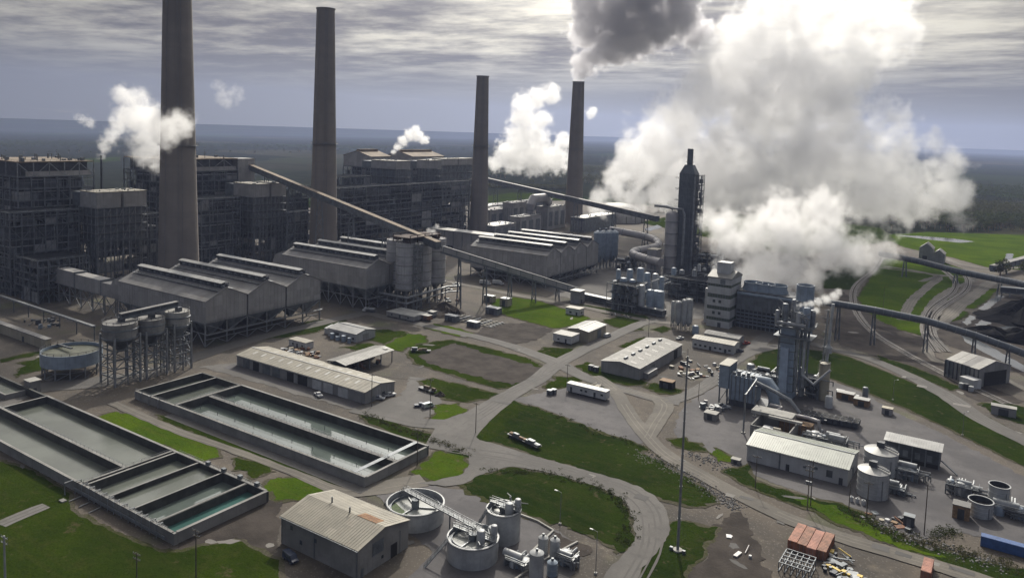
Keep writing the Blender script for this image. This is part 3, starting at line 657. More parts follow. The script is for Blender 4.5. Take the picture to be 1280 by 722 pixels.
cube(b2, 'service_apron', X2m, X2E + 2, Y20 - 4, Y20 - .2, .17, .25, M_ASPH)
for i in range(3):
    x = X2d - 5 + i * 6; MB().path([(x, Y20 + .2, ZC + .3), (x, Y20 - .8, ZC + .3), (x, Y20 - .8, .2)], .18).build('feed_pipe', M_GALV, b2)
# a third basin peeping in at the left edge, with a small pump hut
xp, yp = G(20, 490, 2.2)
b3 = thing('settling_basin', 'low concrete tank at the left edge of the photo beside the pump hut', 'basin', (xp, yp, 0))
for x0, x1, y0, y1 in ((xp - 26, xp, yp - 4, yp - 3.3), (xp - 26, xp, yp + 4, yp + 4.7), (xp - .7, xp, yp - 3.3, yp + 4)): cube(b3, 'basin_wall', x0, x1, y0, y1, 0, 2.2, C_CONC)
water(xp - 26, xp - .7, yp - 3.3, yp + 4, 1.4, M_WATER)
xp, yp = G(38, 493)
hut = thing('pump_hut', 'small concrete pump hut between the dark tank on legs and the large basin', 'hut', (xp, yp, 0))
cube(hut, 'wall', xp - 5, xp, yp, yp + 4, 0, 5, C_CONC); cube(hut, 'roof', xp - 5.3, xp + .3, yp - .3, yp + 4.3, 5.003, 5.3, C_PALE); cube(hut, 'door', xp + .003, xp + .06, yp + 1.2, yp + 2.4, 0, 2.2, M_DARK)

# ------------------------------------------------------------------ sheds and small buildings
def seams(t, x0, x1, y0, y1, ze, zr, axis, step, m, t0=.27):
    mb = MB()
    if axis == 'x': b0, b1, a0, a1 = y0, y1, x0, x1
    else: b0, b1, a0, a1 = x0, x1, y0, y1
    mid = (b0 + b1) / 2; n = int((a1 - a0) / step)
    for i in range(1, n):
        a = a0 + (a1 - a0) * i / n
        for b, e in ((b0 - .3, mid), (b1 + .3, mid)):
            p, q = ((a, b, ze + t0), (a, e, zr + t0 + .02)) if axis == 'x' else ((b, a, ze + t0), (e, a, zr + t0 + .02))
            mb.bar(p, q, .05, .05)
    mb.build('roof_seams', m, t, kind='stuff')
def panels(t, x0, x1, y0, y1, z0, z1, step, m):
    """ribs standing proud on the two wall faces towards the camera"""
    mb = MB()
    for i in range(1, int((x1 - x0) / step)): mb.box(x0 + i * step - .04, x0 + i * step + .04, y0 - .06, y0 - .002, z0, z1)
    for i in range(1, int((y1 - y0) / step)): mb.box(x1 + .002, x1 + .06, y0 + i * step - .04, y0 + i * step + .04, z0, z1)
    mb.build('wall_ribs', m, t, kind='stuff')
def shed(name, label, cat, fp, zr, axis, wm, rm, seam=0, ribs=0, group=None, trim=None, slab=False):
    x0, x1, y0, y1, h = fp
    t = thing(name, label, cat, (x1, y0, 0), group)
    MB().house(x0, x1, y0, y1, 0, h, zr, axis).build('wall', wm, t)
    MB().gable(x0, x1, y0, y1, h, zr, axis).build('roof', rm, t)
    if seam: seams(t, x0, x1, y0, y1, h, zr, axis, seam, rm)
    if ribs: panels(t, x0, x1, y0, y1, .1, h - .1, ribs, wm)
    return t
def front_door(t, name, fp, a, w, z0, z1, m, face='y', d=.08, label=None):
    """a door, window or panel on the face towards -y ('y') or +x ('x'); a = position along that face, 0..1"""
    x0, x1, y0, y1 = fp[:4]
    if face == 'y': c = x0 + (x1 - x0) * a; return cube(t, name, c - w / 2, c + w / 2, y0 - d, y0 - .004, z0, z1, m, label)
    c = y0 + (y1 - y0) * a; return cube(t, name, x1 + .004, x1 + d, c - w / 2, c + w / 2, z0, z1, m, label)

# the treatment building in front
fp = foot((447, 724), 352, 510, 688); x0, x1, y0, y1, h = fp
tb = shed('treatment_building', 'tan-roofed concrete treatment building with a rusty strip in its roof', 'building', fp, h + 2.1, 'x', C_CONC, M_ROOFT, seam=.9)
M_ROOFR = mat('rust_streaked_roof', (.27, .15, .07), .85, .4, .5, col2=(.15, .06, .025), fine=2)
zm = h + 2.1
for i in range(9):
    k = x1 - 9.6 + i * .78; yr = (y0 + y1) / 2
    MB().add([(k, yr - .2, zm + .30), (k + .7, yr - .2, zm + .30), (k + .7, yr + 3.0 , zm - .34), (k, yr + 3.0, zm - .34)], [(0, 1, 2, 3)]).build('roof_panel', M_ROOFR, tb, 'rusted roof panel near the ridge')
cube(tb, 'roof_joint', x0 + 17.5, x0 + 17.62, y0 - .3, y0 + 9, h + .2, h + .27, M_DARK).rotation_euler = (0, 0, 0)
for a, b in ((.28, .56), (.56, .5)): MB().cyl(x0 + (x1 - x0) * a, y0 + (y1 - y0) * b, zm - .2, zm + 1.6, .22, n=10).build('roof_vent', M_STEEL, tb)
lv = front_door(tb, 'louvre', fp, .38, 4.0, 3.6, 7.0, M_STEEL, 'x', .12)
for i in range(7): cube(lv, 'louvre_slat', x1 + .12, x1 + .22, y0 + (y1 - y0) * .38 - 1.9, y0 + (y1 - y0) * .38 + 1.9, 3.8 + i * .45, 4.05 + i * .45, M_STEEL)
front_door(tb, 'door', fp, .70, 2.4, .05, 3.6, M_OPEN, 'x'); front_door(tb, 'window', fp, .47, .7, 1.6, 2.4, M_GLASS, 'x'); front_door(tb, 'door', fp, .08, 1.0, .05, 2.2, M_STEEL, 'x')
for a, z in ((.14, 5.0), (.46, 4.5), (.27, 2.2)): front_door(tb, 'window', fp, a, .9, z, z + 1.1, M_GLASS, 'y')
for a in (.0, .45, .995):
    c = x0 + .15 + (x1 - x0 - .3) * a; MB().path([(c, y0 - .15, h), (c, y0 - .15, .2)], .1).build('downpipe', M_STEEL, tb)
cube(tb, 'gutter', x0 - .3, x1 + .3, y0 - .62, y0 - .38, h - .22, h + .02, M_GALV)
MB().bar((x1 + .3, y0 + 15.2, .0), (x1 + .3, y0 + 15.2, 6.3), .12).build('lamp_bracket', M_STEEL, tb)

# the long workshop shed
fp = foot((456, 505), 296, 493, 490.5); x0, x1, y0, y1, h = fp; LS = fp
ls = shed('workshop_shed', 'very long tan-roofed workshop shed with white roller doors beside the twin basin', 'shed', fp, h + 1.5, 'x', M_SIDE, M_ROOFT, seam=2.2, ribs=1.6)
for px, w_, m, nm, lb in ((396, 5.5, M_WHITEP, 'roller_door', 'white roller door'), (410, 5.5, M_WHITEP, 'roller_door', 'white roller door'), (428.5, 5.5, M_WHITEP, 'roller_door', 'white roller door'), (363, 4.5, M_OPEN, 'open_doorway', None), (378, 6.0, M_OPEN, 'open_doorway', None), (333, 5, M_STEEL, 'roller_door', None), (345, 5, M_STEEL, 'roller_door', None), (320, 4, M_OPEN, 'open_doorway', None), (308, 4.5, M_STEEL, 'roller_door', None), (370, 3, M_SIDE, 'roller_door', None)):
    a = (ony(px, y0) - x0) / (x1 - x0); front_door(ls, nm, fp, a, w_, .05, h - .7, m, 'y', .1, lb)
front_door(ls, 'door', fp, .25, 1.2, .05, 2.2, M_STEEL, 'x'); front_door(ls, 'window', fp, .62, 1.6, 1.3, 2.4, M_GLASS, 'x')
yr = (y0 + y1) / 2
for i in range(12):
    x = x0 + 6 + i * (x1 - x0 - 10) / 12
    for s in (-1, 1):
        ya, yb = yr + s * 2.2, yr + s * 5.0; za, zb = h + 1.5 - 1.5 * 2.2 / (yr - y0) + .29, h + 1.5 - 1.5 * 5.0 / (yr - y0) + .29
        MB().add([(x, ya, za), (x + 1.2, ya, za), (x + 1.2, yb, zb), (x, yb, zb)], [(0, 1, 2, 3) if s > 0 else (3, 2, 1, 0)]).build('skylight', M_SKYL, ls)
cube(ls, 'gutter', x0, x1, y0 - .6, y0 - .4, h - .2, h, M_GALV)
cube(ls, 'ridge_cap', x0 - .3, x1 + .3, yr - .35, yr + .35, h + 1.76, h + 1.85, M_ROOFW)
sheet('concrete_apron', [(x0 - 2, y0 - 6.5), (x1, y0 - 6.5), (x1, y0 - .1), (x0 - 2, y0 - .1)], .115, M_PAD, 0)

# open canopy beside it
zc = 6.0; A, B_, C_, D_ = [Vector((*G(p, q, zc), 0)) for p, q in ((407, 450), (432, 456), (492, 437), (471, 431))]
cx0, cx1, cy0, cy1 = A.x, B_.x, B_.y, C_.y
cn = thing('canopy', 'open-sided canopy with a grey metal roof behind the long workshop shed', 'canopy', (cx1, cy0, 0))
MB().gable(cx0, cx1, cy0, cy1, zc - .3, zc + .6, 'y').build('roof', M_ROOFG, cn); seams(cn, cx0, cx1, cy0, cy1, zc - .3, zc + .6, 'y', 1.2, M_ROOFG)
for i in range(5):
    y = cy0 + .5 + (cy1 - cy0 - 1) * i / 4
    for x in (cx0 + .4, cx1 - .4): MB().bc(x, y, 0, .35, .35, zc - .2).build('post', M_STEEL, cn)
    MB().bar((cx0 + .4, y, zc - .5), (cx1 - .4, y, zc - .5), .3).build('beam', M_STEEL, cn)
cube(cn, 'back_wall', cx0 + .2, cx0 + .4, cy0 + 1, cy1 - 1, 0, 4.5, M_DARK)
cube(cn, 'skylight', (cx0 + cx1) / 2 + 2, (cx0 + cx1) / 2 + 4, cy0 + 28, cy0 + 30, zc + .62, zc + .70, M_SKYL)

# twin-roofed white workshop
fp = foot((445, 428), 410, 469, 418); x0, x1, y0, y1, h = fp
ws = shed('workshop_building', 'white gabled workshop with a pale roof on the lawn behind the canopy', 'building', fp, h + 1.4, 'x', M_WHITE, M_ROOFW, seam=1.2, ribs=1.5)
front_door(ws, 'roller_door', fp, .3, 4, .05, 3.2, M_STEEL, 'y'); front_door(ws, 'door', fp, .72, 1.2, .05, 2.2, M_DARK, 'y'); front_door(ws, 'roller_door', fp, .5, 4.2, .05, 3.4, M_SIDE, 'x'); front_door(ws, 'window', fp, .9, 1.4, 1.2, 2.2, M_GLASS, 'y')
MB().house(x0 - 5, x0 - .02, y0 + 2, y1 - 2, 0, h - 1.2, h - .2, 'x').build('annex', M_WHITE, ws); cube(ws, 'roof_walk', x0, x1, (y0 + y1) / 2 - .3, (y0 + y1) / 2 + .3, h + 1.67, h + 1.8, M_STEEL)
for i in range(4): MB().cyl(x0 + 6 + i * 4.2, y0 - 2.6, 0, R(2, 3.2), R(.9, 1.3), n=12).build('tank', M_BLUEG, ws)
fp = foot((382, 437), 361, 392, 429); x0, x1, y0, y1, h = fp
so = thing('site_cabin', 'small cream site cabin among scrap behind the left half of the long shed', 'cabin', (x1, y0, 0))
cube(so, 'wall', x0, x1, y0, y1, 0, h, M_WHITE); cube(so, 'roof', x0 - .2, x1 + .2, y0 - .2, y1 + .2, h + .003, h + .25, M_ROOFT)
front_door(so, 'door', fp, .5, 1.1, .05, 2.1, M_DARK, 'y'); front_door(so, 'window', fp, .25, 1.2, 1.0, 2.0, M_GLASS, 'y'); front_door(so, 'window', fp, .8, 1.2, 1.0, 2.0, M_GLASS, 'y')

# tan hall with white lean-to
fp = foot((735, 428), 709, 757, 415); x0, x1, y0, y1, h = fp; TH = fp
th = shed('storage_hall', 'tan storage hall with a pale metal roof at the far crossroads', 'hall', fp, h + .9, 'y', M_TAN, M_ROOFW, seam=1.4)
front_door(th, 'roller_door', fp, .62, 4.5, .05, 4.6, M_STEEL, 'x'); cube(th, 'ridge_light', (x0 + x1) / 2 - .4, (x0 + x1) / 2 + .4, y0, y1, h + 1.17, h + 1.28, M_WHITEP)
cube(th, 'gutter', x1 + .36, x1 + .55, y0, y1, h - .25, h - .02, M_STEEL)
fp = foot((714, 432), 691, 724, 421); x0, x1, y0, y1, h = fp
hc = thing('site_trailer', 'white raised site trailer in front of the tan storage hall', 'trailer', (x1, y0, 0))
cube(hc, 'wall', x0, x1, y0, y1, .9, h, M_WHITEP); cube(hc, 'roof', x0 - .2, x1 + .2, y0 - .2, y1 + .2, h + .003, h + .25, M_ROOFG)
for i in range(4): cube(hc, 'support', x0 + .5 + i * (x1 - x0 - 1.4) / 3, x0 + .9 + i * (x1 - x0 - 1.4) / 3, y0 + .4, y0 + .9, 0, .9, M_DARK)
front_door(hc, 'door', fp, .7, 1.0, .95, 3.0, M_DARK, 'y'); front_door(hc, 'window', fp, .3, 1.3, 1.8, 2.7, M_GLASS, 'y')
fp = foot((724, 395), 707, 730, 387); x0, x1, y0, y1, h = fp
sh = thing('small_office', 'little white office beside the bright grass below the sloping conveyor', 'office', (x1, y0, 0))
cube(sh, 'wall', x0, x1, y0, y1, 0, h, M_WHITEP); cube(sh, 'roof', x0 - .3, x1 + .3, y0 - .3, y1 + .3, h + .003, h + .3, M_ROOFT); front_door(sh, 'door', fp, .8, 1.2, .05, 2.1, M_DARK, 'y'); front_door(sh, 'window', fp, .35, 1.6, 1, 2.2, M_GLASS, 'y'); front_door(sh, 'window', fp, .5, 1.6, 1, 2.2, M_GLASS, 'x')

# grey warehouse
fp = foot((799, 475), 751, 852, 461); x0, x1, y0, y1, h = fp
wh = shed('warehouse', 'grey gabled warehouse with a row of ridge vents and pale rooflights', 'warehouse', fp, h + 1.5, 'y', M_SIDE, M_ROOFG, seam=1.5, ribs=1.5)
xm = (x0 + x1) / 2
for i in range(6): cube(wh, 'ridge_vent', xm - .5, xm + .5, y0 + 4.5 + i * 8.2, y0 + 7.6 + i * 8.2, h + 1.72, h + 2.5, M_STEEL)
for i in range(6):
    y = y0 + 4 + i * 8.3
    for s in (-1, 1):
        xa, xb = xm + s * 3.2, xm + s * 6.2; za, zb = h + 1.5 - 1.5 * 3.2 / (xm - x0) + .3, h + 1.5 - 1.5 * 6.2 / (xm - x0) + .3
        MB().add([(xa, y, za), (xb, y, zb), (xb, y + 1.1, zb), (xa, y + 1.1, za)], [(0, 1, 2, 3) if s > 0 else (3, 2, 1, 0)]).build('rooflight', M_SKYL, wh)
front_door(wh, 'roller_door', fp, .84, 4.6, .05, 4.4, M_OPEN, 'x'); front_door(wh, 'roller_door', fp, .30, 4, .05, 3.8, M_STEEL, 'x'); front_door(wh, 'door', fp, .1, 1.2, .05, 2.2, M_DARK, 'x')
MB().box(x1 + .02, x1 + 2.6, y0 + 4, y0 + 15, 0, 2.6).build('lean_to', M_SIDE, wh)

# low white double building behind the warehouse
for (N, Lx, Rx, tp, lb) in (((918, 443), 865, 921, 433), 0, 0)[:1] and (((917, 443), 865, 922, 432, 'low white office range with a flat gable roof below the striped tower building'), ((923, 434), 880, 933, 424, 'low grey range standing directly behind the low white office range')):
    fp = foot(N, Lx, Rx, tp); x0, x1, y0, y1, h = fp; y1 = y0 + 9; fp = (x0, x1, y0, y1, h)
    lo = shed('office_range', lb, 'building', fp, h + .9, 'x', M_WHITE if 'white office range with' in lb else M_SIDE, M_ROOFD if 'grey' in lb else M_ROOFT, seam=1.6)
    for a in (.08, .2, .32, .56, .68, .9): front_door(lo, 'window', fp, a, 1.3, 1.2, 2.2, M_GLASS, 'y')
    front_door(lo, 'door', fp, .44, 1.2, .05, 2.1, M_DARK, 'y'); front_door(lo, 'door', fp, .8, 1.2, .05, 2.1, M_DARK, 'y'); front_door(lo, 'door', fp, .5, 1.2, .05, 2.1, M_DARK, 'x')

# white building lower right
fp = foot((1059, 608), 933, 1072, 587); x0, x1, y0, y1, h = fp; LR = fp
lr = shed('process_building', 'white metal building with a ribbed pale green roof beside the two coned tanks', 'building', fp, h + 2.0, 'x', M_WHITE, M_ROOFGR, seam=.75, ribs=1.8)
for px, w_, z0, z1, nm, m in ((984, 1.2, .05, 2.4, 'door', M_DARK), (1050.5, 1.2, .05, 2.4, 'door', M_DARK), (1036, 1.9, 1.8, 4.0, 'window', M_GLASS), (1019, 1.2, 3, 4.0, 'wall_vent', M_STEEL), (974, .5, 0.1, 5.2, 'downpipe', M_STEEL), (1005, 1.0, 2.6, 3.3, 'wall_vent', M_STEEL)):
    d = front_door(lr, nm, fp, (ony(px, y0) - x0) / (x1 - x0), w_, z0, z1, m, 'y')
    if nm == 'window': c = ony(px, y0); cube(d, 'frame', c - 1.1, c + 1.1, y0 - .14, y0 - .082, 1.65, 1.8, M_STEEL)
front_door(lr, 'roller_door', fp, .5, 3.4, .05, 3.4, M_STEEL, 'x'); front_door(lr, 'wall_lamp', fp, .3, .5, 4.2, 4.6, M_STEEL, 'x', .3)
cube(lr, 'gutter', x0 - .3, x1 + .3, y0 - .62, y0 - .42, h - .25, h - .02, M_GALV); cube(lr, 'ridge_cap', x0 - .35, x1 + .35, (y0 + y1) / 2 - .3, (y0 + y1) / 2 + .3, h + 2.26, h + 2.36, M_STEEL)
# dark shed with white roof
fp = foot((1174, 588), 1105, 1181, 564); x0, x1, y0, y1, h = fp; y1 = y0 + 5.5
ds = thing('equipment_shed', 'dark open-fronted equipment shed with a white ribbed roof on the gravel pad', 'shed', (x1, y0, 0))
cube(ds, 'wall', x0, x1, y0 + .3, y1, 1.6, h - .3, M_DARK); cube(ds, 'plinth', x0 + .5, x1 - .5, y0 + .5, y1 - .2, 0, 1.58, M_OPEN)
MB().ext([(y0 - .6, h - .3), (y1 + .4, h + .7), (y1 + .4, h + .95), (y0 - .6, h - .05)], 'x', x0 - .5, x1 + .5).build('roof', M_ROOFW, ds)
mb = MB()
for i in range(1, 22): x = x0 + (x1 - x0) * i / 22; mb.bar((x, y0 - .6, h), (x, y1 + .4, h + 1.0), .1, .12)
mb.build('roof_seams', M_ROOFW, ds, kind='stuff')
for i in range(5): cube(ds, 'post', x0 + (x1 - x0 - .4) * i / 4, x0 + .4 + (x1 - x0 - .4) * i / 4, y0, y0 + .28, 0, h - .35, M_STEEL)
for i in range(4): cube(ds, 'service_panel', x0 + 2 + i * 3.8, x0 + 3.6 + i * 3.8, y0 + .2, y0 + .295, 2.2, 4.4, M_STEEL)
MB().bar((x1 + .3, y0 + 2, 3), (x1 + 5.5, y0 - 1, .3), .5, .3).build('ramp', M_STEEL, ds)
# small flat building at the far left
fp = foot((57, 437), -30, 64, 425); x0, x1, y0, y1, h = fp
fl = thing('store_building', 'low tan store at the left edge beyond the dark tank on legs', 'building', (x1, y0, 0))
cube(fl, 'wall', x0, x1, y0, y1, 0, h, M_TAN); cube(fl, 'roof', x0 - .3, x1 + .3, y0 - .3, y1 + .3, h + .003, h + .35, M_ROOFD); front_door(fl, 'door', fp, .7, 2, .05, 2.6, M_DARK, 'y')
# ------------------------------------------------------------------ the power station
def chimney(x, y, h, r0, r1, label, rings, cap=True):
    t = thing('chimney', label, 'chimney', (x, y, 0))
    prof = [(r0 + (r1 - r0) * (k / 12) ** .85, h * k / 12) for k in range(13)]
    MB().lathe(x, y, prof, 40, top=False).build('shaft', C_STACK, t, smooth=True)
    MB().lathe(x, y, [(r1 + .02, h), (r1 + .5, h), (r1 + .5, h + .8), (r1 - .6, h + .8), (r1 - .6, h - 4)], 40, top=False).build('rim', C_CONC, t)
    MB().cyl(x, y, h - 3.9, h - 3.8, r1 - .7, n=30).build('flue_mouth', M_OPEN, t)
    for z in rings:
        r = r0 + (r1 - r0) * (z / h) ** .85
        pf = MB().lathe(x, y, [(r, z), (r + 1.7, z), (r + 1.7, z + .25), (r, z + .25)], 28, top=False).build('platform', M_STEEL, t)
        MB().rail([(x + (r + 1.6) * cos(a), y + (r + 1.6) * sin(a), z + .25) for a in [2 * pi * i / 14 for i in range(14)]], 1.3, .05, 3, True).build('railing', M_STEEL, pf)
    mb = MB()
    for k in range(1, 11):
        z = h * k / 11; r = r0 + (r1 - r0) * (z / h) ** .85; mb.lathe(x, y, [(r + .03, z), (r + .10, z + .1), (r + .03, z + .35)], 32, top=False)
    mb.build('shaft_joints', C_STACK, t, kind='stuff')
    u = (Vector((0, 0, 0)) - Vector((x, y, 0))).normalized(); v = Vector((-u.y, u.x, 0))
    for s in (-1, 0, 1):
        d = (u * cos(s * .9 + .2) + v * sin(s * .9 + .2)); MB().path([(x + d.x * (r0 + .25), y + d.y * (r0 + .25), 0), (x + d.x * (r1 + .2), y + d.y * (r1 + .2), h)], .12, 4).build('conductor', M_STEEL, t)
    MB().ladder((x + u.x * (r0 + .4), y + u.y * (r0 + .4), 0), 0.1).build('ladder_foot', M_STEEL, t)
    q = MB(); n = 60
    for s in (-.3, .3):
        q.bar((x + u.x * (r0 + .35) + v.x * s, y + u.y * (r0 + .35) + v.y * s, 2), (x + u.x * (r1 + .35) + v.x * s, y + u.y * (r1 + .35) + v.y * s, h), .1)
    q.build('ladder', M_STEEL, t)
    cube(t, 'door', x + u.x * r0 - 1, x + u.x * r0 + 1, y + u.y * r0 - 1, y + u.y * r0 + 1, 0, 3, M_DARK)
    return t
XC = -470
def chim(px, topy, w0, y0p, w1, y1p, label, ring_py, x=XC):
    y = onx(px, x); d = hypot(x, y); k = d / CF; top = Zat(x, y, topy)
    za, zb = Zat(x, y, y0p), Zat(x, y, y1p); ra, rb = w0 * k / 2, w1 * k / 2
    sl = (rb - ra) / (zb - za); chimney(x, y, top, ra - za * sl, rb + (top - zb) * sl, label, [Zat(x, y, q) for q in ring_py])
    return x, y, top
CH1 = chim(223.5, -32, 45, 332, 31, 2, 'tallest-looking concrete chimney, leftmost of the four, its top beyond the frame', [182])
CH2 = chim(403.8, 12, 34, 300, 21.5, 14, 'concrete chimney second from the left, its smokeless top just inside the frame', [180])
CH3 = chim(597.8, 96, 24, 285, 15, 98, 'concrete chimney without smoke standing behind the middle filter house', [183])
CH4 = chim(716.5, 103, 24, 284, 14.5, 106, 'chimney pouring out dark grey smoke at its top, rightmost of the four', [187])

def baghouse(name, label, fp, zb, zr, nmod, wm, rm):
    """filter house: gabled cells side by side on a braced steel frame, hoppers hanging below, a monitor along each ridge"""
    x0, x1, y0, y1, ze = fp
    t = thing('filter_house', label, 'filter house', (x1, y0, 0), 'filter houses at the chimneys'); wd = (y1 - y0) / nmod
    for i in range(nmod):
        a, b = y0 + i * wd + .5, y0 + (i + 1) * wd - .5; mid = (a + b) / 2
        cell = MB().house(x0, x1, a, b, zb, ze, zr, 'x').build('cell', wm, t)
        MB().gable(x0, x1, a, b, ze, zr, 'x', .3, .45).build('cell_roof', rm, t)
        mo = cube(t, 'ridge_monitor', x0 + 2, x1 - 1.5, mid - 1.7, mid + 1.7, zr - .4, zr + 1.5, M_DARK)
        MB().ext([(mid - 2.5, zr + 2.1), (mid, zr + 2.8), (mid + 2.5, zr + 2.1), (mid + 2.5, zr + 2.35), (mid, zr + 3.05), (mid - 2.5, zr + 2.35)][::1], 'x', x0 + 1.5, x1 - 1).build('monitor_roof', M_ROOFW, mo)
        q = MB(); n = int((x1 - x0) / 3)
        for k in range(n):
            for s in (-1.9, 1.9): q.box(x0 + 2 + k * 3, x0 + 2.3 + k * 3, mid + s - .12, mid + s + .12, zr + .1, zr + 2.2)
            if k % 2: q.box(x0 + 2.6 + k * 3, x0 + 4.2 + k * 3, mid - 2.2, mid - 1.72, zr + .3, zr + 1.4)
        q.build('monitor_louvres', M_STEEL, mo, kind='stuff')
        q = MB()
        for k in range(1, int((x1 - x0) / 2.4)): q.box(x0 + k * 2.4 - .06, x0 + k * 2.4 + .06, a - .08, a - .002, zb, ze - .3)
        for k in range(1, int(wd / 2.4)): q.box(x1 + .002, x1 + .08, a + k * 2.4 - .05, a + k * 2.4 + .05, zb, ze + (zr - ze) * (1 - abs(a + k * 2.4 - mid) / (wd / 2)) - .4)
        q.build('wall_ribs', wm, cell, kind='stuff')
        for s in (-1, 1): cube(cell, 'roof_walkway', x0 + 1, x1 - 1, mid + s * 4.4 - .5, mid + s * 4.4 + .5, zr - 4.4 * (zr - ze) / (wd / 2) + .6, zr - 4.4 * (zr - ze) / (wd / 2) + .75, M_GALV)
        rl = MB(); rl.rail([(x0 + 1, mid - 4.9, zr - 4.4 * (zr - ze) / (wd / 2) + .75), (x1 - 1, mid - 4.9, zr - 4.4 * (zr - ze) / (wd / 2) + .75)], 1.0, .05, 3); rl.rail([(x1 + .2, a, zb + .1), (x1 + .2, b, zb + .1)], 1, .05)
        rl.build('handrail', M_GALV, cell, kind='stuff')
        nh = max(3, int((x1 - x0) / 9))
        for k in range(nh):                                             # hoppers
            xa, xb = x0 + (x1 - x0) * k / nh + .4, x0 + (x1 - x0) * (k + 1) / nh - .4; xm_ = (xa + xb) / 2; zt = zb * .38
            for (c, d) in ((a + .4, mid - .3), (mid + .3, b - .4)):
                ym_ = (c + d) / 2
                MB().add([(xa, c, zb), (xb, c, zb), (xb, d, zb), (xa, d, zb), (xm_ - .6, ym_ - .6, zt), (xm_ + .6, ym_ - .6, zt), (xm_ + .6, ym_ + .6, zt), (xm_ - .6, ym_ + .6, zt)],
                         [(0, 4, 5, 1), (1, 5, 6, 2), (2, 6, 7, 3), (3, 7, 4, 0), (4, 7, 6, 5)]).build('hopper', M_STEEL, t)
        door = front = None
    n = max(3, int((x1 - x0) / 10)); q = MB()
    for j in range(nmod * 2 + 1):
        y = y0 + .6 + (y1 - y0 - 1.2) * j / (nmod * 2)
        for k in range(n + 1):
            x = x0 + .5 + (x1 - x0 - 1) * k / n
            if j == 0 or k == n or (j % 2 == 0): member(t, 'column', (x, y, 0), (x, y, zb), .55, M_GALV if (j == 0 or k == n) else M_STEEL)
        member(t, 'beam', (x0, y, zb - .4), (x1, y, zb - .4), .5, M_STEEL, .7)
    for y in (y0 + .3,):
        for k in range(n):
            xa, xb = x0 + .5 + (x1 - x0 - 1) * k / n, x0 + .5 + (x1 - x0 - 1) * (k + 1) / n
            member(t, 'brace', (xa, y, 0.2), ((xa + xb) / 2, y, zb * .55), .35, M_GALV); member(t, 'brace', (xb, y, .2), ((xa + xb) / 2, y, zb * .55), .35, M_GALV)
        member(t, 'beam', (x0, y, zb * .55), (x1, y, zb * .55), .4, M_GALV)
    for j in range(nmod * 2):
        ya, yb = y0 + .6 + (y1 - y0 - 1.2) * j / (nmod * 2), y0 + .6 + (y1 - y0 - 1.2) * (j + 1) / (nmod * 2); x = x1 - .2
        if j % 2 == 0: member(t, 'brace', (x, ya, zb - .4), (x, yb, zb * .5), .35, M_GALV)
        else: member(t, 'brace', (x, ya, zb * .5), (x, yb, zb - .4), .35, M_GALV)
        member(t, 'brace', (x, ya, .2), (x, (ya + yb) / 2, zb * .3), .3, M_GALV); member(t, 'brace', (x, yb, .2), (x, (ya + yb) / 2, zb * .3), .3, M_GALV)
    for z in (zb * .5, zb * .3): member(t, 'beam', (x1 - .2, y0, z), (x1 - .2, y1, z), .35, M_GALV)
    cube(t, 'walkway', x1 + .1, x1 + 1.6, y0, y1, zb * .5 + .2, zb * .5 + .35, M_GALV); MB().rail([(x1 + 1.6, y0, zb * .5 + .35), (x1 + 1.6, y1, zb * .5 + .35)], 1, .05).build('railing', M_GALV, t)
    cube(t, 'inlet_duct', x0 - 9, x0 + 1, y0 + 4, y1 - 4, zb + 1, zb + 8, wm)
    MB().ext([(x0 - 14, zb + 2), (x0 - 1, zb + 2), (x0 - 1, ze + 2), (x0 - 9, ze - 1)], 'y', y0 + 2, y0 + 8).build('outlet_duct', wm, t)
    return t
f1 = foot((256, 434), 148, 401, 377.5); f2 = foot((457, 388), 352, 540, 336); f3 = foot((682, 360), 587, 747, 320)
def pk(f, n): return f[4] + (f[3] - f[2]) / n * .21
baghouse('f', 'filter house with three gabled cells at the foot of the leftmost chimney', f1, 11.8, pk(f1, 3), 3, M_BAG, M_ROOFD)
baghouse('f', 'filter house beside the four concrete silos, at the foot of the second chimney', f2, 13.2, pk(f2, 3), 3, M_BAG, M_ROOFD)
baghouse('f', 'filter house with four gabled cells in front of the two farther chimneys', f3, 7.6, pk(f3, 4), 4, M_BAG, M_ROOFD)

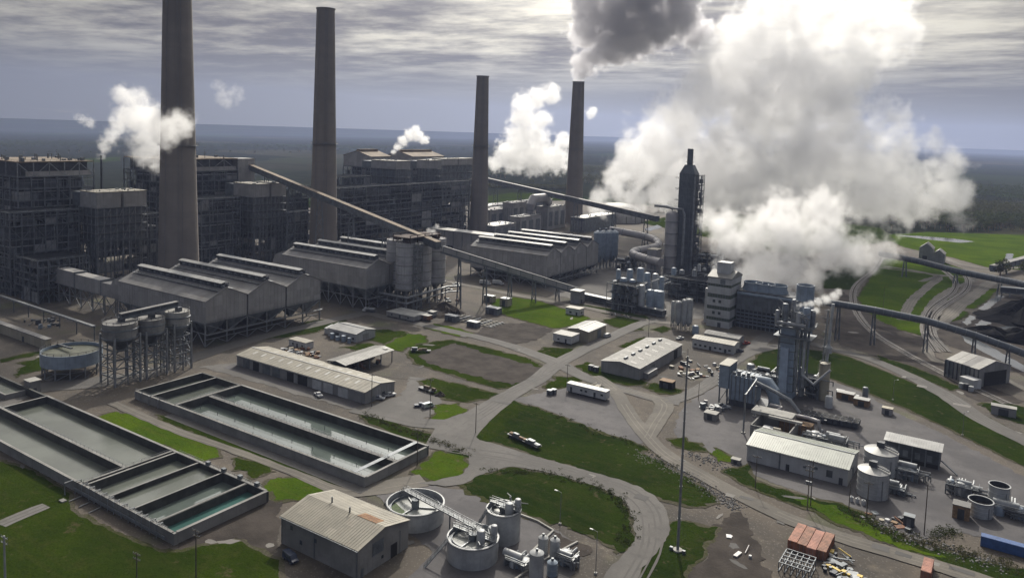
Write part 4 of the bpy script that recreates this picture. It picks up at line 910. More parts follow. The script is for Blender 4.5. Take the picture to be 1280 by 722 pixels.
def lattice(t, x0, x1, y0, y1, z1, nx, ny, lev, m, seed=0, brace=.6, cw=.7, mf=None, z0=0):
    """open steel frame: columns, floor beams and braces on the two faces that show, floors inside, clutter on them"""
    rnd = random.Random(seed); xs_ = [x0 + (x1 - x0) * i / nx for i in range(nx + 1)]; ys_ = [y0 + (y1 - y0) * i / ny for i in range(ny + 1)]; zs = [z0 + (z1 - z0) * i / lev for i in range(lev + 1)]
    for x in xs_: member(t, 'column', (x, y0, z0), (x, y0, z1), cw, m)
    for y in ys_[1:]: member(t, 'column', (x1, y, z0), (x1, y, z1), cw, m)
    for z in zs[1:]:
        member(t, 'beam', (x0, y0, z), (x1, y0, z), cw * .6, m, cw * .9); member(t, 'beam', (x1, y0, z), (x1, y1, z), cw * .6, m, cw * .9)
        MB().box(x0 + .1, x1 - .1, y0 + .1, y1 - .1, z - .35, z - .1).build('floor', mf or M_GRATE, t)
    q = MB(); r = MB(); e = MB(); k = MB(); pn = MB(); pd = MB()
    for i in range(lev):
        for a, b in zip(xs_, xs_[1:]):
            if rnd.random() < .2 and cw > .5: (pn if rnd.random() < .5 else pd).box(a + .3, b - .3, y0 + .5, y0 + .7, zs[i] + .2, zs[i] + (zs[i + 1] - zs[i]) * rnd.uniform(.4, .95))
            if cw > .5: q.bar(((a + b) / 2, y0 + .1, zs[i]), ((a + b) / 2, y0 + .1, zs[i + 1]), cw * .3); q.bar((a, y0, (zs[i] + zs[i + 1]) / 2), (b, y0, (zs[i] + zs[i + 1]) / 2), cw * .3)
        for a, b in zip(ys_, ys_[1:]):
            if rnd.random() < .25 and cw > .5: (pn if rnd.random() < .5 else pd).box(x1 - .7, x1 - .5, a + .3, b - .3, zs[i] + .2, zs[i] + (zs[i + 1] - zs[i]) * rnd.uniform(.4, .95))
            if cw > .5: q.bar((x1, (a + b) / 2, zs[i]), (x1, (a + b) / 2, zs[i + 1]), cw * .3); q.bar((x1, a, (zs[i] + zs[i + 1]) / 2), (x1, b, (zs[i] + zs[i + 1]) / 2), cw * .3)
    for i in range(lev):
        for a, b in zip(xs_, xs_[1:]):
            if rnd.random() < brace: q.bar(*(((a, y0, zs[i]), (b, y0, zs[i + 1])) if rnd.random() < .5 else ((b, y0, zs[i]), (a, y0, zs[i + 1]))), cw * .38)
        for a, b in zip(ys_, ys_[1:]):
            if rnd.random() < brace: q.bar(*(((x1, a, zs[i]), (x1, b, zs[i + 1])) if rnd.random() < .5 else ((x1, b, zs[i]), (x1, a, zs[i + 1]))), cw * .38)
        z = zs[i + 1]
        r.rail([(x0, y0 - .1, z), (x1 + .1, y0 - .1, z), (x1 + .1, y1, z)], 1.1, .06, 5)
        hh = zs[i + 1] - zs[i]
        for _ in range(int((x1 - x0 + y1 - y0) / 9)):                  # vessels, ducts and boxes standing on the floors
            s = rnd.random(); w_ = rnd.uniform(1, 4); d_ = rnd.uniform(1, 3.5); g = rnd.uniform(.35, .85) * hh
            if rnd.random() < .5: cx, cyy = rnd.uniform(x0 + 2, x1 - 2), y0 + rnd.uniform(1.5, 5)
            else: cx, cyy = x1 - rnd.uniform(1.5, 5), rnd.uniform(y0 + 2, y1 - 2)
            if s < .55: e.bc(cx, cyy, zs[i] - .05, w_, d_, g)
            else: e.cyl(cx, cyy, zs[i] - .05, zs[i] + g, d_ * .4, n=8)
        if rnd.random() < .8:
            zz_ = zs[i] + rnd.uniform(.3, .8) * hh; k.path([(x0, y0 + .8, zz_), (x1 - .8, y0 + .8, zz_), (x1 - .8, y1, zz_)], rnd.uniform(.2, .5), 5)
        for _ in range(3):
            cx = rnd.uniform(x0, x1); k.path([(cx, y0 + .6, zs[i]), (cx, y0 + .6, zs[i + 1])], rnd.uniform(.15, .4), 5)
            cyy = rnd.uniform(y0, y1); k.path([(x1 - .6, cyy, zs[i]), (x1 - .6, cyy, zs[i + 1])], rnd.uniform(.15, .4), 5)
    if q.v: q.build('cross_bracing', m, t, kind='stuff')
    if pn.v: pn.build('infill_panels', M_SIDE, t, kind='stuff')
    if pd.v: pd.build('dark_infill_panels', M_DARK, t, kind='stuff')
    r.build('railings', m, t, kind='stuff'); e.build('floor_equipment', M_STEEL, t, kind='stuff'); k.build('pipework', M_GALV, t, kind='stuff')
def roof_clutter(t, x0, x1, y0, y1, z, n, seed, h=4):
    rnd = random.Random(seed); q = MB()
    for _ in range(n):
        cx, cyy = rnd.uniform(x0 + 1, x1 - 1), rnd.uniform(y0 + 1, y1 - 1)
        if rnd.random() < .4: q.cyl(cx, cyy, z, z + rnd.uniform(1, h), rnd.uniform(.2, .6), n=7)
        else: q.bc(cx, cyy, z, rnd.uniform(.8, 3), rnd.uniform(.8, 3), rnd.uniform(.6, h * .5))
    q.rail([(x0, y0, z), (x1, y0, z), (x1, y1, z)], 1.1, .06, 4); q.build('roof_equipment', M_STEEL, t, kind='stuff')
def boiler(label, x1, pxN, pxR, topy, depth, seed, gable=False, lev=9, truss=True):
    y0 = onx(pxN, x1); y1 = onx(pxR, x1); x0 = x1 - depth; z1 = Zat(x1, y0, topy)
    t = thing('boiler_house', label, 'boiler house', (x1, y0, 0), 'boiler houses')
    lattice(t, x0, x1, y0, y1, z1 * (.87 if not gable else .86), 6, 6, lev, M_STEEL, seed, .5, .8)
    cube(t, 'boiler_casing', x0 + 7, x1 - 6, y0 + 6, y1 - 6, .5, z1 * .85, M_DARK)
    za = z1 * .87 + .01
    if gable:
        za = z1 * .86 + .01; zr = z1 + (y1 - y0) * 0 + (x1 - x0) * .13
        MB().house(x0, x1, y0, y1, za, z1, zr, 'y').build('upper_wall', M_BAG, t); MB().gable(x0, x1, y0, y1, z1, zr, 'y', .4, .6).build('roof', M_RUSTROOF, t)
        cube(t, 'ridge_monitor', (x0 + x1) / 2 - 3, (x0 + x1) / 2 + 3, y0 + 2, y1 - 2, zr - 1, zr + 2, M_RUSTROOF)
    else:
        cube(t, 'penthouse', x0 + 4, x1 - 3, y0 + 3, y1 - 3, za, z1 - 1.5, M_DARK); cube(t, 'roof', x0, x1, y0, y1, z1 - 1.4, z1 - .6, M_RUSTROOF)
        n = 5
        for i in range(n + 1): y = y0 + (y1 - y0) * i / n; member(t, 'column', (x1, y, za), (x1, y, z1 - 1.4), .6, M_GALV)
        for i in range(4): x = x0 + (x1 - x0) * i / 4; member(t, 'column', (x, y0, za), (x, y0, z1 - 1.4), .6, M_GALV)
        for i in range(n):
            ya, yb = y0 + (y1 - y0) * i / n, y0 + (y1 - y0) * (i + 1) / n
            if i % 2: member(t, 'brace', (x1, ya, za), (x1, yb, z1 - 1.5), .5, M_GALV)
            else: member(t, 'brace', (x1, ya, z1 - 1.5), (x1, yb, za), .5, M_GALV)
        cube(t, 'wall_band', x1 - .6, x1 + .25, y0 + 5, y1 - 2, za + .3, za + 3.5, M_BAG)
        roof_clutter(t, x0, x1, y0, y1, z1 - .6, 26, seed + 5, 5)
    return x0, x1, y0, y1, z1
M_RUSTROOF = mat('brown_roof', (.20, .155, .11), .85, .3, .08)
B1 = boiler('open steel boiler house at the left edge of the photo, cut by the frame', -548, 25, 119, 201, 62, 1)
B2 = boiler('open steel boiler house between the first two chimneys', -552, 205, 297, 198, 55, 2)
B3 = boiler('brown-roofed boiler house with a gable, just right of the second chimney', -565, 462, 487, 196, 40, 3, True, 8)
B4 = boiler('brown-roofed boiler house behind the small curl of steam', -565, 514, 553, 196, 40, 4, True, 8)
cube(bpy.data.objects['boiler_house.001'], 'stair_tower', B2[1] - 16, B2[1], B2[3] + .5, B2[3] + 17, 0, B2[4] - 1, M_BAG)
t = thing('vent_pipe', 'thin dark vent pipe steaming beside the leftmost boiler house', 'stack', (*D3(126.5, 230, 640).xy, 0)); _v = D3(126.5, 194, 640)
MB().path([(_v.x, _v.y, 0), (_v.x, _v.y, _v.z)], .7, 8).build('pipe', M_DARK, t, smooth=True); MB().path([(_v.x, _v.y, _v.z - 3), (_v.x, _v.y, _v.z - 2.4)], 1.0, 8).build('collar', M_STEEL, t); MB().path([(_v.x + 2, _v.y - 2, 0), (_v.x, _v.y, _v.z * .8)], .3, 5).build('stay', M_STEEL, t)
def esp(label, x1, pxN, pxL, pxR, topy, boty, basey, seed, ribs=4, wm=None, dx=0, split=True):
    """precipitator: pale box on ribbed lower casing and a steel frame"""
    y0 = onx(pxN, x1); y1 = onx(pxR, x1); z1 = Zat(x1, y0, topy); zb = Zat(x1, y0, boty); x0 = ony(pxL, y0, z1)
    t = thing('precipitator', label, 'precipitator', (x1, y0, 0), 'precipitators'); wm = wm or M_BAG
    ys2 = y0 + (y1 - y0) * .5
    for a, b in (((y0, ys2 - 1.0), (ys2 + 1.0, y1)) if split else ((y0, y1),)):
        cube(t, 'upper_casing', x0, x1, a, b, zb, z1, wm); cube(t, 'roof', x0 - .4, x1 + .4, a - .3, b + .3, z1 + .003, z1 + .5, M_ROOFT)
    cube(t, 'rear_casing', x0 - 14, x0 - .8, y0 + 2, y1, zb - 1, z1 - 1, M_STEEL)
    zl = zb * .58; n = ribs
    for i in range(n):
        a = zl + (zb - zl) * i / n; b = zl + (zb - zl) * (i + 1) / n
        cube(t, 'lower_casing', x0 + .8, x1 - .8, y0 + .8, y1 - .8, a, b - .9, M_STEEL); cube(t, 'gallery', x0 - .8, x1 + .9, y0 - .9, y1 + .5, b - .85, b - .55, M_DARK)
    q = MB()
    for i in range(n): z = zl + (zb - zl) * (i + 1) / n - .55; q.rail([(x0 - .8, y0 - .9, z), (x1 + .9, y0 - .9, z), (x1 + .9, y1, z)], 1.1, .06, 4)
    for i in range(9):
        y = y0 + (y1 - y0) * i / 8; q.bar((x1 + .9, y, 0), (x1 + .9, y, zb), .45)
        if i < 8: q.bar((x1 + .9, y, zl + (zb - zl) * .5 * (i % 2)), (x1 + .9, y + (y1 - y0) / 8, zl + (zb - zl) * .5 * (i % 2) + (zb - zl) * .5), .3)
    for i in range(5): x = x0 + (x1 - x0) * i / 4; q.bar((x, y0 - .9, 0), (x, y0 - .9, zb), .45)
    q.build('railings', M_GALV, t, kind='stuff')
    m_ = 6
    for i in range(m_):
        ya, yb = y0 + 1 + (y1 - y0 - 2) * i / m_, y0 + 1 + (y1 - y0 - 2) * (i + 1) / m_
        for xa, xb in ((x0 + 1, (x0 + x1) / 2), ((x0 + x1) / 2, x1 - 1)):
            MB().add([(xa, ya, zl), (xb, ya, zl), (xb, yb, zl), (xa, yb, zl), ((xa + xb) / 2, (ya + yb) / 2, zl * .62)], [(0, 4, 1), (1, 4, 2), (2, 4, 3), (3, 4, 0)]).build('hopper', M_STEEL, t)
    lattice(t, x0, x1 + 1, y0 - 1, y1, zl, 4, 6, 3, M_STEEL, seed, .75, .6)
    roof_clutter(t, x0, x1, y0, y1, z1 + .5, 10, seed + 3, 1.2)
    return x0, x1, y0, y1, z1
E1 = esp('pale box precipitator on dark steel, left of the leftmost chimney', -505, 122.5, 100, 184, 241.5, 261, 350, 11)
E2 = esp('pale box precipitator on dark steel between the first two chimneys', -505, 317.5, 292, 357, 231, 247, 330, 12)
E3 = esp('pale box precipitator right of the second chimney, nearer of two in the row', -500, 493, 464, 511, 202, 212, 300, 13, split=False)
E4 = esp('pale box precipitator behind the sloping conveyor, second of two in the row', -500, 534, 521, 549.5, 201, 211, 300, 14, split=False)
E5 = esp('long pale precipitator running up to the third chimney', -520, 551, 540, 590, 199, 207, 300, 15)
# steel galleries filling the space between the precipitators of the far units
g = thing('steel_gallery', 'dark steel gallery frame between the far precipitators and the sloping conveyor', 'steel frame', (-470, onx(430, -470), 0))
lattice(g, -500, -478, onx(425, -478), onx(585, -478) , 60, 3, 12, 7, M_STEEL, 21, .8, .6)
g = thing('steel_gallery', 'dark steel gallery frame under the leftmost precipitator', 'steel frame', (-480, onx(60, -480), 0))
lattice(g, -515, -486, onx(48, -486), onx(112, -486), 26, 3, 5, 3, M_STEEL, 22, .8, .6)
for (xa, xb, pa_, pb_, hh, nx_, ny_, lv_, sd_, lb_) in ((-542, -520, 14, 100, 52, 3, 6, 6, 24, 'dark steel gallery in front of the leftmost boiler house'), (-530, -512, 180, 204, 46, 2, 3, 5, 25, 'dark steel gallery squeezed between the left precipitator and the leftmost chimney'), (-536, -512, 252, 300, 54, 3, 5, 6, 26, 'dark steel gallery right of the leftmost chimney'),
                                                 (-545, -515, 418, 470, 66, 3, 6, 7, 27, 'dark steel gallery right of the second chimney'), (-560, -530, 352, 392, 58, 3, 5, 6, 28, 'tall steel frame behind the left edge of the second chimney'), (-455, -440, 240, 300, 17, 2, 6, 2, 29, 'low steel frame between the two left filter houses')):
    g = thing('steel_gallery', lb_, 'steel frame', (xb, onx(pa_, xb), 0)); lattice(g, xa, xb, onx(pa_, xb), onx(pb_, xb), hh, nx_, ny_, lv_, M_STEEL, sd_, .8, .6)
    if hh > 40: cube(g, 'inner_casing', xa + 3, xb - 5, onx(pa_, xb) + 4, onx(pb_, xb) - 2, .3, hh * .8, M_DARK)
g = thing('steel_gallery', 'steel frame left of the second chimney carrying cable trays', 'steel frame', (-500, onx(362, -500), 0))
lattice(g, -512, -500, onx(359, -500), onx(392, -500), 40, 2, 4, 5, M_STEEL, 23, .8, .55)
# gas duct on trestles at the left
x1 = -388; ya, yb = onx(42, x1), onx(166, x1)
fp = foot((162, 403), 40, 176, 372)
t = thing('flue_duct', 'long grey box duct on trestles left of the leftmost filter house', 'duct', (fp[1], fp[2], 0))
X0, X1, Y = fp[0] - 6, fp[1], fp[2]; zt, zb_ = 19.5, 11.5; n = 9
for i in range(4):
    a, b = X0 + (X1 - X0) * i / 4, X0 + (X1 - X0) * (i + 1) / 4; h_ = (1.5, 1.0, .2, -.8)[i]
    cube(t, 'duct_section', a + .1, b - .1, Y, Y + 7, zb_, zt + h_, M_BAG); cube(t, 'stiffener', b - .3, b + .3, Y - .25, Y + 7.25, zb_ - .2, zt + h_ + .3, M_STEEL)
for i in range(n + 1):
    x = X0 + (X1 - X0) * i / n
    for y in (Y + .4, Y + 6.6): member(t, 'column', (x, y, 0), (x, y, zb_), .5, M_GALV)
    if i < n:
        x2 = X0 + (X1 - X0) * (i + 1) / n; member(t, 'brace', (x, Y + .4, 0), (x2, Y + .4, zb_), .3, M_GALV); member(t, 'brace', (x2, Y + .4, 0), (x, Y + .4, zb_), .3, M_GALV)
for z in (zb_ - .3, zb_ * .5): member(t, 'beam', (X0, Y + .4, z), (X1, Y + .4, z), .4, M_GALV)
for i in range(3):
    xx = fp[1] + 4 + i * 7; cube(t, 'fan_housing', xx, xx + 5, Y - 1, Y + 8, 0, 12 - i * 1.5, M_BAG)
# long duct house in front of the third chimney
fp = foot((636, 324), 534, 655, 298); x0, x1, y0, y1, h = fp
t = thing('duct_house', 'long pale-roofed duct house in front of the third chimney', 'building', (x1, y0, 0))
cube(t, 'wall', x0, x1, y0, y0 + 14, 0, h, M_BAG); cube(t, 'roof', x0 - .5, x1 + .5, y0 - .5, y0 + 14.5, h + .003, h + .6, M_ROOFW)
for i in range(1, 9): cube(t, 'stiffener', x0 + (x1 - x0) * i / 9 - .3, x0 + (x1 - x0) * i / 9 + .3, y0 - .4, y0 - .004, 0, h, M_STEEL)
for i in range(5): cube(t, 'opening', x0 + 6 + i * (x1 - x0) / 5, x0 + 12 + i * (x1 - x0) / 5, y0 - .1, y0 - .006, .1, 5, M_OPEN)
# halls and ducts behind the farther filter house
def simple_block(name, label, cat, fp, wm, rm, extra=None, n=5):
    x0, x1, y0, y1, h = fp; t = thing(name, label, cat, (x1, y0, 0))
    cube(t, 'wall', x0, x1, y0, y1, 0, h, wm); cube(t, 'roof', x0 - .4, x1 + .4, y0 - .4, y1 + .4, h + .003, h + .6, rm)
    for i in range(n): a = x0 + (x1 - x0) * (i + .2) / n; cube(t, 'wall_panel', a, a + (x1 - x0) * .6 / n, y0 - .12, y0 - .004, h * .15, h * .8, M_SIDE)
    for i in range(3): b = y0 + (y1 - y0) * (i + .2) / 3; cube(t, 'wall_panel', x1 + .004, x1 + .12, b, b + (y1 - y0) * .2, h * .15, h * .8, M_STEEL)
    roof_clutter(t, x0, x1, y0, y1, h + .6, 12, int(abs(x0)), 2.5); return t
for (xa, xb, pa, pb, h, lb, w_) in ((-540, -522, 556, 580, 28, 'brown turbine hall bay between the precipitators and the third chimney', M_BAG), (-520, -500, 612, 640, 22, 'duct block right of the third chimney base', M_BAG), (-500, -486, 640, 662, 30, 'tall duct tower between the two farther chimneys', M_BAG),
                                (-470, -450, 618, 645, 14, 'pale boxy fan house at the foot of the third chimney', M_SIDE), (-462, -448, 650, 676, 20, 'flue breeching block leading to the smoking chimney', M_BAG), (-470, -454, 684, 706, 26, 'sloped breeching tower touching the smoking chimney', M_BAG),
                                (-610, -590, 610, 690, 12, 'row of grey transformers and switch houses near the green field', M_STEEL), (-430, -412, 730, 768, 16, 'dark fan building right of the smoking chimney', M_STEEL)):
    simple_block('duct_block', lb, 'building', (xa, xb, onx(pa, xb), onx(pb, xb), h), w_, M_ROOFW if h < 20 else M_ROOFD)
bd = thing('flue_elbow', 'round grey flue elbow beside the smoking chimney', 'duct', (-462, onx(664, -462), 0)); yy = onx(662, -462)
MB().path([(-462, yy, 0), (-462, yy, 30), (-462, yy + 6, 37), (-462, yy + 32, 37), (-466, yy + 46, 30)], 5, 14).build('duct_shell', M_DUCT, bd, smooth=True)
for i in range(3): MB().lathe(-462, yy, [(5.02, 6 + i * 9), (5.4, 6.1 + i * 9), (5.02, 6.6 + i * 9)], 16, False).build('flange', M_STEEL, bd)
dm = thing('coal_dome', 'low grey storage dome behind the smoking chimney at the left end of the steam', 'dome', (-440, onx(775, -440), 0)); yy = onx(772, -440)
MB().lathe(-440, yy, [(34, 0), (34, 9), (32, 13), (26, 18), (16, 22), (0.1, 24)], 36).build('dome_roof', M_BAG, dm, smooth=True)
for i in range(16): a = 2 * pi * i / 16; cube(dm, 'buttress', -440 + 34.3 * cos(a) - .6, -440 + 34.3 * cos(a) + .6, yy + 34.3 * sin(a) - .6, yy + 34.3 * sin(a) + .6, 0, 9, C_CONC)

# ---- conveyors
def conveyor(label, p, q, wd, ht, wm, rm, sup, name='conveyor_gallery', group=None, tube=False, cols=None):
    """enclosed belt gallery from p to q; sup = fractions along it where trestles stand"""
    p, q = Vector(p), Vector(q); t = thing(name, label, 'conveyor', (p.x, p.y, 0), group); d = (q - p); L = d.length; f = Vector((d.x, d.y, 0)).normalized(); n = Vector((-f.y, f.x, 0))
    if tube: MB().path([p, q], wd / 2, 12).build('tube', wm, t, smooth=True)
    else:
        MB().bar(p, q, wd, ht).build('gallery', wm, t)
        up = n.cross(d.normalized()) * -1; up = up if up.z > 0 else -up
        MB().bar(p + up * (ht / 2 + .2), q + up * (ht / 2 + .2), wd + .7, .35).build('roof', rm, t)
        MB().bar(p - up * (ht / 2 + .6), q - up * (ht / 2 + .6), wd * .8, 1.1).build('truss', M_STEEL, t)
    k = max(3, int(L / (6 if tube else 9))); mb = MB()
    for i in range(k + 1):
        c = p.lerp(q, i / k)
        if tube: a = p.lerp(q, i / k); b = a + d.normalized() * .5; mb.path([a, b], wd / 2 + .18, 12)
        else: mb.bar(c - n * (wd / 2 + .1) - UPW * ht / 2, c - n * (wd / 2 + .1) + UPW * ht / 2, .3); mb.bar(c + n * (wd / 2 + .1) - UPW * ht / 2, c + n * (wd / 2 + .1) + UPW * ht / 2, .3)
    mb.build('gallery_ribs', M_STEEL, t, kind='stuff')
    for s in sup:
        c = p.lerp(q, s); zt = c.z - (wd if tube else ht) / 2 - .8
        for a in (-1, 1):
            member(t, 'leg', c + n * a * (wd * .7 + zt * .04) - UPW * c.z, c + n * a * wd * .45 + UPW * (zt - c.z), .6, M_STEEL)
        kk = max(1, int(zt / 7))
        for i in range(kk):
            za, zb2 = zt * i / kk, zt * (i + 1) / kk; w1, w2 = wd * .7 + zt * .04 - (wd * .25 + zt * .04) * i / kk, wd * .7 + zt * .04 - (wd * .25 + zt * .04) * (i + 1) / kk
            member(t, 'brace', c - n * w1 + UPW * (za - c.z), c + n * w2 + UPW * (zb2 - c.z), .3, M_STEEL); member(t, 'brace', c + n * w1 + UPW * (za - c.z), c - n * w2 + UPW * (zb2 - c.z), .3, M_STEEL)
    return t
SIL = G(527, 388)
pa = D3(312, 208, hypot(*(B2[1] - 2, onx(312, B2[1] - 2)))); pb = D3(548, 306, hypot(*SIL) + 4)
conveyor('rust-topped sloping conveyor climbing from the four silos to the boiler house', pa, pb, 3.6, 3.4, M_STEEL, M_RUSTROOF, (.12, .28, .45, .62, .78, .92), group='sloping conveyors')
pc = D3(553, 311, hypot(*SIL) + 6); pd = Vector((*G(722, 373), 5.5))
conveyor('white sloping conveyor running down from the four silos to the yard', pc, pd, 3.6, 3.2, M_BAG, M_ROOFW, (.12, .3, .48, .66, .84), group='sloping conveyors')
pe = Vector((*G(830, 397), 3.0))
conveyor('low flat conveyor on the ground beyond the end of the white sloping one', pd + Vector((.5, .5, -2.6)), pe, 4, 2.6, M_DARK, M_GALV, (.05, .2, .35, .5, .65, .8, .95))
hs = thing('transfer_hut', 'small white conveyor head hut where the white slope meets the ground', 'hut', (*G(722, 376), 0)); xh, yh = G(722, 378)
cube(hs, 'wall', xh - 4, xh + 3, yh - 3, yh + 4, 0, 8, M_SIDE); cube(hs, 'roof', xh - 4.4, xh + 3.4, yh - 3.4, yh + 4.4, 8.003, 8.4, M_ROOFW); cube(hs, 'door', xh + 3.004, xh + 3.1, yh - 1, yh + .6, 0, 2.4, M_DARK)
conveyor('distant conveyor crossing behind the two farther chimneys', D3(607, 224, 1010), D3(822, 273, 760), 4.5, 4.0, M_STEEL, M_ROOFD, (.08, .25, .42, .6, .8, .95))
# ---- four concrete silos
sx, sy = G(527, 390); d = hypot(sx, sy); sr = 4.15 * d / CF * 2.05
ss = []
for i, (px, rr) in enumerate(((510, 10), (536, 8.5), (541, 8.5), (527, 8.5))): pass
fp = foot((508, 388), 496, 556, 361); X1, Y0 = fp[1], fp[2]; zpl = Zat(X1, Y0, 363)
zt = Zat(X1, Y0, 306)
for i, (dx, dy) in enumerate(((0, 0), (0, 14.5), (0, 29), (-14.5, 7))):
    lb = ('front one of the tight concrete silo group below the conveyor head', 'middle one of the concrete silos in the row facing the yard', 'rightmost of the concrete silos in the row facing the yard', 'concrete silo standing behind the front two')[i]
    X, Y = X1 - 7 + dx, Y0 + 7 + dy; t = thing('storage_silo', lb, 'silo', (X, Y, 0), 'concrete silos under the conveyor head'); r = 6.6
    MB().cyl(X, Y, zpl, zt, r, n=28).build('shell', C_SILO, t, smooth=True)
    for k in range(5): z = zpl + (zt - zpl) * (k + .5) / 5; MB().lathe(X, Y, [(r + .01, z), (r + .14, z + .1), (r + .14, z + .4), (r + .01, z + .5)], 28, False).build('hoop', C_CONC, t)
    MB().cyl(X, Y, zpl - 1, zpl - .01, r + .6, n=24).build('base_slab', C_CONC, t)
    for a in (45, 135, 225, 315): MB().bc(X + 4.6 * cos(radians(a)), Y + 4.6 * sin(radians(a)), 0, 1.2, 1.2, zpl - 1).build('leg', C_CONC, t)
    MB().lathe(X, Y, [(.8, zpl - 5.5), (4, zpl - 1)], 16, False).build('cone', M_STEEL, t)
    q = MB(); q.rail([(X + (r - .2) * cos(2 * pi * j / 14), Y + (r - .2) * sin(2 * pi * j / 14), zt) for j in range(14)], 1.1, .06, 3, True); q.bc(X, Y, zt, 4, 3, 2.4); q.cyl(X + 3, Y - 2, zt, zt + 1.8, .8, n=8); q.build('top_equipment', M_RUSTD, t, kind='stuff')
t = thing('stair_tower', 'open steel ladder tower in front of the concrete silos', 'stair tower', (X1 + 1, Y0 + 13, 0))
ys_t = onx(518, X1 + 2); lattice(t, X1 + .6, X1 + 3.6, ys_t, ys_t + 5, zt, 1, 1, 9, M_GALV, 5, 1, .34)
t = thing('silo_head', 'rusty timber-coloured conveyor head frame over the silos', 'steel frame', (X1 - 8, Y0 + 4, zt)); cube(t, 'deck', X1 - 16, X1 - 1, Y0 + 3, Y0 + 34, zt + 3.3, zt + 3.7, M_RUSTD)
for i in range(5):
    for x in (X1 - 15.5, X1 - 1.5): member(t, 'post', (x, Y0 + 4 + i * 7, zt), (x, Y0 + 4 + i * 7, zt + 5), .4, M_RUSTD)
for x in (X1 - 15.5, X1 - 1.5): member(t, 'beam', (x, Y0 + 4, zt + 5), (x, Y0 + 32, zt + 5), .4, M_RUSTD)
t = thing('pipe_rack', 'low steel pipe rack in front of the silo legs', 'pipe rack', (X1 + 6, Y0 - 10, 0))
for k, z in enumerate((9.0, 5.5)):
    MB().path([(X1 - 30, Y0 - 4, z), (X1 + 3.5, Y0 - 4, z), (X1 + 3.5, Y0 + 36, z + 1), (X1 + 8, Y0 + 44, z + 1), (X1 + 8, Y0 + 44, 0)], .7 - .2 * k, 8).build('pipe', M_GALV, t)
for i in range(5): member(t, 'column', (X1 - 28 + i * 7.8, Y0 - 4, 0), (X1 - 28 + i * 7.8, Y0 - 4, 9), .4, M_GALV)
for i in range(5): member(t, 'column', (X1 + 3.5, Y0 + 2 + i * 8, 0), (X1 + 3.5, Y0 + 2 + i * 8, 10), .4, M_GALV)
# ---- silos right of the farther filter house
for i, px in enumerate((748, 756, 764)):
    X = -292 + i * 3; Y = onx(px, X); t = thing('ash_silo', ('blue-grey ash silo touching the farther filter house', 'blue-grey ash silo, middle of three beside the big pipe', 'blue-grey ash silo nearest the big pipe')[i], 'silo', (X, Y, 0), 'blue-grey ash silos'); h = 31
    MB().lathe(X, Y, [(.8, 5), (5.2, 11), (5.2, h - 1), (3, h + .6), (.2, h + 1)], 20).build('shell', M_BLUEG, t, smooth=True)
    for a in (45, 135, 225, 315): member(t, 'leg', (X + 4.6 * cos(radians(a)), Y + 4.6 * sin(radians(a)), 0), (X + 4.6 * cos(radians(a)), Y + 4.6 * sin(radians(a)), 12), .6, M_STEEL)
    q = MB().rail([(X + 4.5 * cos(2 * pi * j / 10), Y + 4.5 * sin(2 * pi * j / 10), h - .5) for j in range(10)], 1.2, .06, 3, True); q.bc(X, Y, h + .6, 2, 2, 2); q.build('top_equipment', M_STEEL, t, kind='stuff')

# ---- cone-bottomed silos and the dark tank on legs, left
for i, (px, py, tp, wpx, lb) in enumerate(((151, 477, 402, 37, 'round ash silo on steel legs, nearest and darkest of three'), (188.5, 468, 397, 31, 'round ash silo on steel legs, middle of three'), (222, 460, 388, 27, 'round pale ash silo on steel legs beside the filter house, farthest of three'))):
    X, Y = G(px, py); k = hypot(X, Y) / CF; r = wpx * k / 2; h = Zat(X, Y, tp) ; zc_ = h * .74
    t = thing('hopper_silo', lb, 'silo', (X, Y, 0), 'ash silos on legs')
    MB().lathe(X, Y, [(r, zc_), (r, h)], 24).build('shell', C_PALE if i == 2 else C_OLD, t, smooth=True); MB().lathe(X, Y, [(.7, zc_ - 6), (r - .02, zc_ - .02)], 20, False).build('cone', M_DARK if i < 2 else M_STEEL, t, smooth=True)
    MB().lathe(X, Y, [(r + .01, h - 3), (r + .35, h - 2.9), (r + .35, h - 2.4), (r + .01, h - 2.3)], 24, False).build('hoop', M_STEEL, t); MB().lathe(X, Y, [(r + .01, zc_ + .1), (r + .3, zc_ + .2), (r + .3, zc_ + .8), (r + .01, zc_ + .9)], 24, False).build('hoop', M_STEEL, t)
    lg = [(X + a * r * .8, Y + b * r * .8) for a, b in ((-1, -1), (1, -1), (1, 1), (-1, 1))]
    for a in lg: member(t, 'leg', (*a, 0), (*a, zc_ + 2), .7, M_GALV)
    for a, b in zip(lg, lg[1:] + lg[:1]):
        for z in (zc_ * .2, zc_ * .4, zc_ * .6, zc_ * .8, zc_ + 1.5): member(t, 'beam', (*a, z), (*b, z), .4, M_STEEL)
        member(t, 'brace', (*a, zc_ * .4), (*b, zc_ * .8), .3, M_STEEL); member(t, 'post', ((a[0] + b[0]) / 2, (a[1] + b[1]) / 2, 0), ((a[0] + b[0]) / 2, (a[1] + b[1]) / 2, zc_), .4, M_STEEL)
        member(t, 'brace', (*a, 0), (*b, zc_ * .35), .25, M_STEEL); member(t, 'brace', (*b, zc_ * .35), (*a, zc_ * .7), .25, M_STEEL)
    q = MB().rail([(X + r * cos(2 * pi * j / 14), Y + r * sin(2 * pi * j / 14), h) for j in range(14)], 1.2, .06, 3, True); q.bc(X + 1, Y, h, 2.5, 2, 1.8); q.cyl(X - 2, Y + 1, h, h + 1.6, .7, n=8); q.build('top_equipment', M_DARK, t, kind='stuff')
    if i == 0: S0 = (X, Y, h)
    if i == 2: conveyor('narrow timber-brown conveyor bridge over the ash silos', (S0[0], S0[1], S0[2] + 2.6), (X, Y, h + 3.4), 1.8, 1.2, M_DARK, M_ROOFD, ())
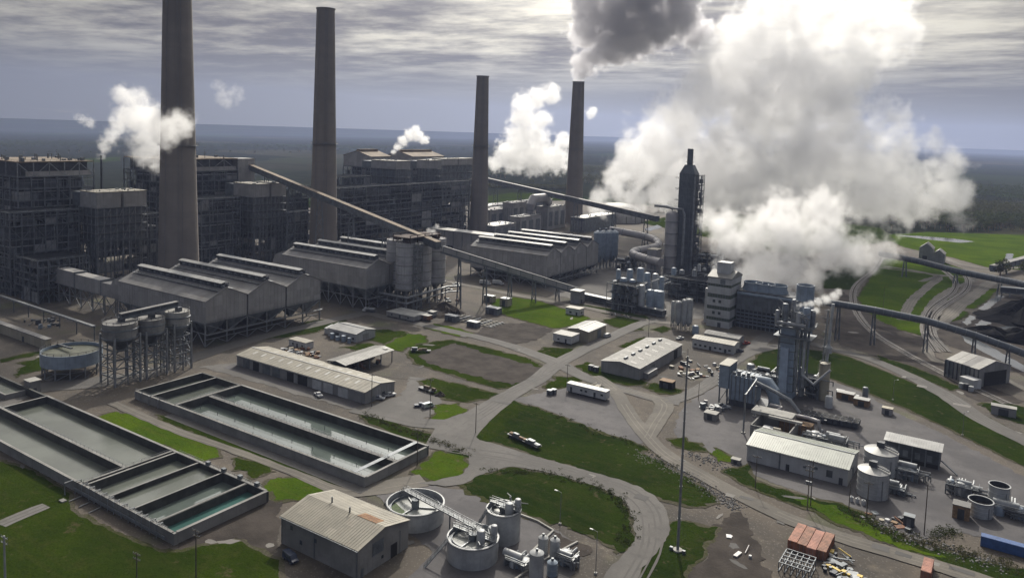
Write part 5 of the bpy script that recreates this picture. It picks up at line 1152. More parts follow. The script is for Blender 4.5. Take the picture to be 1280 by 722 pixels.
X, Y = G(90, 466); k = hypot(X, Y) / CF; r = 61 * k / 2; h = Zat(X, Y, 436)
t = thing('thickener_tank', 'wide dark thickener tank standing on steel legs', 'tank', (X, Y, 0)); zc_ = h - 5.6
MB().lathe(X, Y, [(1, zc_ - 2.5), (r, zc_), (r, h), (r - .25, h), (r - .25, zc_ + 4)], 36, False).build('shell', M_BLUEG, t, smooth=True)
MB().cyl(X, Y, h - 1.4, h - 1.3, r - .3, n=36).build('sludge', mat('green_sludge', (.085, .09, .06), .4, .3, .3), t)
for j in range(12): a = 2 * pi * j / 12; member(t, 'leg', (X + r * .93 * cos(a), Y + r * .93 * sin(a), 0), (X + r * .93 * cos(a), Y + r * .93 * sin(a), zc_ + .5), .5, M_GALV)
for j in range(12):
    a, b = 2 * pi * j / 12, 2 * pi * (j + 1) / 12; pa_, pb_ = [(X + r * .93 * cos(c), Y + r * .93 * sin(c)) for c in (a, b)]
    member(t, 'brace', (*pa_, 0), (*pb_, zc_ * .6), .25, M_STEEL); member(t, 'beam', (*pa_, zc_ * .6), (*pb_, zc_ * .6), .3, M_STEEL)
q = MB().rail([(X + r * cos(2 * pi * j / 24), Y + r * sin(2 * pi * j / 24), h) for j in range(24)], 1.1, .06, 3, True); q.bar((X - r, Y, h), (X, Y, h + .3), 1.0, .5); q.build('catwalk', M_DARK, t, kind='stuff')
# overhead pipe bridge along the left yard
p0, p1 = Vector((*G(0, 384), 7)), Vector((*G(118, 425), 7)); t = thing('pipe_bridge', 'thin pipe bridge crossing the dark yard at the left', 'pipe rack', (p0.x, p0.y, 0))
MB().bar(p0, p1, 1.6, .9).build('truss', M_GALV, t)
for i in range(7): c = p0.lerp(p1, i / 6); member(t, 'post', (c.x, c.y, 0), (c.x, c.y, 7), .4, M_STEEL)
# ------------------------------------------------------------------ carbon capture unit: absorber tower, columns, tank farm
def at_px(N, wpx): X, Y = G(*N); return X, Y, hypot(X, Y) / CF, wpx * hypot(X, Y) / CF
X, Y, k, _ = at_px((862, 348), 1)
aw, ad = 13.5, 9.0; ax1, ay0 = X, Y; ax0 = ony(843, ay0); ay1 = onx(867.5, ax1); az = Zat(ax1, ay0, 218)
t = thing('absorber_tower', 'tall dark rectangular absorber tower with a short stack and stair scaffold', 'tower', (ax1, ay0, 0)); TW_ = t
M_ABS = mat('dark_absorber_cladding', (.095, .11, .125), .5, .2, .2, streak=True)
cube(t, 'tower_body', ax0, ax1, ay0, ay1, 0, az, M_ABS)
cxm, cym = (ax0 + ax1) / 2, (ay0 + ay1) / 2; zc1 = Zat(cxm, cym, 206); zc2 = Zat(cxm, cym, 186)
hw, hd = 3.2, 2.6
MB().add([(ax0, ay0, az), (ax1, ay0, az), (ax1, ay1, az), (ax0, ay1, az), (cxm - hw, cym - hd, zc1), (cxm + hw, cym - hd, zc1), (cxm + hw, cym + hd, zc1), (cxm - hw, cym + hd, zc1)], [(0, 1, 5, 4), (1, 2, 6, 5), (2, 3, 7, 6), (3, 0, 4, 7), (4, 5, 6, 7)]).build('tower_cone', M_ABS, t)
stk = MB().cyl(cxm, cym, zc1 - .5, zc2, 2.3, n=20).build('stack', M_ABS, t, smooth=True)
for z in (zc1 + 2, zc1 + 6): MB().cyl(cxm, cym, z, z + .3, 3.2, n=14, bot=True).build('platform', M_STEEL, stk)
for i in range(1, 14): z = az * i / 14; cube(t, 'stiffener_band', ax0 - .18, ax1 + .18, ay0 - .18, ay1 + .18, z, z + .4, M_STEEL)
for i in range(1, 6): x = ax0 + (ax1 - ax0) * i / 6; cube(t, 'vertical_rib', x - .15, x + .15, ay0 - .22, ay0 - .004, 0, az, M_ABS)
for i in range(8):
    z = 18 + i * (az - 22) / 7; pl = cube(t, 'side_platform', ax0 - 2.6, ax0 - .2, ay0 - .8, ay0 + 4, z, z + .25, M_STEEL); MB().rail([(ax0 - 2.6, ay0 - .8, z + .25), (ax0 - .2, ay0 - .8, z + .25)], 1.1, .06).build('railing', M_STEEL, pl)
MB().path([(ax1 + .6, ay0 - .5, 2), (ax1 + .6, ay0 - .5, az - 2)], .75, 8).build('riser_pipe', M_GALV, t); MB().path([(ax1 - 2.2, ay0 - .7, 4), (ax1 - 2.2, ay0 - .7, az * .7)], .3, 6).build('riser_pipe', M_STEEL, t)
lattice(t, ax1 + .8, ax1 + 4.8, ay0 + 3, ay0 + 9, az - 1, 1, 1, 14, M_STEEL, 31, 1, .38)
# pale quench column
X, Y, k, w_ = at_px((836.5, 345), 15.5); r = w_ / 2; zt = Zat(X, Y, 268)
t = thing('quench_column', 'pale round column with a domed top standing left of the absorber tower', 'column', (X, Y, 0))
MB().lathe(X, Y, [(r, 0), (r, zt), (r * .85, zt + 1.6), (r * .45, zt + 2.8), (.1, zt + 3.2)], 28).build('shell', M_DUCT, t, smooth=True)
for i in range(5): z = zt * (i + .7) / 5.3; MB().lathe(X, Y, [(r + .01, z), (r + .9, z + .05), (r + .9, z + .3), (r + .01, z + .35)], 24, False).build('platform_ring', M_STEEL, t)
MB().path([(X, Y, zt + 2.5), (X, Y, zt + 5), (X + 9, Y - 1, zt + 5), (X + 11, Y - 2, zt + 1), (X + 11, Y - 2, 10)], 1.0, 8).build('vapour_pipe', M_GALV, t, smooth=True); MB().path([(X - 24, Y + 22, zt + 4), (X - 6, Y + 4, zt + 5.5), (X, Y, zt + 5)], 1.2, 8).build('vapour_pipe', M_GALV, t, smooth=True)
QC = (X, Y, r)
# the big flue pipe
pts = [D3(762, 287, 745), D3(808, 296, 735), D3(822, 303, 716), D3(818, 310, 695), D3(796, 317, 668), D3(791, 322, 650), D3(800, 327, 634), D3(826, 331, 612)]
pts = [Vector((p.x, p.y, max(13, p.z))) for p in pts]; fine = []
for i in range(len(pts) - 1):
    p0, p1, p2, p3 = pts[max(i - 1, 0)], pts[i], pts[i + 1], pts[min(i + 2, len(pts) - 1)]
    for j in range(5):
        s = j / 5; fine.append(.5 * ((2 * p1) + (p2 - p0) * s + (2 * p0 - 5 * p1 + 4 * p2 - p3) * s * s + (3 * p1 - p0 - 3 * p2 + p3) * s ** 3))
fine.append(pts[-1])
t = thing('flue_gas_duct', 'big pale zigzag flue gas pipe leading to the absorber tower', 'duct', (pts[3].x, pts[3].y, 0))
MB().path(fine, 3.4, 16).build('duct_shell', M_DUCT, t, smooth=True)
for i in range(2, len(fine) - 1, 3): d = (fine[i + 1] - fine[i]).normalized(); MB().path([fine[i], fine[i] + d * .45], 3.62, 16).build('flange', M_STEEL, t)
for i in range(1, len(fine), 4):
    c = fine[i]
    for a in (-2, 2): member(t, 'leg', (c.x + a, c.y, 0), (c.x + a * .7, c.y, c.z - 2.6), .6, M_STEEL)
    member(t, 'beam', (c.x - 2, c.y, c.z - 3), (c.x + 2, c.y, c.z - 3), .5, M_STEEL)
fp = (QC[0] - 16, QC[0] - 8, QC[1] - 9, QC[1] + 1, 21); bx = thing('blower_house', 'small tan-roofed blower house where the big pipe meets the pale column', 'hut', (fp[1], fp[2], 0))
cube(bx, 'wall', *fp[:4], 0, 21, M_DUCT); cube(bx, 'roof', fp[0] - .3, fp[1] + .3, fp[2] - .3, fp[3] + .3, 21.003, 21.5, M_TAN); cube(bx, 'doorway', fp[1] + .004, fp[1] + .1, fp[2] + 3, fp[2] + 6, 0, 4, M_OPEN)
# tank farm: dense group of upright vessels
x1, y0 = G(838, 388); tf = thing('vessel_farm', 'dense farm of upright blue-grey process vessels below the pale column', 'process unit', (x1, y0, 0))
rnd = random.Random(4)
def vessel(t, X, Y, z0, h, r, m, dome=True, name='vessel'):
    MB().lathe(X, Y, [(r, z0), (r, z0 + h), (r * .8, z0 + h + r * .3), (r * .3, z0 + h + r * .45)], 16).build(name, m, t, smooth=True)
for (px, py, hp, wp) in ((768, 382, 35, 8), (778, 383, 40, 9), (789, 384, 39, 8), (786, 372, 40, 8), (799, 374, 44, 9), (808, 373, 36, 8), (818, 374, 36, 8), (793, 388, 28, 9), (801, 390, 38, 8.5), (812, 386, 25, 9), (820, 388, 27, 12), (772, 370, 38, 6), (826, 376, 34, 7), (812, 391, 32, 10), (824, 392, 31, 11)):
    X, Y = G(px, py); kk = hypot(X, Y) / CF; h = Zat(X, Y, py - hp * .86); vessel(tf, X, Y, 0, h, wp * kk / 2, M_BLUEG if rnd.random() < .7 else M_TANK)
a, b = G(764, 386), G(830, 380); fx0, fx1, fy0 = min(a[0], b[0]), max(a[0], b[0]), min(a[1], b[1])
x0f, y0f = G(800, 391); lattice(tf, x0f - 22, x0f - 2, y0f - 4, y0f + 14, 17, 4, 3, 3, M_STEEL, 41, .4, .3)
q = MB()
for i in range(26):
    X, Y = G(rnd.uniform(766, 832), rnd.uniform(366, 392)); z = rnd.uniform(4, 20); L = rnd.uniform(5, 16)
    q.path([(X, Y, z), (X + (L if i % 2 else 0), Y + (0 if i % 2 else L), z), (X + (L if i % 2 else 0), Y + (0 if i % 2 else L), z - 4)], rnd.uniform(.15, .4), 5)
q.build('pipework', M_GALV, tf, kind='stuff')
# pipe racks and skids around the absorber
def process(label, fp, h, seed, nv=6, lev=3, m=None, tall=1.4):
    x0, x1, y0, y1 = fp; t = thing('process_unit', label, 'process unit', (x1, y0, 0)); rnd = random.Random(seed)
    lattice(t, x0, x1, y0, y1, h, max(2, int((x1 - x0) / 6)), max(2, int((y1 - y0) / 6)), lev, m or M_STEEL, seed, .5, .38)
    for i in range(nv):
        X, Y = rnd.uniform(x0 + 1, x1 - 1), rnd.uniform(y0 + 1, y1 - 1)
        if rnd.random() < .7: vessel(t, X, Y, 0, h * rnd.uniform(.8, tall), rnd.uniform(.8, 1.9), rnd.choice((M_TANK, M_BLUEG, M_GALV)))
        else: L = rnd.uniform(4, 8); z = h * rnd.uniform(.35, 1.02) + 1.2; MB().path([(X - L / 2, Y, z), (X + L / 2, Y, z)], rnd.uniform(.8, 1.4), 12).build('drum', rnd.choice((M_TANK, M_GALV)), t, smooth=True)
    q = MB()
    for i in range(nv * 3):
        X, Y = rnd.uniform(x0, x1), rnd.uniform(y0, y1); z = rnd.uniform(.3, 1.15) * h; L = rnd.uniform(3, max(4, (x1 - x0) * .6))
        q.path([(X, Y, 0), (X, Y, z), (X + (L if i % 2 else 0), Y + (0 if i % 2 else L), z), (X + (L if i % 2 else 0), Y + (0 if i % 2 else L), z - 2)], rnd.uniform(.12, .35), 5)
    q.build('pipework', M_GALV, t, kind='stuff'); return t
x1, y0 = G(895, 382); process('dark pipe rack block running from the absorber tower to the striped building', (x1 - 34, x1, y0, y0 + 52), 15, 51, 9, 3, M_DARK)
x1, y0 = G(880, 352); process('steel pipework at the right foot of the absorber tower', (x1 - 10, x1 + 8, y0, y0 + 22), 20, 52, 5, 4, M_DARK)
x1, y0 = G(846, 372); process('pipe rack between the vessel farm and the absorber tower', (x1 - 12, x1 + 4, y0, y0 + 16), 14, 53, 5, 3, M_STEEL)
x1, y0 = G(780, 338); process('low pipework in the yard under the zigzag pipe', (x1 - 12, x1 + 4, y0, y0 + 30), 6, 54, 4, 1, M_STEEL)
x1, y0 = G(742, 330); process('steel pipe rack beside the farther filter house', (x1 - 8, x1, y0, y0 + 40), 9, 55, 4, 2, M_STEEL)
# white storage silos by the yard road
for i, (px, py, hp, wp, lb) in enumerate(((840.5, 408, 30, 5.5, 'slim leaning-looking white silo, leftmost of the white yard silos'), (847, 411, 33, 8, 'white yard silo, second from the left beside the striped building'), (854, 412, 36, 7, 'white yard silo, third from the left beside the striped building'), (860, 412, 37, 9, 'widest white yard silo, nearest the striped building'))):
    X, Y = G(px, py); kk = hypot(X, Y) / CF; r = wp * kk / 2; h = Zat(X, Y, py - hp); t = thing('white_silo', lb, 'silo', (X, Y, 0), 'white yard silos')
    MB().lathe(X, Y, [(.4, 2), (r, 5), (r, h), (r * .6, h + .8), (.1, h + 1)], 18).build('shell', M_TANK, t, smooth=True)
    for a in (45, 135, 225, 315): member(t, 'leg', (X + r * .8 * cos(radians(a)), Y + r * .8 * sin(radians(a)), 0), (X + r * .8 * cos(radians(a)), Y + r * .8 * sin(radians(a)), 6), .3, M_STEEL)
    MB().ladder((X + r + .2, Y - .2, 0), h).build('ladder', M_GALV, t); MB().rail([(X + r * cos(a), Y + r * sin(a), h) for a in [2 * pi * j / 8 for j in range(8)]], 1, .05, 3, True).build('railing', M_STEEL, t)
X, Y = G(869, 417); t = thing('blue_tank', 'small squat blue tank right of the white yard silos', 'tank', (X, Y, 0)); vessel(t, X, Y, 0, 4.2, 1.9, M_BLUEG, name='shell'); MB().ladder((X + 2, Y, 0), 4).build('ladder', M_GALV, t)
# striped building
fp = foot((911, 411), 882, 925, 350); x0, x1, y0, y1, h = fp
y1 = min(y1, y0 + 20)
t = thing('striped_building', 'tall white tower building with dark horizontal window bands', 'building', (x1, y0, 0)); zf = [0, .135, .20, .36, .435, .60, .68, .83, .885, 1.0]
for i in range(9):
    a, b = h * zf[i], h * zf[i + 1]; band = i % 2
    o = cube(t, 'window_band' if band else 'wall', x0 + (.15 if band else 0), x1 - (.15 if band else 0), y0 + (.15 if band else 0), y1 - (.15 if band else 0), a, b, M_GREENB if band else M_WHITE)
    if band:
        for j in range(1, 9): cube(o, 'mullion', x0 + (x1 - x0) * j / 9 - .12, x0 + (x1 - x0) * j / 9 + .12, y0 + .05, y0 + .148, a, b, M_STEEL)
MB().ext([(y0 - .4, h), (y1 + .4, h), (y1 + .4, h + .7), ((y0 + y1) / 2, h + 4), (y0 - .4, h + .7)], 'x', x0 - .4, x1 + .4).build('roof', M_ROOFG, t)
cube(t, 'roof_house', x0 + 3.5, x1 - 2.5, y0 + 5, y0 + 12, h + 1.5, h + 9, M_WHITE); cube(t, 'wall_vent', (x0 + x1) / 2 + .5, (x0 + x1) / 2 + 3.5, y0 - .15, y0 - .004, h * .895, h * .985, M_STEEL)
for a, z in ((.25, .50), (.5, .50), (.25, .26), (.5, .26)): cube(t, 'window', x0 + (x1 - x0) * a, x0 + (x1 - x0) * a + 1.6, y0 - .08, y0 - .004, h * z, h * z + 1.7, M_GLASS)
cube(t, 'door', x0 + (x1 - x0) * .5, x0 + (x1 - x0) * .5 + 2, y0 - .1, y0 - .004, .05, 2.8, M_DARK); cube(t, 'roller_door', x1 + .004, x1 + .1, y0 + 6, y0 + 10, .05, 3.4, M_DARK); cube(t, 'stair_annex', x0 - 3.5, x0 - .01, y0 + 6, y1 - 2, 0, h * .72, M_WHITE)
SB = fp
# cooling tower building behind, with the open fan stack
X, Y = G(917, 398); t = thing('cooling_tower', 'long dark cooling tower with round fan stacks behind the striped building', 'cooling tower', (X, Y + 16, 0)); L = 62; y0c = Y + 16; x0c, x1c = SB[1] + 2, SB[1] + 2
yA = SB[2] + 10; yB = onx(1000, SB[1] + 14); ct0, ct1 = SB[1] + 2, SB[1] + 14
a0x = SB[1] + 1; pB = ony(990, yA); zct = Zat(SB[1] + 1, yA, 363)
cube(t, 'louvre_wall', a0x, pB, yA, yA + 17, 0, zct * .5, M_OPEN); cube(t, 'upper_wall', a0x, pB, yA - .3, yA + 17.3, zct * .5 + .003, zct, M_STEEL); cube(t, 'deck', a0x - .4, pB + .4, yA - .8, yA + 17.8, zct + .003, zct + .4, M_DARK)
for i in range(14): x = a0x + (pB - a0x) * i / 13; cube(t, 'wall_post', x - .25, x + .25, yA - .7, yA - .32, 0, zct, M_STEEL)
for i in range(4): z = zct * (.1 + .1 * i); cube(t, 'louvre', a0x + .2, pB - .2, yA - .28, yA - .02, z, z + .5, M_BLUEG)
MB().path([(a0x, yA - .6, zct - 1.2), (pB, yA - .6, zct - 1.2)], 1.0, 8).build('header_pipe', M_BLUEG, t)
for i in range(3):
    x = a0x + (pB - a0x) * (.2 + .22 * i); MB().lathe(x, yA + 8.5, [(6.3, zct + .4), (5.4, zct + 3), (5.7, zct + 5), (5.4, zct + 5), (5.2, zct + 1)], 28, False).build('fan_stack', M_BLUEG, t, smooth=True)
xs_, ys_ = ony(1003, yA - 4), yA - 4; r = 10 * hypot(xs_, ys_) / CF; zf_ = Zat(xs_, ys_, 356)
t = thing('vent_stack', 'short wide dark-mouthed stack at the right end of the cooling tower', 'stack', (xs_, ys_, 0)); MB().lathe(xs_, ys_, [(r * 1.05, 0), (r * 1.05, zf_ * .7), (r, zf_ * .72), (r, zf_), (r - .4, zf_), (r - .4, zf_ - 3)], 28, False).build('shell', M_BLUEG, t, smooth=True)
MB().cyl(xs_, ys_, zf_ - 2.6, zf_ - 2.5, r - .4, n=24).build('mouth', M_OPEN, t); MB().lathe(xs_, ys_, [(r * 1.05, zf_ * .7), (r * 1.05 + 1, zf_ * .7 + .1), (r * 1.05 + 1, zf_ * .7 + .4), (r * 1.05, zf_ * .7 + .5)], 24, False).build('platform', M_STEEL, t)
fp = foot((955, 411), 922, 960, 398); x0, x1, y0, y1, h = fp; y1 = y0 + 9
t = thing('switchgear_hall', 'low grey hall right of the striped building', 'building', (x1, y0, 0)); cube(t, 'wall', x0, x1, y0, y1, 0, h, M_SIDE); cube(t, 'roof', x0 - .3, x1 + .3, y0 - .3, y1 + .3, h + .003, h + .5, M_ROOFD)
for i in range(3): cube(t, 'wall_panel', x0 + 3 + i * 5, x0 + 6.5 + i * 5, y0 - .12, y0 - .004, .2, h * .7, M_WHITE if i == 1 else M_STEEL)
# ------------------------------------------------------------------ cogeneration plant, right of centre
X, Y = G(986, 497); w_ = 22 * hypot(X, Y) / CF; zt = Zat(X, Y, 408); zp = Zat(X, Y, 380)
t = thing('heat_recovery_tower', 'narrow grey heat recovery tower crowded with pipes and drums at its top', 'tower', (X, Y, 0))
hx = w_ * .55
cube(t, 'tower_body', X - hx, X + hx * .4, Y - 3, Y + 5, 0, zt, M_BLUEG)
cube(t, 'front_casing', X - hx + .8, X - .4, Y - 4.2, Y - 3.003, 3, zt * .72, mat('pale_blue_cladding', (.30, .36, .45), .45, .15, .3, streak=True))
for i in range(1, 9): cube(t, 'stiffener_band', X - hx - .2, X + hx * .4 + .2, Y - 3.2, Y + 5.2, zt * i / 9, zt * i / 9 + .35, M_STEEL)
for i, (dx, dy, r, m) in enumerate(((hx * .4 + .9, -2.2, .55, M_GALV), (hx * .4 + 2.2, -1.4, .6, M_STEEL), (hx * .4 + 3.6, -1.0, .8, M_GALV), (hx * .4 + 4.9, 0, .5, M_STEEL), (-hx - .7, -2, .35, M_STEEL))): MB().path([(X + dx, Y + dy, 4 + i), (X + dx, Y + dy, zt - .5)], r, 8).build('riser_pipe', m, t)
cube(t, 'top_deck', X - hx - 2, X + hx + 4, Y - 5, Y + 7, zt + .003, zt + .4, M_STEEL); MB().rail([(X - hx - 2, Y - 5, zt + .4), (X + hx + 4, Y - 5, zt + .4), (X + hx + 4, Y + 7, zt + .4)], 1.2, .06).build('railing', M_GALV, t)
cube(t, 'lower_deck', X - hx - 2.5, X + hx + 4.5, Y - 5.5, Y + 6, zt - 4, zt - 3.6, M_STEEL)
for i, (dx, dy, r, h, m) in enumerate(((-6.5, -2, .9, 6, M_GALV), (-3.5, -1, 1.3, 9, M_STEEL), (-.5, 1, 1.0, 11, M_GALV), (2.4, -2, 1.1, 6, M_TANK), (5, 1, 1.6, 8, M_BLUEG), (7, 3, 1.3, 7, M_STEEL))): vessel(t, X + dx, Y + dy, zt + .4, h, r, m, name='silencer')
for i in range(3): MB().path([(X - 6 + i * 4, Y - 3.6, zt + 1.6), (X - 2 + i * 4, Y - 3.6, zt + 1.6)], .9, 10).build('steam_drum', M_GALV, t, smooth=True)
rnd = random.Random(9); q = MB()
for i in range(22): a, b, z = X + rnd.uniform(-8, 8), Y + rnd.uniform(-4, 5), zt + rnd.uniform(.6, 8); q.path([(a, b, zt), (a, b, z), (a + rnd.uniform(-4, 4), b, z), (a + rnd.uniform(-3, 3), b + 2, z + 2)], rnd.uniform(.15, .35), 5)
q.build('pipework', M_GALV, t, kind='stuff'); HT = (X, Y, zt)
MB().path([(X + hx * .4 + 3.6, Y - 1, zt), (X + hx * .4 + 3.6, Y - 2, 12), (X + hx + 6, Y - 3, 9), (X + hx + 12, Y - 1, 16)], .55, 8).build('riser_pipe', M_TANK, t)
# tan surge tank and slim vent stack beside it
X, Y = G(1028.5, 499); k = hypot(X, Y) / CF; r = 6.2 * k; zt = Zat(X, Y, 455)
t = thing('surge_tank', 'tall tan cylinder beside the pipe-crowned grey tower', 'tank', (X, Y, 0)); MB().lathe(X, Y, [(r, 0), (r, zt), (r * .9, zt + .5), (.2, zt + .9)], 26).build('shell', M_TAN, t, smooth=True)
for i in range(4): MB().lathe(X, Y, [(r + .01, zt * (i + 1) / 5), (r + .1, zt * (i + 1) / 5 + .05), (r + .1, zt * (i + 1) / 5 + .25), (r + .01, zt * (i + 1) / 5 + .3)], 24, False).build('weld_ring', M_TAN, t)
MB().rail([(X + r * cos(a), Y + r * sin(a), zt) for a in [2 * pi * j / 10 for j in range(10)]], 1, .05, 3, True).build('railing', M_GALV, t); MB().ladder((X - r - .2, Y - .6, 0), zt).build('ladder', M_GALV, t)
zt2 = Zat(X, Y, 382); t = thing('vent_pipe', 'slim pale vent pipe rising behind the tan cylinder', 'stack', (X - 1, Y + 4, 0)); MB().path([(X - 1, Y + 4, 0), (X + .6, Y + 5.5, zt2)], .7, 10).build('pipe', M_TANK, t, smooth=True)
MB().path([(X - 2.6, Y + 5, 0), (X - 1.3, Y + 6.5, zt2 - 3)], .45, 8).build('pipe', M_GALV, t); MB().lathe(X, Y + 4.6, [(1.6, zt + 4), (1.6, zt + 6.5), (1.0, zt + 7.2), (.7, zt + 8)], 14).build('silencer', M_TANK, t, smooth=True)
for i in range(8): z = zt + (zt2 - zt) * i / 8; MB().bar((X - 2.6, Y + 5, z), (X, Y + 5, z), .2).build('brace', M_STEEL, t)
X, Y = G(1035.5, 509); k = hypot(X, Y) / CF; t = thing('white_drum_tank', 'small white upright tank at the foot of the tan cylinder', 'tank', (X, Y, 0)); vessel(t, X, Y, 0, Zat(X, Y, 496), 4.3 * k, M_WHITEP, name='shell'); MB().ladder((X + 1.6, Y - .6, 0), 3.5).build('ladder', M_GALV, t)
x1, y0 = G(1022, 500); process('tangle of pipes and valves between the grey tower and the tan cylinder', (x1 - 12, x1, y0, y0 + 8), 9, 61, 5, 2)
x1, y0 = G(975, 492); process('pipes and drums along the back of the cogeneration plant', (x1 - 16, x1, y0, y0 + 8), 7, 62, 7, 2)
# inlet filter house on legs with its rounded duct
fp = foot((909, 505), 897, 919, 458); x0, x1, y0, y1, h = fp; zl = Zat(x1, y0, 486)
t = thing('inlet_filter_house', 'boxy blue-grey air inlet house on legs at the left of the cogeneration plant', 'filter house', (x1, y0, 0)); cube(t, 'casing', x0, x1, y0, y1, zl, h, M_BLUEG); cube(t, 'roof', x0 - .3, x1 + .3, y0 - .3, y1 + .3, h + .003, h + .35, M_ROOFT)
for i in range(6): cube(t, 'stiffener', x1 + .003, x1 + .18, y0 + (y1 - y0) * (i + .5) / 6 - .1, y0 + (y1 - y0) * (i + .5) / 6 + .1, zl, h, M_STEEL)
for i in range(7): cube(t, 'louvre', x0 - .5, x0 - .003, y0 + .3, y1 - .3, zl + .4 + i * (h - zl) / 7.4, zl + .9 + i * (h - zl) / 7.4, M_STEEL)
for x in (x0 + .4, x1 - .4):
    for y in (y0 + .4, y1 - .4): member(t, 'leg', (x, y, 0), (x, y, zl), .5, M_STEEL)
member(t, 'brace', (x0 + .4, y0 + .4, .3), (x1 - .4, y0 + .4, zl), .25, M_STEEL); member(t, 'brace', (x1 - .4, y0 + .4, .3), (x1 - .4, y1 - .4, zl), .25, M_STEEL)
FH = (x0, x1, y0, y1, h, zl)
t = thing('turbine_casing', 'row of dark ribbed turbine ducts right of the air inlet house', 'turbine', (x1 + 4, y0, 0))
cube(t, 'duct', x1 + .2, x1 + 11, y0 + .5, y1 - .5, 2.4, h - 3.6, M_BLUEG); MB().path([(x1 + 10.5, (y0 + y1) / 2, h - 5.5), (x1 + 15, (y0 + y1) / 2, h - 5.5), (x1 + 17.5, (y0 + y1) / 2 - 1, h - 8), (x1 + 18.5, (y0 + y1) / 2 - 2, 2)], 2.6, 14).build('elbow_duct', M_BLUEG, t, smooth=True)
for i in range(6): cube(t, 'stiffener', x1 + 1 + i * 1.8, x1 + 1.3 + i * 1.8, y0 + .2, y1 - .2, 2.2, h - 3.3, M_STEEL)
MB().path([(x1 + 12, y0 - 1, h - 4), (x1 + 20, y0 - 2, h - 6), (x1 + 26, y0 - 2.5, h - 8), (x1 + 30, y0 - 3, 4)], .8, 8).build('steam_pipe', M_GALV, t, smooth=True); cube(t, 'skid', x1 + .5, x1 + 16, y0 + .2, y1 - .2, 0, 2.38, M_DARK)
for i in range(5): cube(t, 'roof_hood', x1 + 1 + i * 2, x1 + 2.2 + i * 2, y0 + 1.5, y0 + 3, h - 3.59, h - 2.4 + (i % 2) * .8, M_GALV)
# concrete walled enclosure with pale boxes, in front of the white metal building's roof
A = G(937, 546); x0 = A[0]; y0 = A[1]; x1 = ony(986, y0); yb = y0 + 15; t = thing('transformer_bay', 'open-topped concrete walled bay behind the white metal building', 'enclosure', (x1, y0, 0)); hz_ = 5.2
for nm, a in (('wall', (x0, x1, y0, y0 + .5)), ('wall', (x0, x1, yb - .5, yb)), ('wall', (x0, x0 + .5, y0 + .5, yb - .5)), ('wall', (x1 - .5, x1, y0 + .5, yb - .5))): cube(t, nm, *a, 0, hz_ + R(-.3, .3), C_CONC)
for i in range(5): cube(t, 'buttress', x0 + (x1 - x0) * (i + .5) / 5 - .25, x0 + (x1 - x0) * (i + .5) / 5 + .25, y0 - .35, y0 - .004, 0, hz_ - .6, C_CONC)
cube(t, 'roof_slab', x0 - 3, x1 - 2, yb - 4, yb + 3, hz_ + .4, hz_ + 1.6, C_PALE); cube(t, 'roof_slab', x0 + 4, x1 + 2, yb - 5.5, yb - 4.1, hz_ + .4, hz_ + 1.3, C_PALE)
q = thing('bay_transformer', 'white and tan transformer inside the concrete walled bay', 'transformer', ((x0 + x1) / 2, y0 + 5, 0)); cx = (x0 + x1) / 2
cube(q, 'tank', cx - 4, cx + 1, y0 + 4, y0 + 8, 0, 3.2, M_WHITEP); MB().path([(cx + .5, y0 + 3.4, 3.9), (cx + 3.2, y0 + 3.4, 3.9)], .9, 12).build('conservator', M_TAN, q, smooth=True); MB().path([(cx + 3, y0 + 3.6, 3.4), (cx + 8, y0 + 2.2, 3.2)], .35, 8).build('bus_duct', M_TAN, q)
for i in range(6): cube(q, 'radiator', cx - 3.8 + i * .8, cx - 3.4 + i * .8, y0 + 2.9, y0 + 3.98, .6, 3.0, M_GALV)
# gantry frame left of the bay
pa_ = G(929, 541); pb_ = G(943, 520); ha = Zat(*pa_, 492); hb = Zat(*pb_, 482); t = thing('gantry', 'pair of tall grey gantry posts joined by a beam at the walled bay', 'gantry', (*pa_, 0))
for p, h in ((pa_, ha), (pb_, hb)): MB().bc(p[0], p[1], 0, .55, .55, h).build('post', M_GALV, t); MB().bc(p[0], p[1], 0, 1.4, 1.4, .4).build('footing', C_PALE, t)
MB().bar((*pa_, ha - .5), (*pb_, ha - .5 + .4), .4).build('beam', M_GALV, t)
for s in (.2, .5, .8): c = Vector((*pa_, ha)).lerp(Vector((*pb_, ha)), s); MB().bar(c, c + Vector((0, 0, -1.4)), .2).build('insulator', M_BROWN, t)
# brown enclosure, dark tray field, equipment line
def crate(name, label, cat, N, w_, d_, h, m, lid=None, group=None):
    x, y = G(*N); t = thing(name, label, cat, (x, y, 0), group); cube(t, 'body', x - w_ / 2, x + w_ / 2, y - d_ / 2, y + d_ / 2, 0, h, m)
    cube(t, 'lid', x - w_ / 2 - .12, x + w_ / 2 + .12, y - d_ / 2 - .12, y + d_ / 2 + .12, h + .003, h + .2, lid or m); cube(t, 'door', x - w_ * .2, x + w_ * .2, y - d_ / 2 - .08, y - d_ / 2 - .004, .1, h * .8, M_DARK if m != M_DARK else M_STEEL); return t
xb, yb_ = G(1003, 545); t = thing('screened_skid', 'brown screened equipment skid with pale pipes behind the white metal building', 'equipment skid', (xb, yb_, 0))
cube(t, 'screen', xb - 9, xb + 3, yb_, yb_ + 5, 0, 4.2, M_BROWN)
for i in range(7): cube(t, 'screen_post', xb - 9 + i * 2, xb - 8.8 + i * 2, yb_ - .15, yb_ - .004, 0, 4.4, M_STEEL)
MB().path([(xb - 12, yb_ + 7, 5), (xb - 4, yb_ + 6, 5.4), (xb + 1, yb_ + 3, 6.6), (xb + 5, yb_ + 2, 6.6), (xb + 6, yb_ + 2, 2)], .7, 10).build('pipe', M_DUCT, t, smooth=True); MB().path([(xb - 12, yb_ + 7, 5), (xb - 11, yb_ + 12, 5), (xb - 16, yb_ + 13, 5)], .7, 10).build('pipe', M_DUCT, t, smooth=True)
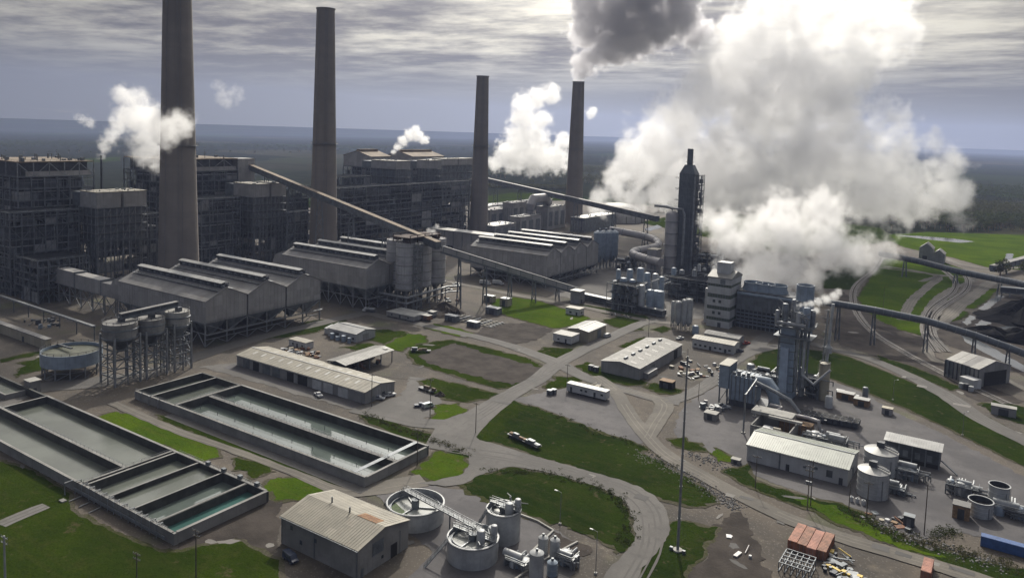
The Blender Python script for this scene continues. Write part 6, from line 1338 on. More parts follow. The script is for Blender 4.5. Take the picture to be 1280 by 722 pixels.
A = G(1050, 536); t = thing('tray_field', 'dark grid of open cooler trays on the gravel pad', 'cooler', (A[0], A[1], 0))
for i in range(10):
    for j in range(2):
        x, y = A[0] - 17 + i * 2.3, A[1] + j * 3.4 + (i * .35); fr = cube(t, 'tray_frame', x, x + 2.1, y, y + 3.2, .6, 2.6, M_DARK); cube(fr, 'tray', x + .15, x + 1.95, y + .15, y + 3.05, 2.603, 2.66, M_OPEN); cube(fr, 'tray_rim', x, x + 2.1, y - .08, y - .004, 2.4, 2.75, M_STEEL)
x1, y0 = G(1056, 566); process('line of small pumps and coolers behind the white metal building', (x1 - 15, x1, y0, y0 + 5), 3.4, 64, 9, 1, tall=1.1)
for i, (px, py, w_, m, lb) in enumerate(((1057, 498, 7, M_BROWN, 'brown timber bin with a white lid on the gravel pad, left of two'), (1077, 506, 6, M_BROWN, 'brown timber bin with a white lid on the gravel pad, right of two'))): crate('timber_bin', lb, 'bin', (px, py), w_, 4, 2.8, m, M_ROOFW)
X, Y = G(1081, 500); t = thing('filter_vessel', 'upright dark grey vessel behind the timber bins', 'tank', (X, Y, 0)); vessel(t, X, Y, 0, 5.5, 1.2, M_STEEL, name='shell'); MB().ladder((X + 1.3, Y, 0), 5).build('ladder', M_GALV, t)
for i in range(3): X, Y = G(1048 + i * 9, 496 + i * 3); crate('pump_set', ('left', 'middle', 'right')[i] + ' small white-topped pump set behind the timber bins', 'pump', (1050 + i * 9, 493 + i * 3.2), 3, 2.4, 2.0, M_STEEL, M_WHITEP, 'pump sets behind the timber bins')
crate('pump_cabinet', 'lone pale cabinet standing on the open gravel pad', 'cabinet', (1109, 517), 4, 3, 2.6, M_DUCT, M_TAN)
# coned tanks and open tanks
def cone_tank(label, px, py, wpx, tp, m, cone=True, name='storage_tank', group=None):
    X, Y = G(px, py); k = hypot(X, Y) / CF; r = wpx * k / 2; Y += r * .7; X -= r * .3; h = Zat(X, Y, tp); t = thing(name, label, 'tank', (X, Y, 0), group)
    MB().lathe(X, Y, [(r, 0), (r, h)], 36, False).build('shell', m, t, smooth=True)
    if cone:
        MB().lathe(X, Y, [(r + .15, h), (r + .15, h + .12), (.8, h + r * .24), (.1, h + r * .25)], 36).build('roof', M_ROOFW, t, smooth=True)
        q = MB(); q.bc(X, Y, h + r * .2, 1.8, 1.8, 2.0); q.bar((X, Y, h + r * .25 + .6), (X + r, Y - .5, h + .8), .9, .25); q.rail([(X, Y - .4, h + r * .25 + .7), (X + r, Y - .9, h + 1)], 1, .05); q.cyl(X - 1.2, Y + .8, h + r * .1, h + r * .2 + 1.6, .5, n=8); q.build('roof_equipment', M_DARK, t, kind='stuff')
    for i in range(4): z = h * (i + .9) / 4; MB().lathe(X, Y, [(r + .01, z - .1), (r + .1, z), (r + .01, z + .1)], 32, False).build('weld_ring', m, t)
    MB().ladder((X + r + .15, Y - r * .3, 0), h, .6, (0, 1, 0)).build('ladder', M_GALV, t); MB().path([(X + r * .7, Y - r * .75, .2), (X + r * .7, Y - r * .75, h * .8)], .15).build('pipe', M_GALV, t); return X, Y, r, h
cone_tank('farther of the two white cone-roofed tanks on the gravel pad', 1104, 596, 36, 563, M_TANK); CT = cone_tank('nearer of the two white cone-roofed tanks on the gravel pad', 1094, 624, 34, 587, M_TANK)
for i in range(3): X, Y = G(1064 + i * 7.5, 626 + i * 2.2); t = thing('chemical_tote', ('left one', 'middle one', 'right one')[i] + ' of three small white chemical totes beside the nearer cone-roofed tank', 'tote', (X, Y, 0), 'chemical totes by the tank'); MB().cyl(X, Y, 0, 1.5, .62, n=14).build('tank', M_WHITEP, t, smooth=True); MB().cyl(X, Y, 1.503, 1.75, .3, n=10).build('cap', M_STEEL, t)
x1, y0 = G(1146, 604); process('cluster of pumps and valves right of the farther cone-roofed tank', (x1 - 7, x1, y0, y0 + 5), 3.0, 66, 8, 1, tall=1.2)
x1, y0 = G(1130, 621); process('low pipe manifold right of the nearer cone-roofed tank', (x1 - 6, x1, y0, y0 + 3), 1.8, 67, 5, 1, tall=1.1)
def open_tank(label, px, py, wpx, tp, m):
    X, Y, r, h = cone_tank(label, px, py, wpx, tp, m, False, 'open_tank'); t = [o for o in bpy.data.objects if o.name.startswith('open_tank') and o.get('label') == label][0]
    MB().lathe(X, Y, [(r - .15, .5), (r - .15, h - .02)], 32, False).build('lining', M_DARK, t); MB().cyl(X, Y, h - 1.6, h - 1.5, r - .16, n=28).build('liquid', M_OPEN, t); MB().lathe(X, Y, [(r, h), (r + .2, h), (r + .2, h + .2), (r - .15, h + .2), (r - .15, h)], 32, False).build('rim', m, t); return X, Y, r, h
open_tank('tall white open-topped tank near the right edge of the gravel pad', 1251, 637, 20, 606, M_TANK); open_tank('short dark-mouthed tank left of the tall white open-topped one', 1229, 648, 24, 625, M_TANK)
crate('machine_box', 'brown and grey machine box left of the short open tank', 'machine', (1201, 646), 4.5, 4, 4.2, M_BROWN, M_ROOFD)
x1, y0 = G(1222, 626); process('small upright pump skids on the right edge of the gravel pad', (x1 - 9, x1, y0, y0 + 4), 3.2, 68, 8, 1, tall=1.3)
x1, y0 = G(1290, 655); process('pump and pipe line at the right edge behind the blue container', (x1 - 10, x1 + 6, y0, y0 + 4), 2.6, 69, 8, 1, M_GALV, 1.2)
# ---- right-hand conveyors
def tube_conv(label, pix, w_, group, name='conveyor_tube'):
    """pix: [(px, py of tube centre, py of the ground below)]"""
    pts = []
    for px, py, gy in pix:
        X, Y = G(px, gy); pts.append(Vector((X, Y, Zat(X, Y, py))))
    t = thing(name, label, 'conveyor', (pts[0].x, pts[0].y, 0), group); MB().path(pts, w_ / 2, 14).build('tube', M_TUBE, t, smooth=True); mb = MB()
    for a, b in zip(pts, pts[1:]):
        n = int((b - a).length / 4); d = (b - a).normalized()
        for i in range(n): c = a.lerp(b, i / n); mb.path([c, c + d * .4], w_ / 2 + .16, 14)
    mb.build('tube_ribs', M_STEEL, t, kind='stuff'); return t, pts
CA, CB = Vector((*G(1046, 425), 0)), Vector((*G(1259, 455), 0))
def on_line(px):
    f = bis(lambda f: P(*(CA.lerp(CB, f)))[0] < px, -.6, 2); c = CA.lerp(CB, f); return c.x, c.y
def tube_pts(lst): return [(px, py, P(*on_line(px), 0)[1]) for px, py in lst]
t, pts = tube_conv('dark tube conveyor on tall posts running to the right edge above the rail yard', tube_pts([(1002, 374), (1046, 380), (1090, 387.5), (1156, 401), (1216, 419), (1259, 434), (1300, 450)]), 3.8, 'tube conveyors')
for px, py in ((1046, 383), (1090, 390), (1156, 404), (1216, 422), (1259, 437)):
    X, Y = on_line(px); pz = Zat(X, Y, py); n_ = 1.1
    for a in (-n_, n_): member(t, 'leg', (X + a * .8, Y + a, 0), (X + a * .4, Y + a * .5, pz), .55, M_STEEL)
    for i in range(4): member(t, 'brace', (X - n_ * .7, Y - n_ * .9, pz * i / 4), (X + n_ * .7, Y + n_ * .9, pz * (i + 1) / 4), .25, M_STEEL)
t, pts = tube_conv('farther tube conveyor crossing the pasture near the gabled transfer house', [(1100, 317, 331), (1150, 327, 344), (1196, 339, 352), (1258, 351, 364), (1300, 360, 374)], 5.2, 'tube conveyors')
for px, py, gy in ((1130, 324, 346), (1194, 340, 354), (1249, 351, 368)):
    X, Y = G(px, gy); pz = Zat(X, Y, py)
    for a in (-1.5, 1.5): member(t, 'leg', (X + a, Y + a * .6, 0), (X + a * .5, Y + a * .3, pz - 2), .8, M_STEEL)
conveyor('far conveyor gallery coming in from the right edge to the pasture', Vector((*G(1240, 345), 7)), Vector((*G(1300, 330), 9)), 5, 4, M_STEEL, M_ROOFD, (.2, .5, .8))
conveyor('low stacker gallery beside the coal heap at the right edge', Vector((*G(1250, 369), 5)), Vector((*G(1310, 376), 6)), 5, 3, M_DARK, M_STEEL, (.2, .5, .8))
fp = foot((1180, 330), 1148, 1196, 318); x0, x1, y0, y1, h = fp
hh = shed('transfer_house', 'pale gabled transfer house on the pasture by the farther tube conveyor', 'building', (x0, x0 + (x1 - x0) * .55, y0, y0 + 16, h + 4), h + 9, 'y', M_SIDE, M_ROOFD); hh2 = MB().house(x0 + (x1 - x0) * .56, x1, y0 - 2, y0 + 14, 0, h, h + 4, 'y').build('annex', M_SIDE, hh); MB().gable(x0 + (x1 - x0) * .56, x1, y0 - 2, y0 + 14, h, h + 4, 'y').build('annex_roof', M_ROOFG, hh)
cube(hh, 'doorway', x0 + 3, x0 + 7, y0 - .1, y0 - .004, 0, 6, M_OPEN)
# rail shed at the right
fp = foot((1222, 484), 1184, 1264, 462); h = fp[4]; x1, y0 = G(1222, 484); x0 = x1 - 17; y1 = y0 + 22.5
rs = thing('dumper_shed', 'long pale-roofed wagon shed with a dark gable opening at the right', 'shed', (x1, y0, 0))
rs.rotation_euler = (0, 0, radians(-33)); mz = h * 1.0; zr = h + 3
for i in range(4): a, b = x0 + (x1 - x0) * i / 4 + .1, x0 + (x1 - x0) * (i + 1) / 4 - .1; MB().house(a, b, y0, y1, 1.5, mz, zr, 'x').build('wall', M_SIDE if i % 2 else M_STEEL, rs); MB().gable(a, b, y0, y1, mz, zr, 'x', .3, .3 if i == 3 else .02).build('roof', M_ROOFG if i != 2 else M_ROOFD, rs)
for i in range(9): cube(rs, 'post', x0 + (x1 - x0) * i / 8 - .2, x0 + (x1 - x0) * i / 8 + .2, y0 - .4, y0 - .004, 0, mz, M_DARK)
cube(rs, 'gable_opening', x1 + .01, x1 + .14, y0 + 4, y1 - 3, 0, mz * .8, M_OPEN); cube(rs, 'plant_annex', x1 - 5, x1 + 2, y0 - 6, y0 - .5, 0, 4.5, M_WHITE); cube(rs, 'plinth', x0, x1, y0 + .2, y1 - .2, 0, 1.48, C_CONC)
for i in range(3): MB().cyl(x1 - 2 + i * 2.4, y0 - 8.5, 0, 2.4 + .5 * (i % 2), 1.1, n=12).build('tank', M_DARK if i == 1 else M_TANK, rs)
X, Y = G(1255, 515); crate('relay_hut', 'plain grey relay hut on grass near the right edge', 'hut', (1254, 518), 9, 4, 3.6, M_SIDE, M_ROOFG)
# coal heaps
def heap(label, px, py, wx, wy, h, m, seed, name='coal_heap', cat='coal heap'):
    X, Y = G(px, py); t = MB(); n = 26; rows = 9; vs = []; fs = []
    for j in range(rows):
        f = j / (rows - 1); rr = 1 - f
        for i in range(n):
            a = 2 * pi * i / n; nn = 1 + .55 * noise.noise(Vector((cos(a) * 1.6, sin(a) * 1.6, seed + f * 1.5))) + .2 * noise.noise(Vector((cos(a) * 5, sin(a) * 5, seed + f * 4))); vs.append((X + wx * rr * nn * cos(a), Y + wy * rr * nn * sin(a), h * (1 - (1 - f) ** 1.6) * (1 + .45 * noise.noise(Vector((cos(a) * 2.4, sin(a) * 2.4, seed * 3 + f * 2)))) if j else 0))
    for j in range(rows - 1): fs += [(j * n + i, j * n + (i + 1) % n, (j + 1) * n + (i + 1) % n, (j + 1) * n + i) for i in range(n)]
    o = t.add(vs, fs).build(name, m, None, smooth=False); return props(o, label, cat)
heap('largest black coal heap cut by the right edge of the photo', 1280, 400, 26, 30, 11, M_COAL, 1); heap('smaller black coal heap beside the white puddles', 1238, 421, 17, 10, 6, M_COAL, 2); heap('low black coal bank between the tube conveyor and the right edge', 1280, 426, 18, 12, 7, M_COAL, 5)
heap('dark gravel heap beside the shed behind the yard road', 556, 391, 13, 10, 5.5, M_SOIL, 3, 'gravel_heap', 'gravel heap')
# ------------------------------------------------------------------ round tanks in front
def round_tank(label, cx, rimy, wpx, boty, m, liquid, lv, bridge=None):
    X, Y = bis_ground(cx, boty, wpx); k = hypot(X, Y) / CF; r = wpx * k / 2; h = Zat(X + .0, Y, rimy)
    t = thing('clarifier_tank', label, 'tank', (X, Y, 0), None)
    MB().lathe(X, Y, [(r, 0), (r, h), (r - .3, h), (r - .3, .3)], 56, False).build('shell', m, t, smooth=True)
    MB().lathe(X, Y, [(r + .01, h - .5), (r + .18, h - .45), (r + .18, h - .1), (r + .01, h - .05)], 56, False).build('rim_channel', M_GALV, t)
    MB().lathe(X, Y, [(r - .31, h * lv + .3), (r - 1.2, h * lv + .3), (r - 1.2, h * lv + .8), (r - 1.35, h * lv + .8), (r - 1.35, h * lv - .2)], 56, False).build('weir', M_STEEL, t)
    MB().cyl(X, Y, h * lv - .1, h * lv, r - .3, n=48).build('liquid', liquid, t)
    MB().cyl(X, Y, h * lv - 1, h + .6, 1.1, n=18).build('centre_well', M_STEEL, t)
    for a in (.5, 2.6, 4.7): MB().bar((X, Y, h * lv + .25), (X + (r - .5) * cos(a), Y + (r - .5) * sin(a), h * lv + .25), .35, .3).build('rake_arm', M_GALV, t)
    return t, X, Y, r, h
def bis_ground(cx, boty, wpx):
    # centre of a round tank whose near wall foot shows at row boty
    X, Y = G(cx, boty); d = hypot(X, Y); r = wpx * d / CF / 2; s = (d + r) / d; return X * s, Y * s
M_LIQ = water_mat('milky_water', (.30, .31, .29), .25, .05, .6); M_LIQG = water_mat('green_water', (.09, .14, .05), .3, .2, .8)
t1, X1_, Y1_, r1_, h1_ = round_tank('widest white clarifier tank with a bridge, beside the treatment building', 518.5, 626, 74, 666, M_TANK, M_LIQ, .62)
MB().add([(X1_ + (r1_ - 1.4) * cos(a), Y1_ + (r1_ - 1.4) * sin(a), h1_ * .62 + .02) for a in [3.3 + i * .16 for i in range(14)]], [tuple(range(14))]).build('algae_mat', mat('algae', (.05, .085, .02), .8, .4, .8), t1)
t2, X2_, Y2_, r2_, h2_ = round_tank('white round tank with stairs and pipes, foremost of the three round tanks', 590, 669, 67, 713, M_TANK, M_LIQ, .8)
t3, X3_, Y3_, r3_, h3_ = round_tank('white round tank behind the foremost one, crowded with equipment', 628, 634, 45, 683, M_TANK, M_LIQ, .85)
a_, b_ = Vector((X1_ - r1_ * .75, Y1_ + r1_ * .3, h1_ + .6)), Vector((X2_ + 1, Y2_ + 2, h2_ + 1.0))
t = thing('catwalk_bridge', 'long grey catwalk bridge across the clarifier to the next tanks', 'walkway', (a_.x, a_.y, 0))
MB().bar(a_, b_, 1.3, .35).build('deck', M_GALV, t); d_ = (b_ - a_).normalized(); n_ = Vector((-d_.y, d_.x, 0)); MB().rail([a_ + n_ * .6, b_ + n_ * .6], 1.1, .05, 2).rail([a_ - n_ * .6, b_ - n_ * .6], 1.1, .05, 2).build('railing', M_GALV, t)
for s in (.62, .8): c = a_.lerp(b_, s); member(t, 'support', (c.x, c.y, 0), (c.x, c.y, c.z), .3, M_STEEL)
st = thing('stair', 'grey steel stair climbing to the clarifier bridge', 'stair', (a_.x - 6, a_.y - 5, 0)); p0 = a_ + Vector((-7, -1, -a_.z)); MB().bar(p0, a_, 1.0, .25).build('stringer', M_GALV, st); MB().rail([p0, a_], 1.0, .05, 1.5).build('railing', M_GALV, st)
for X, Y, r, h, t, sd in ((X2_, Y2_, r2_, h2_, t2, 1), (X3_, Y3_, r3_, h3_, t3, 2)):
    rnd = random.Random(sd)
    for dx, dy, rr, hh in ((r * .45, -r * .1, 1.15, 3.6), (r * .75, r * .35, .9, 4.4), (r * .5, r * .6, 1.3, 2.6)): vessel(t, X + dx, Y + dy, h * .8, hh, rr, M_TANK, name='dosing_tank')
    MB().bar((X - r, Y + .6, h + .3), (X + r, Y + .6, h + .3), 1.2, .4).build('bridge_deck', M_GALV, t); MB().rail([(X - r, Y, h + .5), (X + r, Y, h + .5)], 1.1, .05, 2).rail([(X - r, Y + 1.2, h + .5), (X + r, Y + 1.2, h + .5)], 1.1, .05, 2).build('bridge_railing', M_GALV, t)
    q = MB()
    for _ in range(12): a, b = X + rnd.uniform(-.3, .9) * r, Y + rnd.uniform(-.5, .6) * r; z = h + rnd.uniform(.3, 2.4); q.path([(a, b, h), (a, b, z), (a + rnd.uniform(-3, 3), b + rnd.uniform(-2, 2), z)], rnd.uniform(.07, .16), 5)
    q.build('pipework', M_GALV, t, kind='stuff')
    ang = -2.2; s0 = Vector((X + (r + 5) * cos(ang), Y + (r + 5) * sin(ang) - 2, 0)); s1 = Vector((X + r * cos(ang), Y + r * sin(ang), h)); MB().bar(s0, s1, .9, .2).build('stair', M_GALV, t); MB().rail([s0, s1], 1, .04, 1.2).build('stair_railing', M_GALV, t)
# small dosing tanks and curbs
for i, (px, py, wp, tp, lb) in enumerate(((670, 722, 19, 690, 'white dosing tank nearest the bottom edge beside the round tanks'), (678.5, 690, 13, 671, 'left one of a pair of slim white dosing tanks by the grass'), (693, 698, 13, 674, 'right one of a pair of slim white dosing tanks by the grass'), (690, 718, 14, 702, 'blue-grey dosing tank between the slim pair and the bottom edge'))):
    X, Y = G(px, py); k = hypot(X, Y) / CF; r = wp * k / 2; h = Zat(X, Y, tp); t = thing('dosing_tank', lb, 'tank', (X, Y, 0), 'dosing tanks by the round tanks'); MB().lathe(X, Y, [(r, 0), (r, h), (r * .6, h + .4), (.1, h + .55)], 24).build('shell', M_BLUEG if i == 3 else M_TANK, t, smooth=True)
    MB().cyl(X, Y, h + .5, h + 1.1, .35, n=10).build('hatch', M_STEEL, t); MB().ladder((X + r + .1, Y - .3, 0), h).build('ladder', M_GALV, t); MB().lathe(X, Y, [(r + .005, h * .5), (r + .06, h * .5 + .05), (r + .005, h * .5 + .1)], 20, False).build('weld_ring', M_TANK, t)
x1, y0 = G(714, 712); process('small steel pump platform beside the dosing tanks', (x1 - 5, x1, y0, y0 + 4), 2.2, 71, 5, 1, M_GALV, 1.2)
x1, y0 = G(655, 716); process('pipes and pumps between the round tanks and dosing tanks', (x1 - 6, x1, y0, y0 + 3.5), 1.8, 72, 6, 1, M_GALV, 1.3)
for nm, pts in (('low pale containment kerb around the pad by the round tanks', [(615, 632), (640, 640), (672, 652), (692, 664), (665, 690)]), ('pale kerb crossing the concrete yard by the bottom edge', [(640, 728), (662, 712), (690, 695), (722, 678)])):
    P_ = [Vector((*G(*p), .3)) for p in pts]; t = thing('containment_kerb', nm, 'kerb', (P_[0].x, P_[0].y, 0))
    for a, b in zip(P_, P_[1:]): MB().bar(a, b, .5, .6).build('kerb_piece', C_PALE, t)

# ------------------------------------------------------------------ poles and lamps
def pole(label, px, by, ty, arms=1, r=.16, m=None, name='utility_pole', u=(1, .1), extra=None, group=None):
    X, Y = G(px, by); h = Zat(X, Y, ty); t = thing(name, label, 'utility pole', (X, Y, 0), group or 'utility poles'); m = m or M_POLE; u = Vector((*u, 0)).normalized()
    MB().cyl(X, Y, 0, h, r, r * .7, 8).build('shaft', m, t, smooth=True)
    for i in range(arms):
        z = h - .5 - i * 1.3; a = MB().bar(Vector((X, Y, z)) - u * 1.3, Vector((X, Y, z)) + u * 1.3, .14, .16).build('crossarm', m, t)
        for s in (-1.2, -.5, .5, 1.2): MB().cyl(X + u.x * s, Y + u.y * s, z + .09, z + .4, .09, n=6).build('insulator', M_STEEL, a)
    if extra == 'cans':
        for s in (-.6, .0, .6): MB().cyl(X + u.x * s, Y - .5, h * .58, h * .58 + 1.1, .32, n=12).build('transformer_can', M_GALV, t, smooth=True)
    if extra == 'box': MB().bc(X + .3, Y - .2, h * .4, .6, .5, .9).build('switch_box', M_STEEL, t)
    return X, Y, h
def lamp(label, px, by, ty, arm=(-1, 0), r=.11):
    X, Y = G(px, by); h = Zat(X, Y, ty); t = thing('lamp_post', label, 'lamp post', (X, Y, 0), 'lamp posts'); u = Vector((*arm, 0)).normalized()
    MB().cyl(X, Y, 0, h, r, r * .6, 8).build('shaft', M_GALV, t); MB().bc(X, Y, 0, .7, .7, .5).build('footing', C_PALE, t)
    e = Vector((X, Y, h)) + u * 1.7 + UPW * .2; MB().path([(X, Y, h - .1), (X + u.x * .8, Y + u.y * .8, h + .2), e], .06, 5).build('arm', M_GALV, t); MB().obox((e.x, e.y), (u.x, u.y), .9, .35, e.z - .12, e.z + .06).build('lamp_head', M_WHITEP, t)
poles = {}
for a in (('pale round post cut by the bottom left corner', 7, 745, 669, 2, .3, M_TANK), ('wooden pole with crossarm on the lower left lawn', 171, 727, 690, 2, .16), ('dark wooden pole on the lawn below the large basin corner', 245, 722, 661, 2, .17), ('wooden pole at the right end of the twin basin', 521.5, 581, 536, 1, .17), ('wooden pole on the yard between two grass islands', 537.5, 522, 473, 1, .16), ('wooden pole in front of the long shed gable', 464.5, 508, 467, 1, .17),
          ('wooden pole on the grass island by the junction', 594.5, 541, 503, 1, .16), ('wooden pole at the left end of the white office trailer', 708.5, 487, 455, 1, .16), ('thin wooden pole in front of the grey warehouse on the far road', 810.5, 421, 396, 1, .15), ('wooden pole beside the riprap near the white metal building', 944, 610, 569, 1, .15), ('wooden pole with pipes at the nearer cone-roofed tank', 1061, 636, 604, 0, .15), ('wooden pole in front of the nearer cone-roofed tank', 1083, 647, 602, 1, .17), ('wooden pole on the open gravel near the black bin', 1155, 668, 605, 0, .17), ('slim pole near the far rail yard pasture', 1104, 385, 358, 0, .12), ('pole standing left of the scrap heap near the warehouse', 873, 500, 478, 0, .13)):
    poles[a[1]] = pole(*a)
poles['t1'] = pole('left wooden pole of a pair carrying transformer cans beside the road', 1009, 637, 581, 2, .17, extra='cans'); poles['t2'] = pole('right wooden pole of a pair carrying transformer cans beside the road', 1013, 632, 575, 1, .17)
lamp('lamp post on the green field corner above the pump yard', 700, 655, 615); lamp('lamp post in the bare pump yard close to the bottom edge', 744.5, 717, 664); lamp('lamp post on the embankment grass, nearer the tan cylinder', 1116, 500, 475, (1, 1)); lamp('lamp post on the embankment grass, nearer the right edge', 1203, 544, 515, (1, 1)); lamp('lamp post standing in the pumping yard beside the walled bay', 1024, 552, 524, (1, 0))
# tall lattice-free mast
X, Y = G(847, 688); h = Zat(X, Y, 445); t = thing('steel_mast', 'very tall grey steel mast on the roadside grass', 'mast', (X, Y, 0))
MB().cyl(X, Y, .3, h, .40, .22, 14).build('shaft', M_GALV, t, smooth=True); MB().cyl(X, Y, 0, .5, 1.3, n=16).build('footing', C_PALE, t)
for z in (.42, .47, .72): MB().bar((X - .9, Y, h * z), (X + .9, Y, h * z), .12).build('crossarm', M_STEEL, t)
for i in range(1, 6): r = .40 - .18 * i / 6; MB().cyl(X, Y, h * i / 6, h * i / 6 + .25, r + .08, n=14, bot=True).build('flange', M_GALV, t)
MB().cyl(X, Y, h, h + 2.2, .06, n=6).build('tip', M_STEEL, t)
for s in ((1.2, .8), (-1, 1)): MB().bc(X + s[0] * 1.6, Y - s[1] * .6, 0, .8, .7, 1.0).build('base_cabinet', M_STEEL, t)
# wires
q = thing('power_line', 'thin power wires strung between the poles by the twin basin', 'wires', (*poles[521.5][:2], 0))
def wire(a, b, sag=1.0):
    a, b = Vector(a), Vector(b); MB().path([a.lerp(b, i / 10) - UPW * sag * 4 * (i / 10) * (1 - i / 10) for i in range(11)], .025, 3).build('wire', M_BLACK, q)
for k1, k2 in ((521.5, 537.5), (537.5, 594.5), (537.5, 464.5), (594.5, 708.5)):
    a, b = poles[k1], poles[k2]
    for s in (-1.2, .5): wire((a[0] + s, a[1], a[2] - .1), (b[0] + s, b[1], b[2] - .1))
# ------------------------------------------------------------------ vehicles
def vehicle(label, cat, N, ang, col, kind='pickup', name=None, group=None):
    X, Y = G(*N); u = Vector((cos(radians(ang)), sin(radians(ang)), 0)); n = Vector((-u.y, u.x, 0)); t = thing(name or 'parked_' + kind, label, cat, (X, Y, 0), group)
    pt = lambda a, b, z: Vector((X, Y, 0)) + u * a + n * b + UPW * z
    def hull(prof, w_, m, nm, tw=0.):
        k = len(prof); v = [pt(a, -w_ / 2 + (tw if z > 1.1 else 0), z) for a, z in prof] + [pt(a, w_ / 2 - (tw if z > 1.1 else 0), z) for a, z in prof]
        return MB().add(v, [(i, k + i, k + (i + 1) % k, (i + 1) % k) for i in range(k)] + [tuple(range(k)), tuple(range(2 * k - 1, k - 1, -1))]).build(nm, m, t)
    if kind == 'pickup':
        hull([(-2.7, .45), (2.7, .45), (2.75, .8), (2.6, 1.05), (1.2, 1.12), (-2.7, 1.12)], 1.95, col, 'body'); hull([(1.2, 1.121), (.6, 1.75), (-.7, 1.8), (-.85, 1.121)], 1.8, col, 'cab', .15)
        hull([(1.24, 1.16), (.66, 1.70), (.62, 1.70), (1.18, 1.15)], 1.55, M_GLASS, 'windscreen', .1); MB().add([pt(.8, s * .84, 1.2) for s in ()], []) if 0 else None
        for s in (-1, 1): MB().obox(pt(0, s * .87, 0), u, 1.2, .06, 1.2, 1.6).build('side_window', M_GLASS, t)
        MB().obox(pt(-1.8, 0, 0), u, 1.6, 1.5, 1.122, 1.14).build('load_bed', M_DARK, t); ax = (1.75, -1.75)
    elif kind == 'van':
        hull([(-2.5, .45), (2.5, .45), (2.6, 1.0), (2.0, 1.2), (1.3, 2.1), (-2.5, 2.15)], 1.95, col, 'body', .08)
        for s in (-1, 1): MB().obox(pt(.4, s * .95, 0), u, 2.2, .06, 1.3, 1.85).build('side_window', M_GLASS, t)
        ax = (1.6, -1.6)
    else:
        hull([(1.8, .7), (4.0, .7), (4.0, 1.6), (3.3, 1.8), (2.8, 2.8), (1.8, 2.8)], 2.2, M_WHITEP, 'cab', .1); hull([(-4.5, .8), (1.6, .8), (1.6, 1.1), (-4.5, 1.1)], 2.2, M_DARK, 'chassis')
        if kind == 'tanker': MB().path([pt(-4.3, 0, 2.0), pt(1.5, 0, 2.0)], 1.0, 14).build('tank', M_GALV, t, smooth=True)
        else: hull([(-4.5, 1.11), (1.6, 1.11), (1.6, 3.4), (-4.5, 3.4)], 2.3, col, 'box_body')
        MB().obox(pt(3.15, 0, 0), u, .5, 1.9, 1.95, 2.6).build('windscreen', M_GLASS, t); ax = (3.0, -1.8, -3.4)
    for a in ax:
        for s in (-1, 1): r = .36 if kind in ('pickup', 'van') else .5; c = pt(a, s * .95, r); w_ = MB().path([c - n * .13, c + n * .13], r, 12).build('wheel', M_BLACK, t); MB().path([c - n * .14 * -s * -1, c + n * s * .15], r * .5, 8).build('hub', M_GALV, w_)
    for s in (-.7, .7): MB().obox(pt(2.74 if kind == 'pickup' else ax[0] + .98, s, 0), u, .06, .3, .75, .95).build('headlight', M_SKYL, t)
    return t
M_CARD = mat('dark_blue_paint', (.03, .04, .07), .25, .1, 1, spec=.6); M_CARS = mat('silver_paint', (.45, .47, .5), .25, .1, 1, metal=.4); M_CARR = mat('red_paint', (.3, .04, .03), .3, .1, 1)
for a in (('white pickup parked outside the long shed', 'pickup truck', (398, 495), 160, M_WHITEP, 'pickup'), ('silver pickup parked at the gable of the long shed', 'pickup truck', (473, 499), 20, M_CARS, 'pickup'), ('white pickup at the far corner of the long shed gable', 'pickup truck', (487, 495), 70, M_WHITEP, 'pickup'), ('dark pickup standing in the bare yard between grass islands', 'pickup truck', (526, 508), 50, M_CARD, 'pickup'), ('small light van beside the dark pickup in the bare yard', 'van', (535, 509), 75, M_CARS, 'van'),
          ('white tanker truck on the road below the silos', 'tanker truck', (461, 390), -160, M_GALV, 'tanker'), ('white pickup near the silo yard puddle', 'pickup truck', (561, 363), 30, M_WHITEP, 'pickup'), ('white box truck parked below the conveyor slope', 'box truck', (607, 356), 15, M_WHITEP, 'truck'), ('second white box truck right of the conveyor leg', 'box truck', (623, 356), 10, M_WHITEP, 'truck'), ('white pickup by the silo pipe rack', 'pickup truck', (570, 356), 60, M_WHITEP, 'pickup'),
          ('silver van parked by the tan storage hall door', 'van', (759, 421), 80, M_WHITEP, 'van'), ('white pickup by the grey warehouse far end', 'pickup truck', (850, 424), 70, M_WHITEP, 'pickup'), ('dark pickup at the end of the low office range', 'pickup truck', (924, 440), 70, M_CARD, 'pickup'), ('red pickup behind the low office range', 'pickup truck', (932, 430), 60, M_CARR, 'pickup'), ('grey van in the shadow of the treatment building', 'van', (363, 700), -10, M_CARD, 'van'), ('white pickup at the corner of the walled bay', 'pickup truck', (905, 510), 30, M_CARS, 'pickup')):
    vehicle(*a)
# tanker trailer, flatbeds, office trailer
def trailer_box(name, label, cat, fp, m, roof, legs=True, doors=((.5, 1.0),), wins=(.2, .8)):
    x0, x1, y0, y1, h = fp; t = thing(name, label, cat, (x1, y0, 0)); cube(t, 'wall', x0, x1, y0, y1, .8, h, m); cube(t, 'roof', x0 - .12, x1 + .12, y0 - .12, y1 + .12, h + .003, h + .15, roof); cube(t, 'chassis', x0 + .4, x1 - .4, y0 + .3, y1 - .3, .45, .797, M_DARK)
    for a, w_ in doors: front_door(t, 'door', fp, a, w_, .9, min(h - .2, 2.9), M_DARK, 'y')
    for a in wins: front_door(t, 'window', fp, a, 1.1, h * .5, h * .5 + .8, M_GLASS, 'y')
    for a in (.3, .36, .7): 
        c = x0 + (x1 - x0) * a; MB().path([(c, y0 + .2, .42), (c, y0 + .5, .42)], .42, 10).build('wheel', M_BLACK, t)
    return t
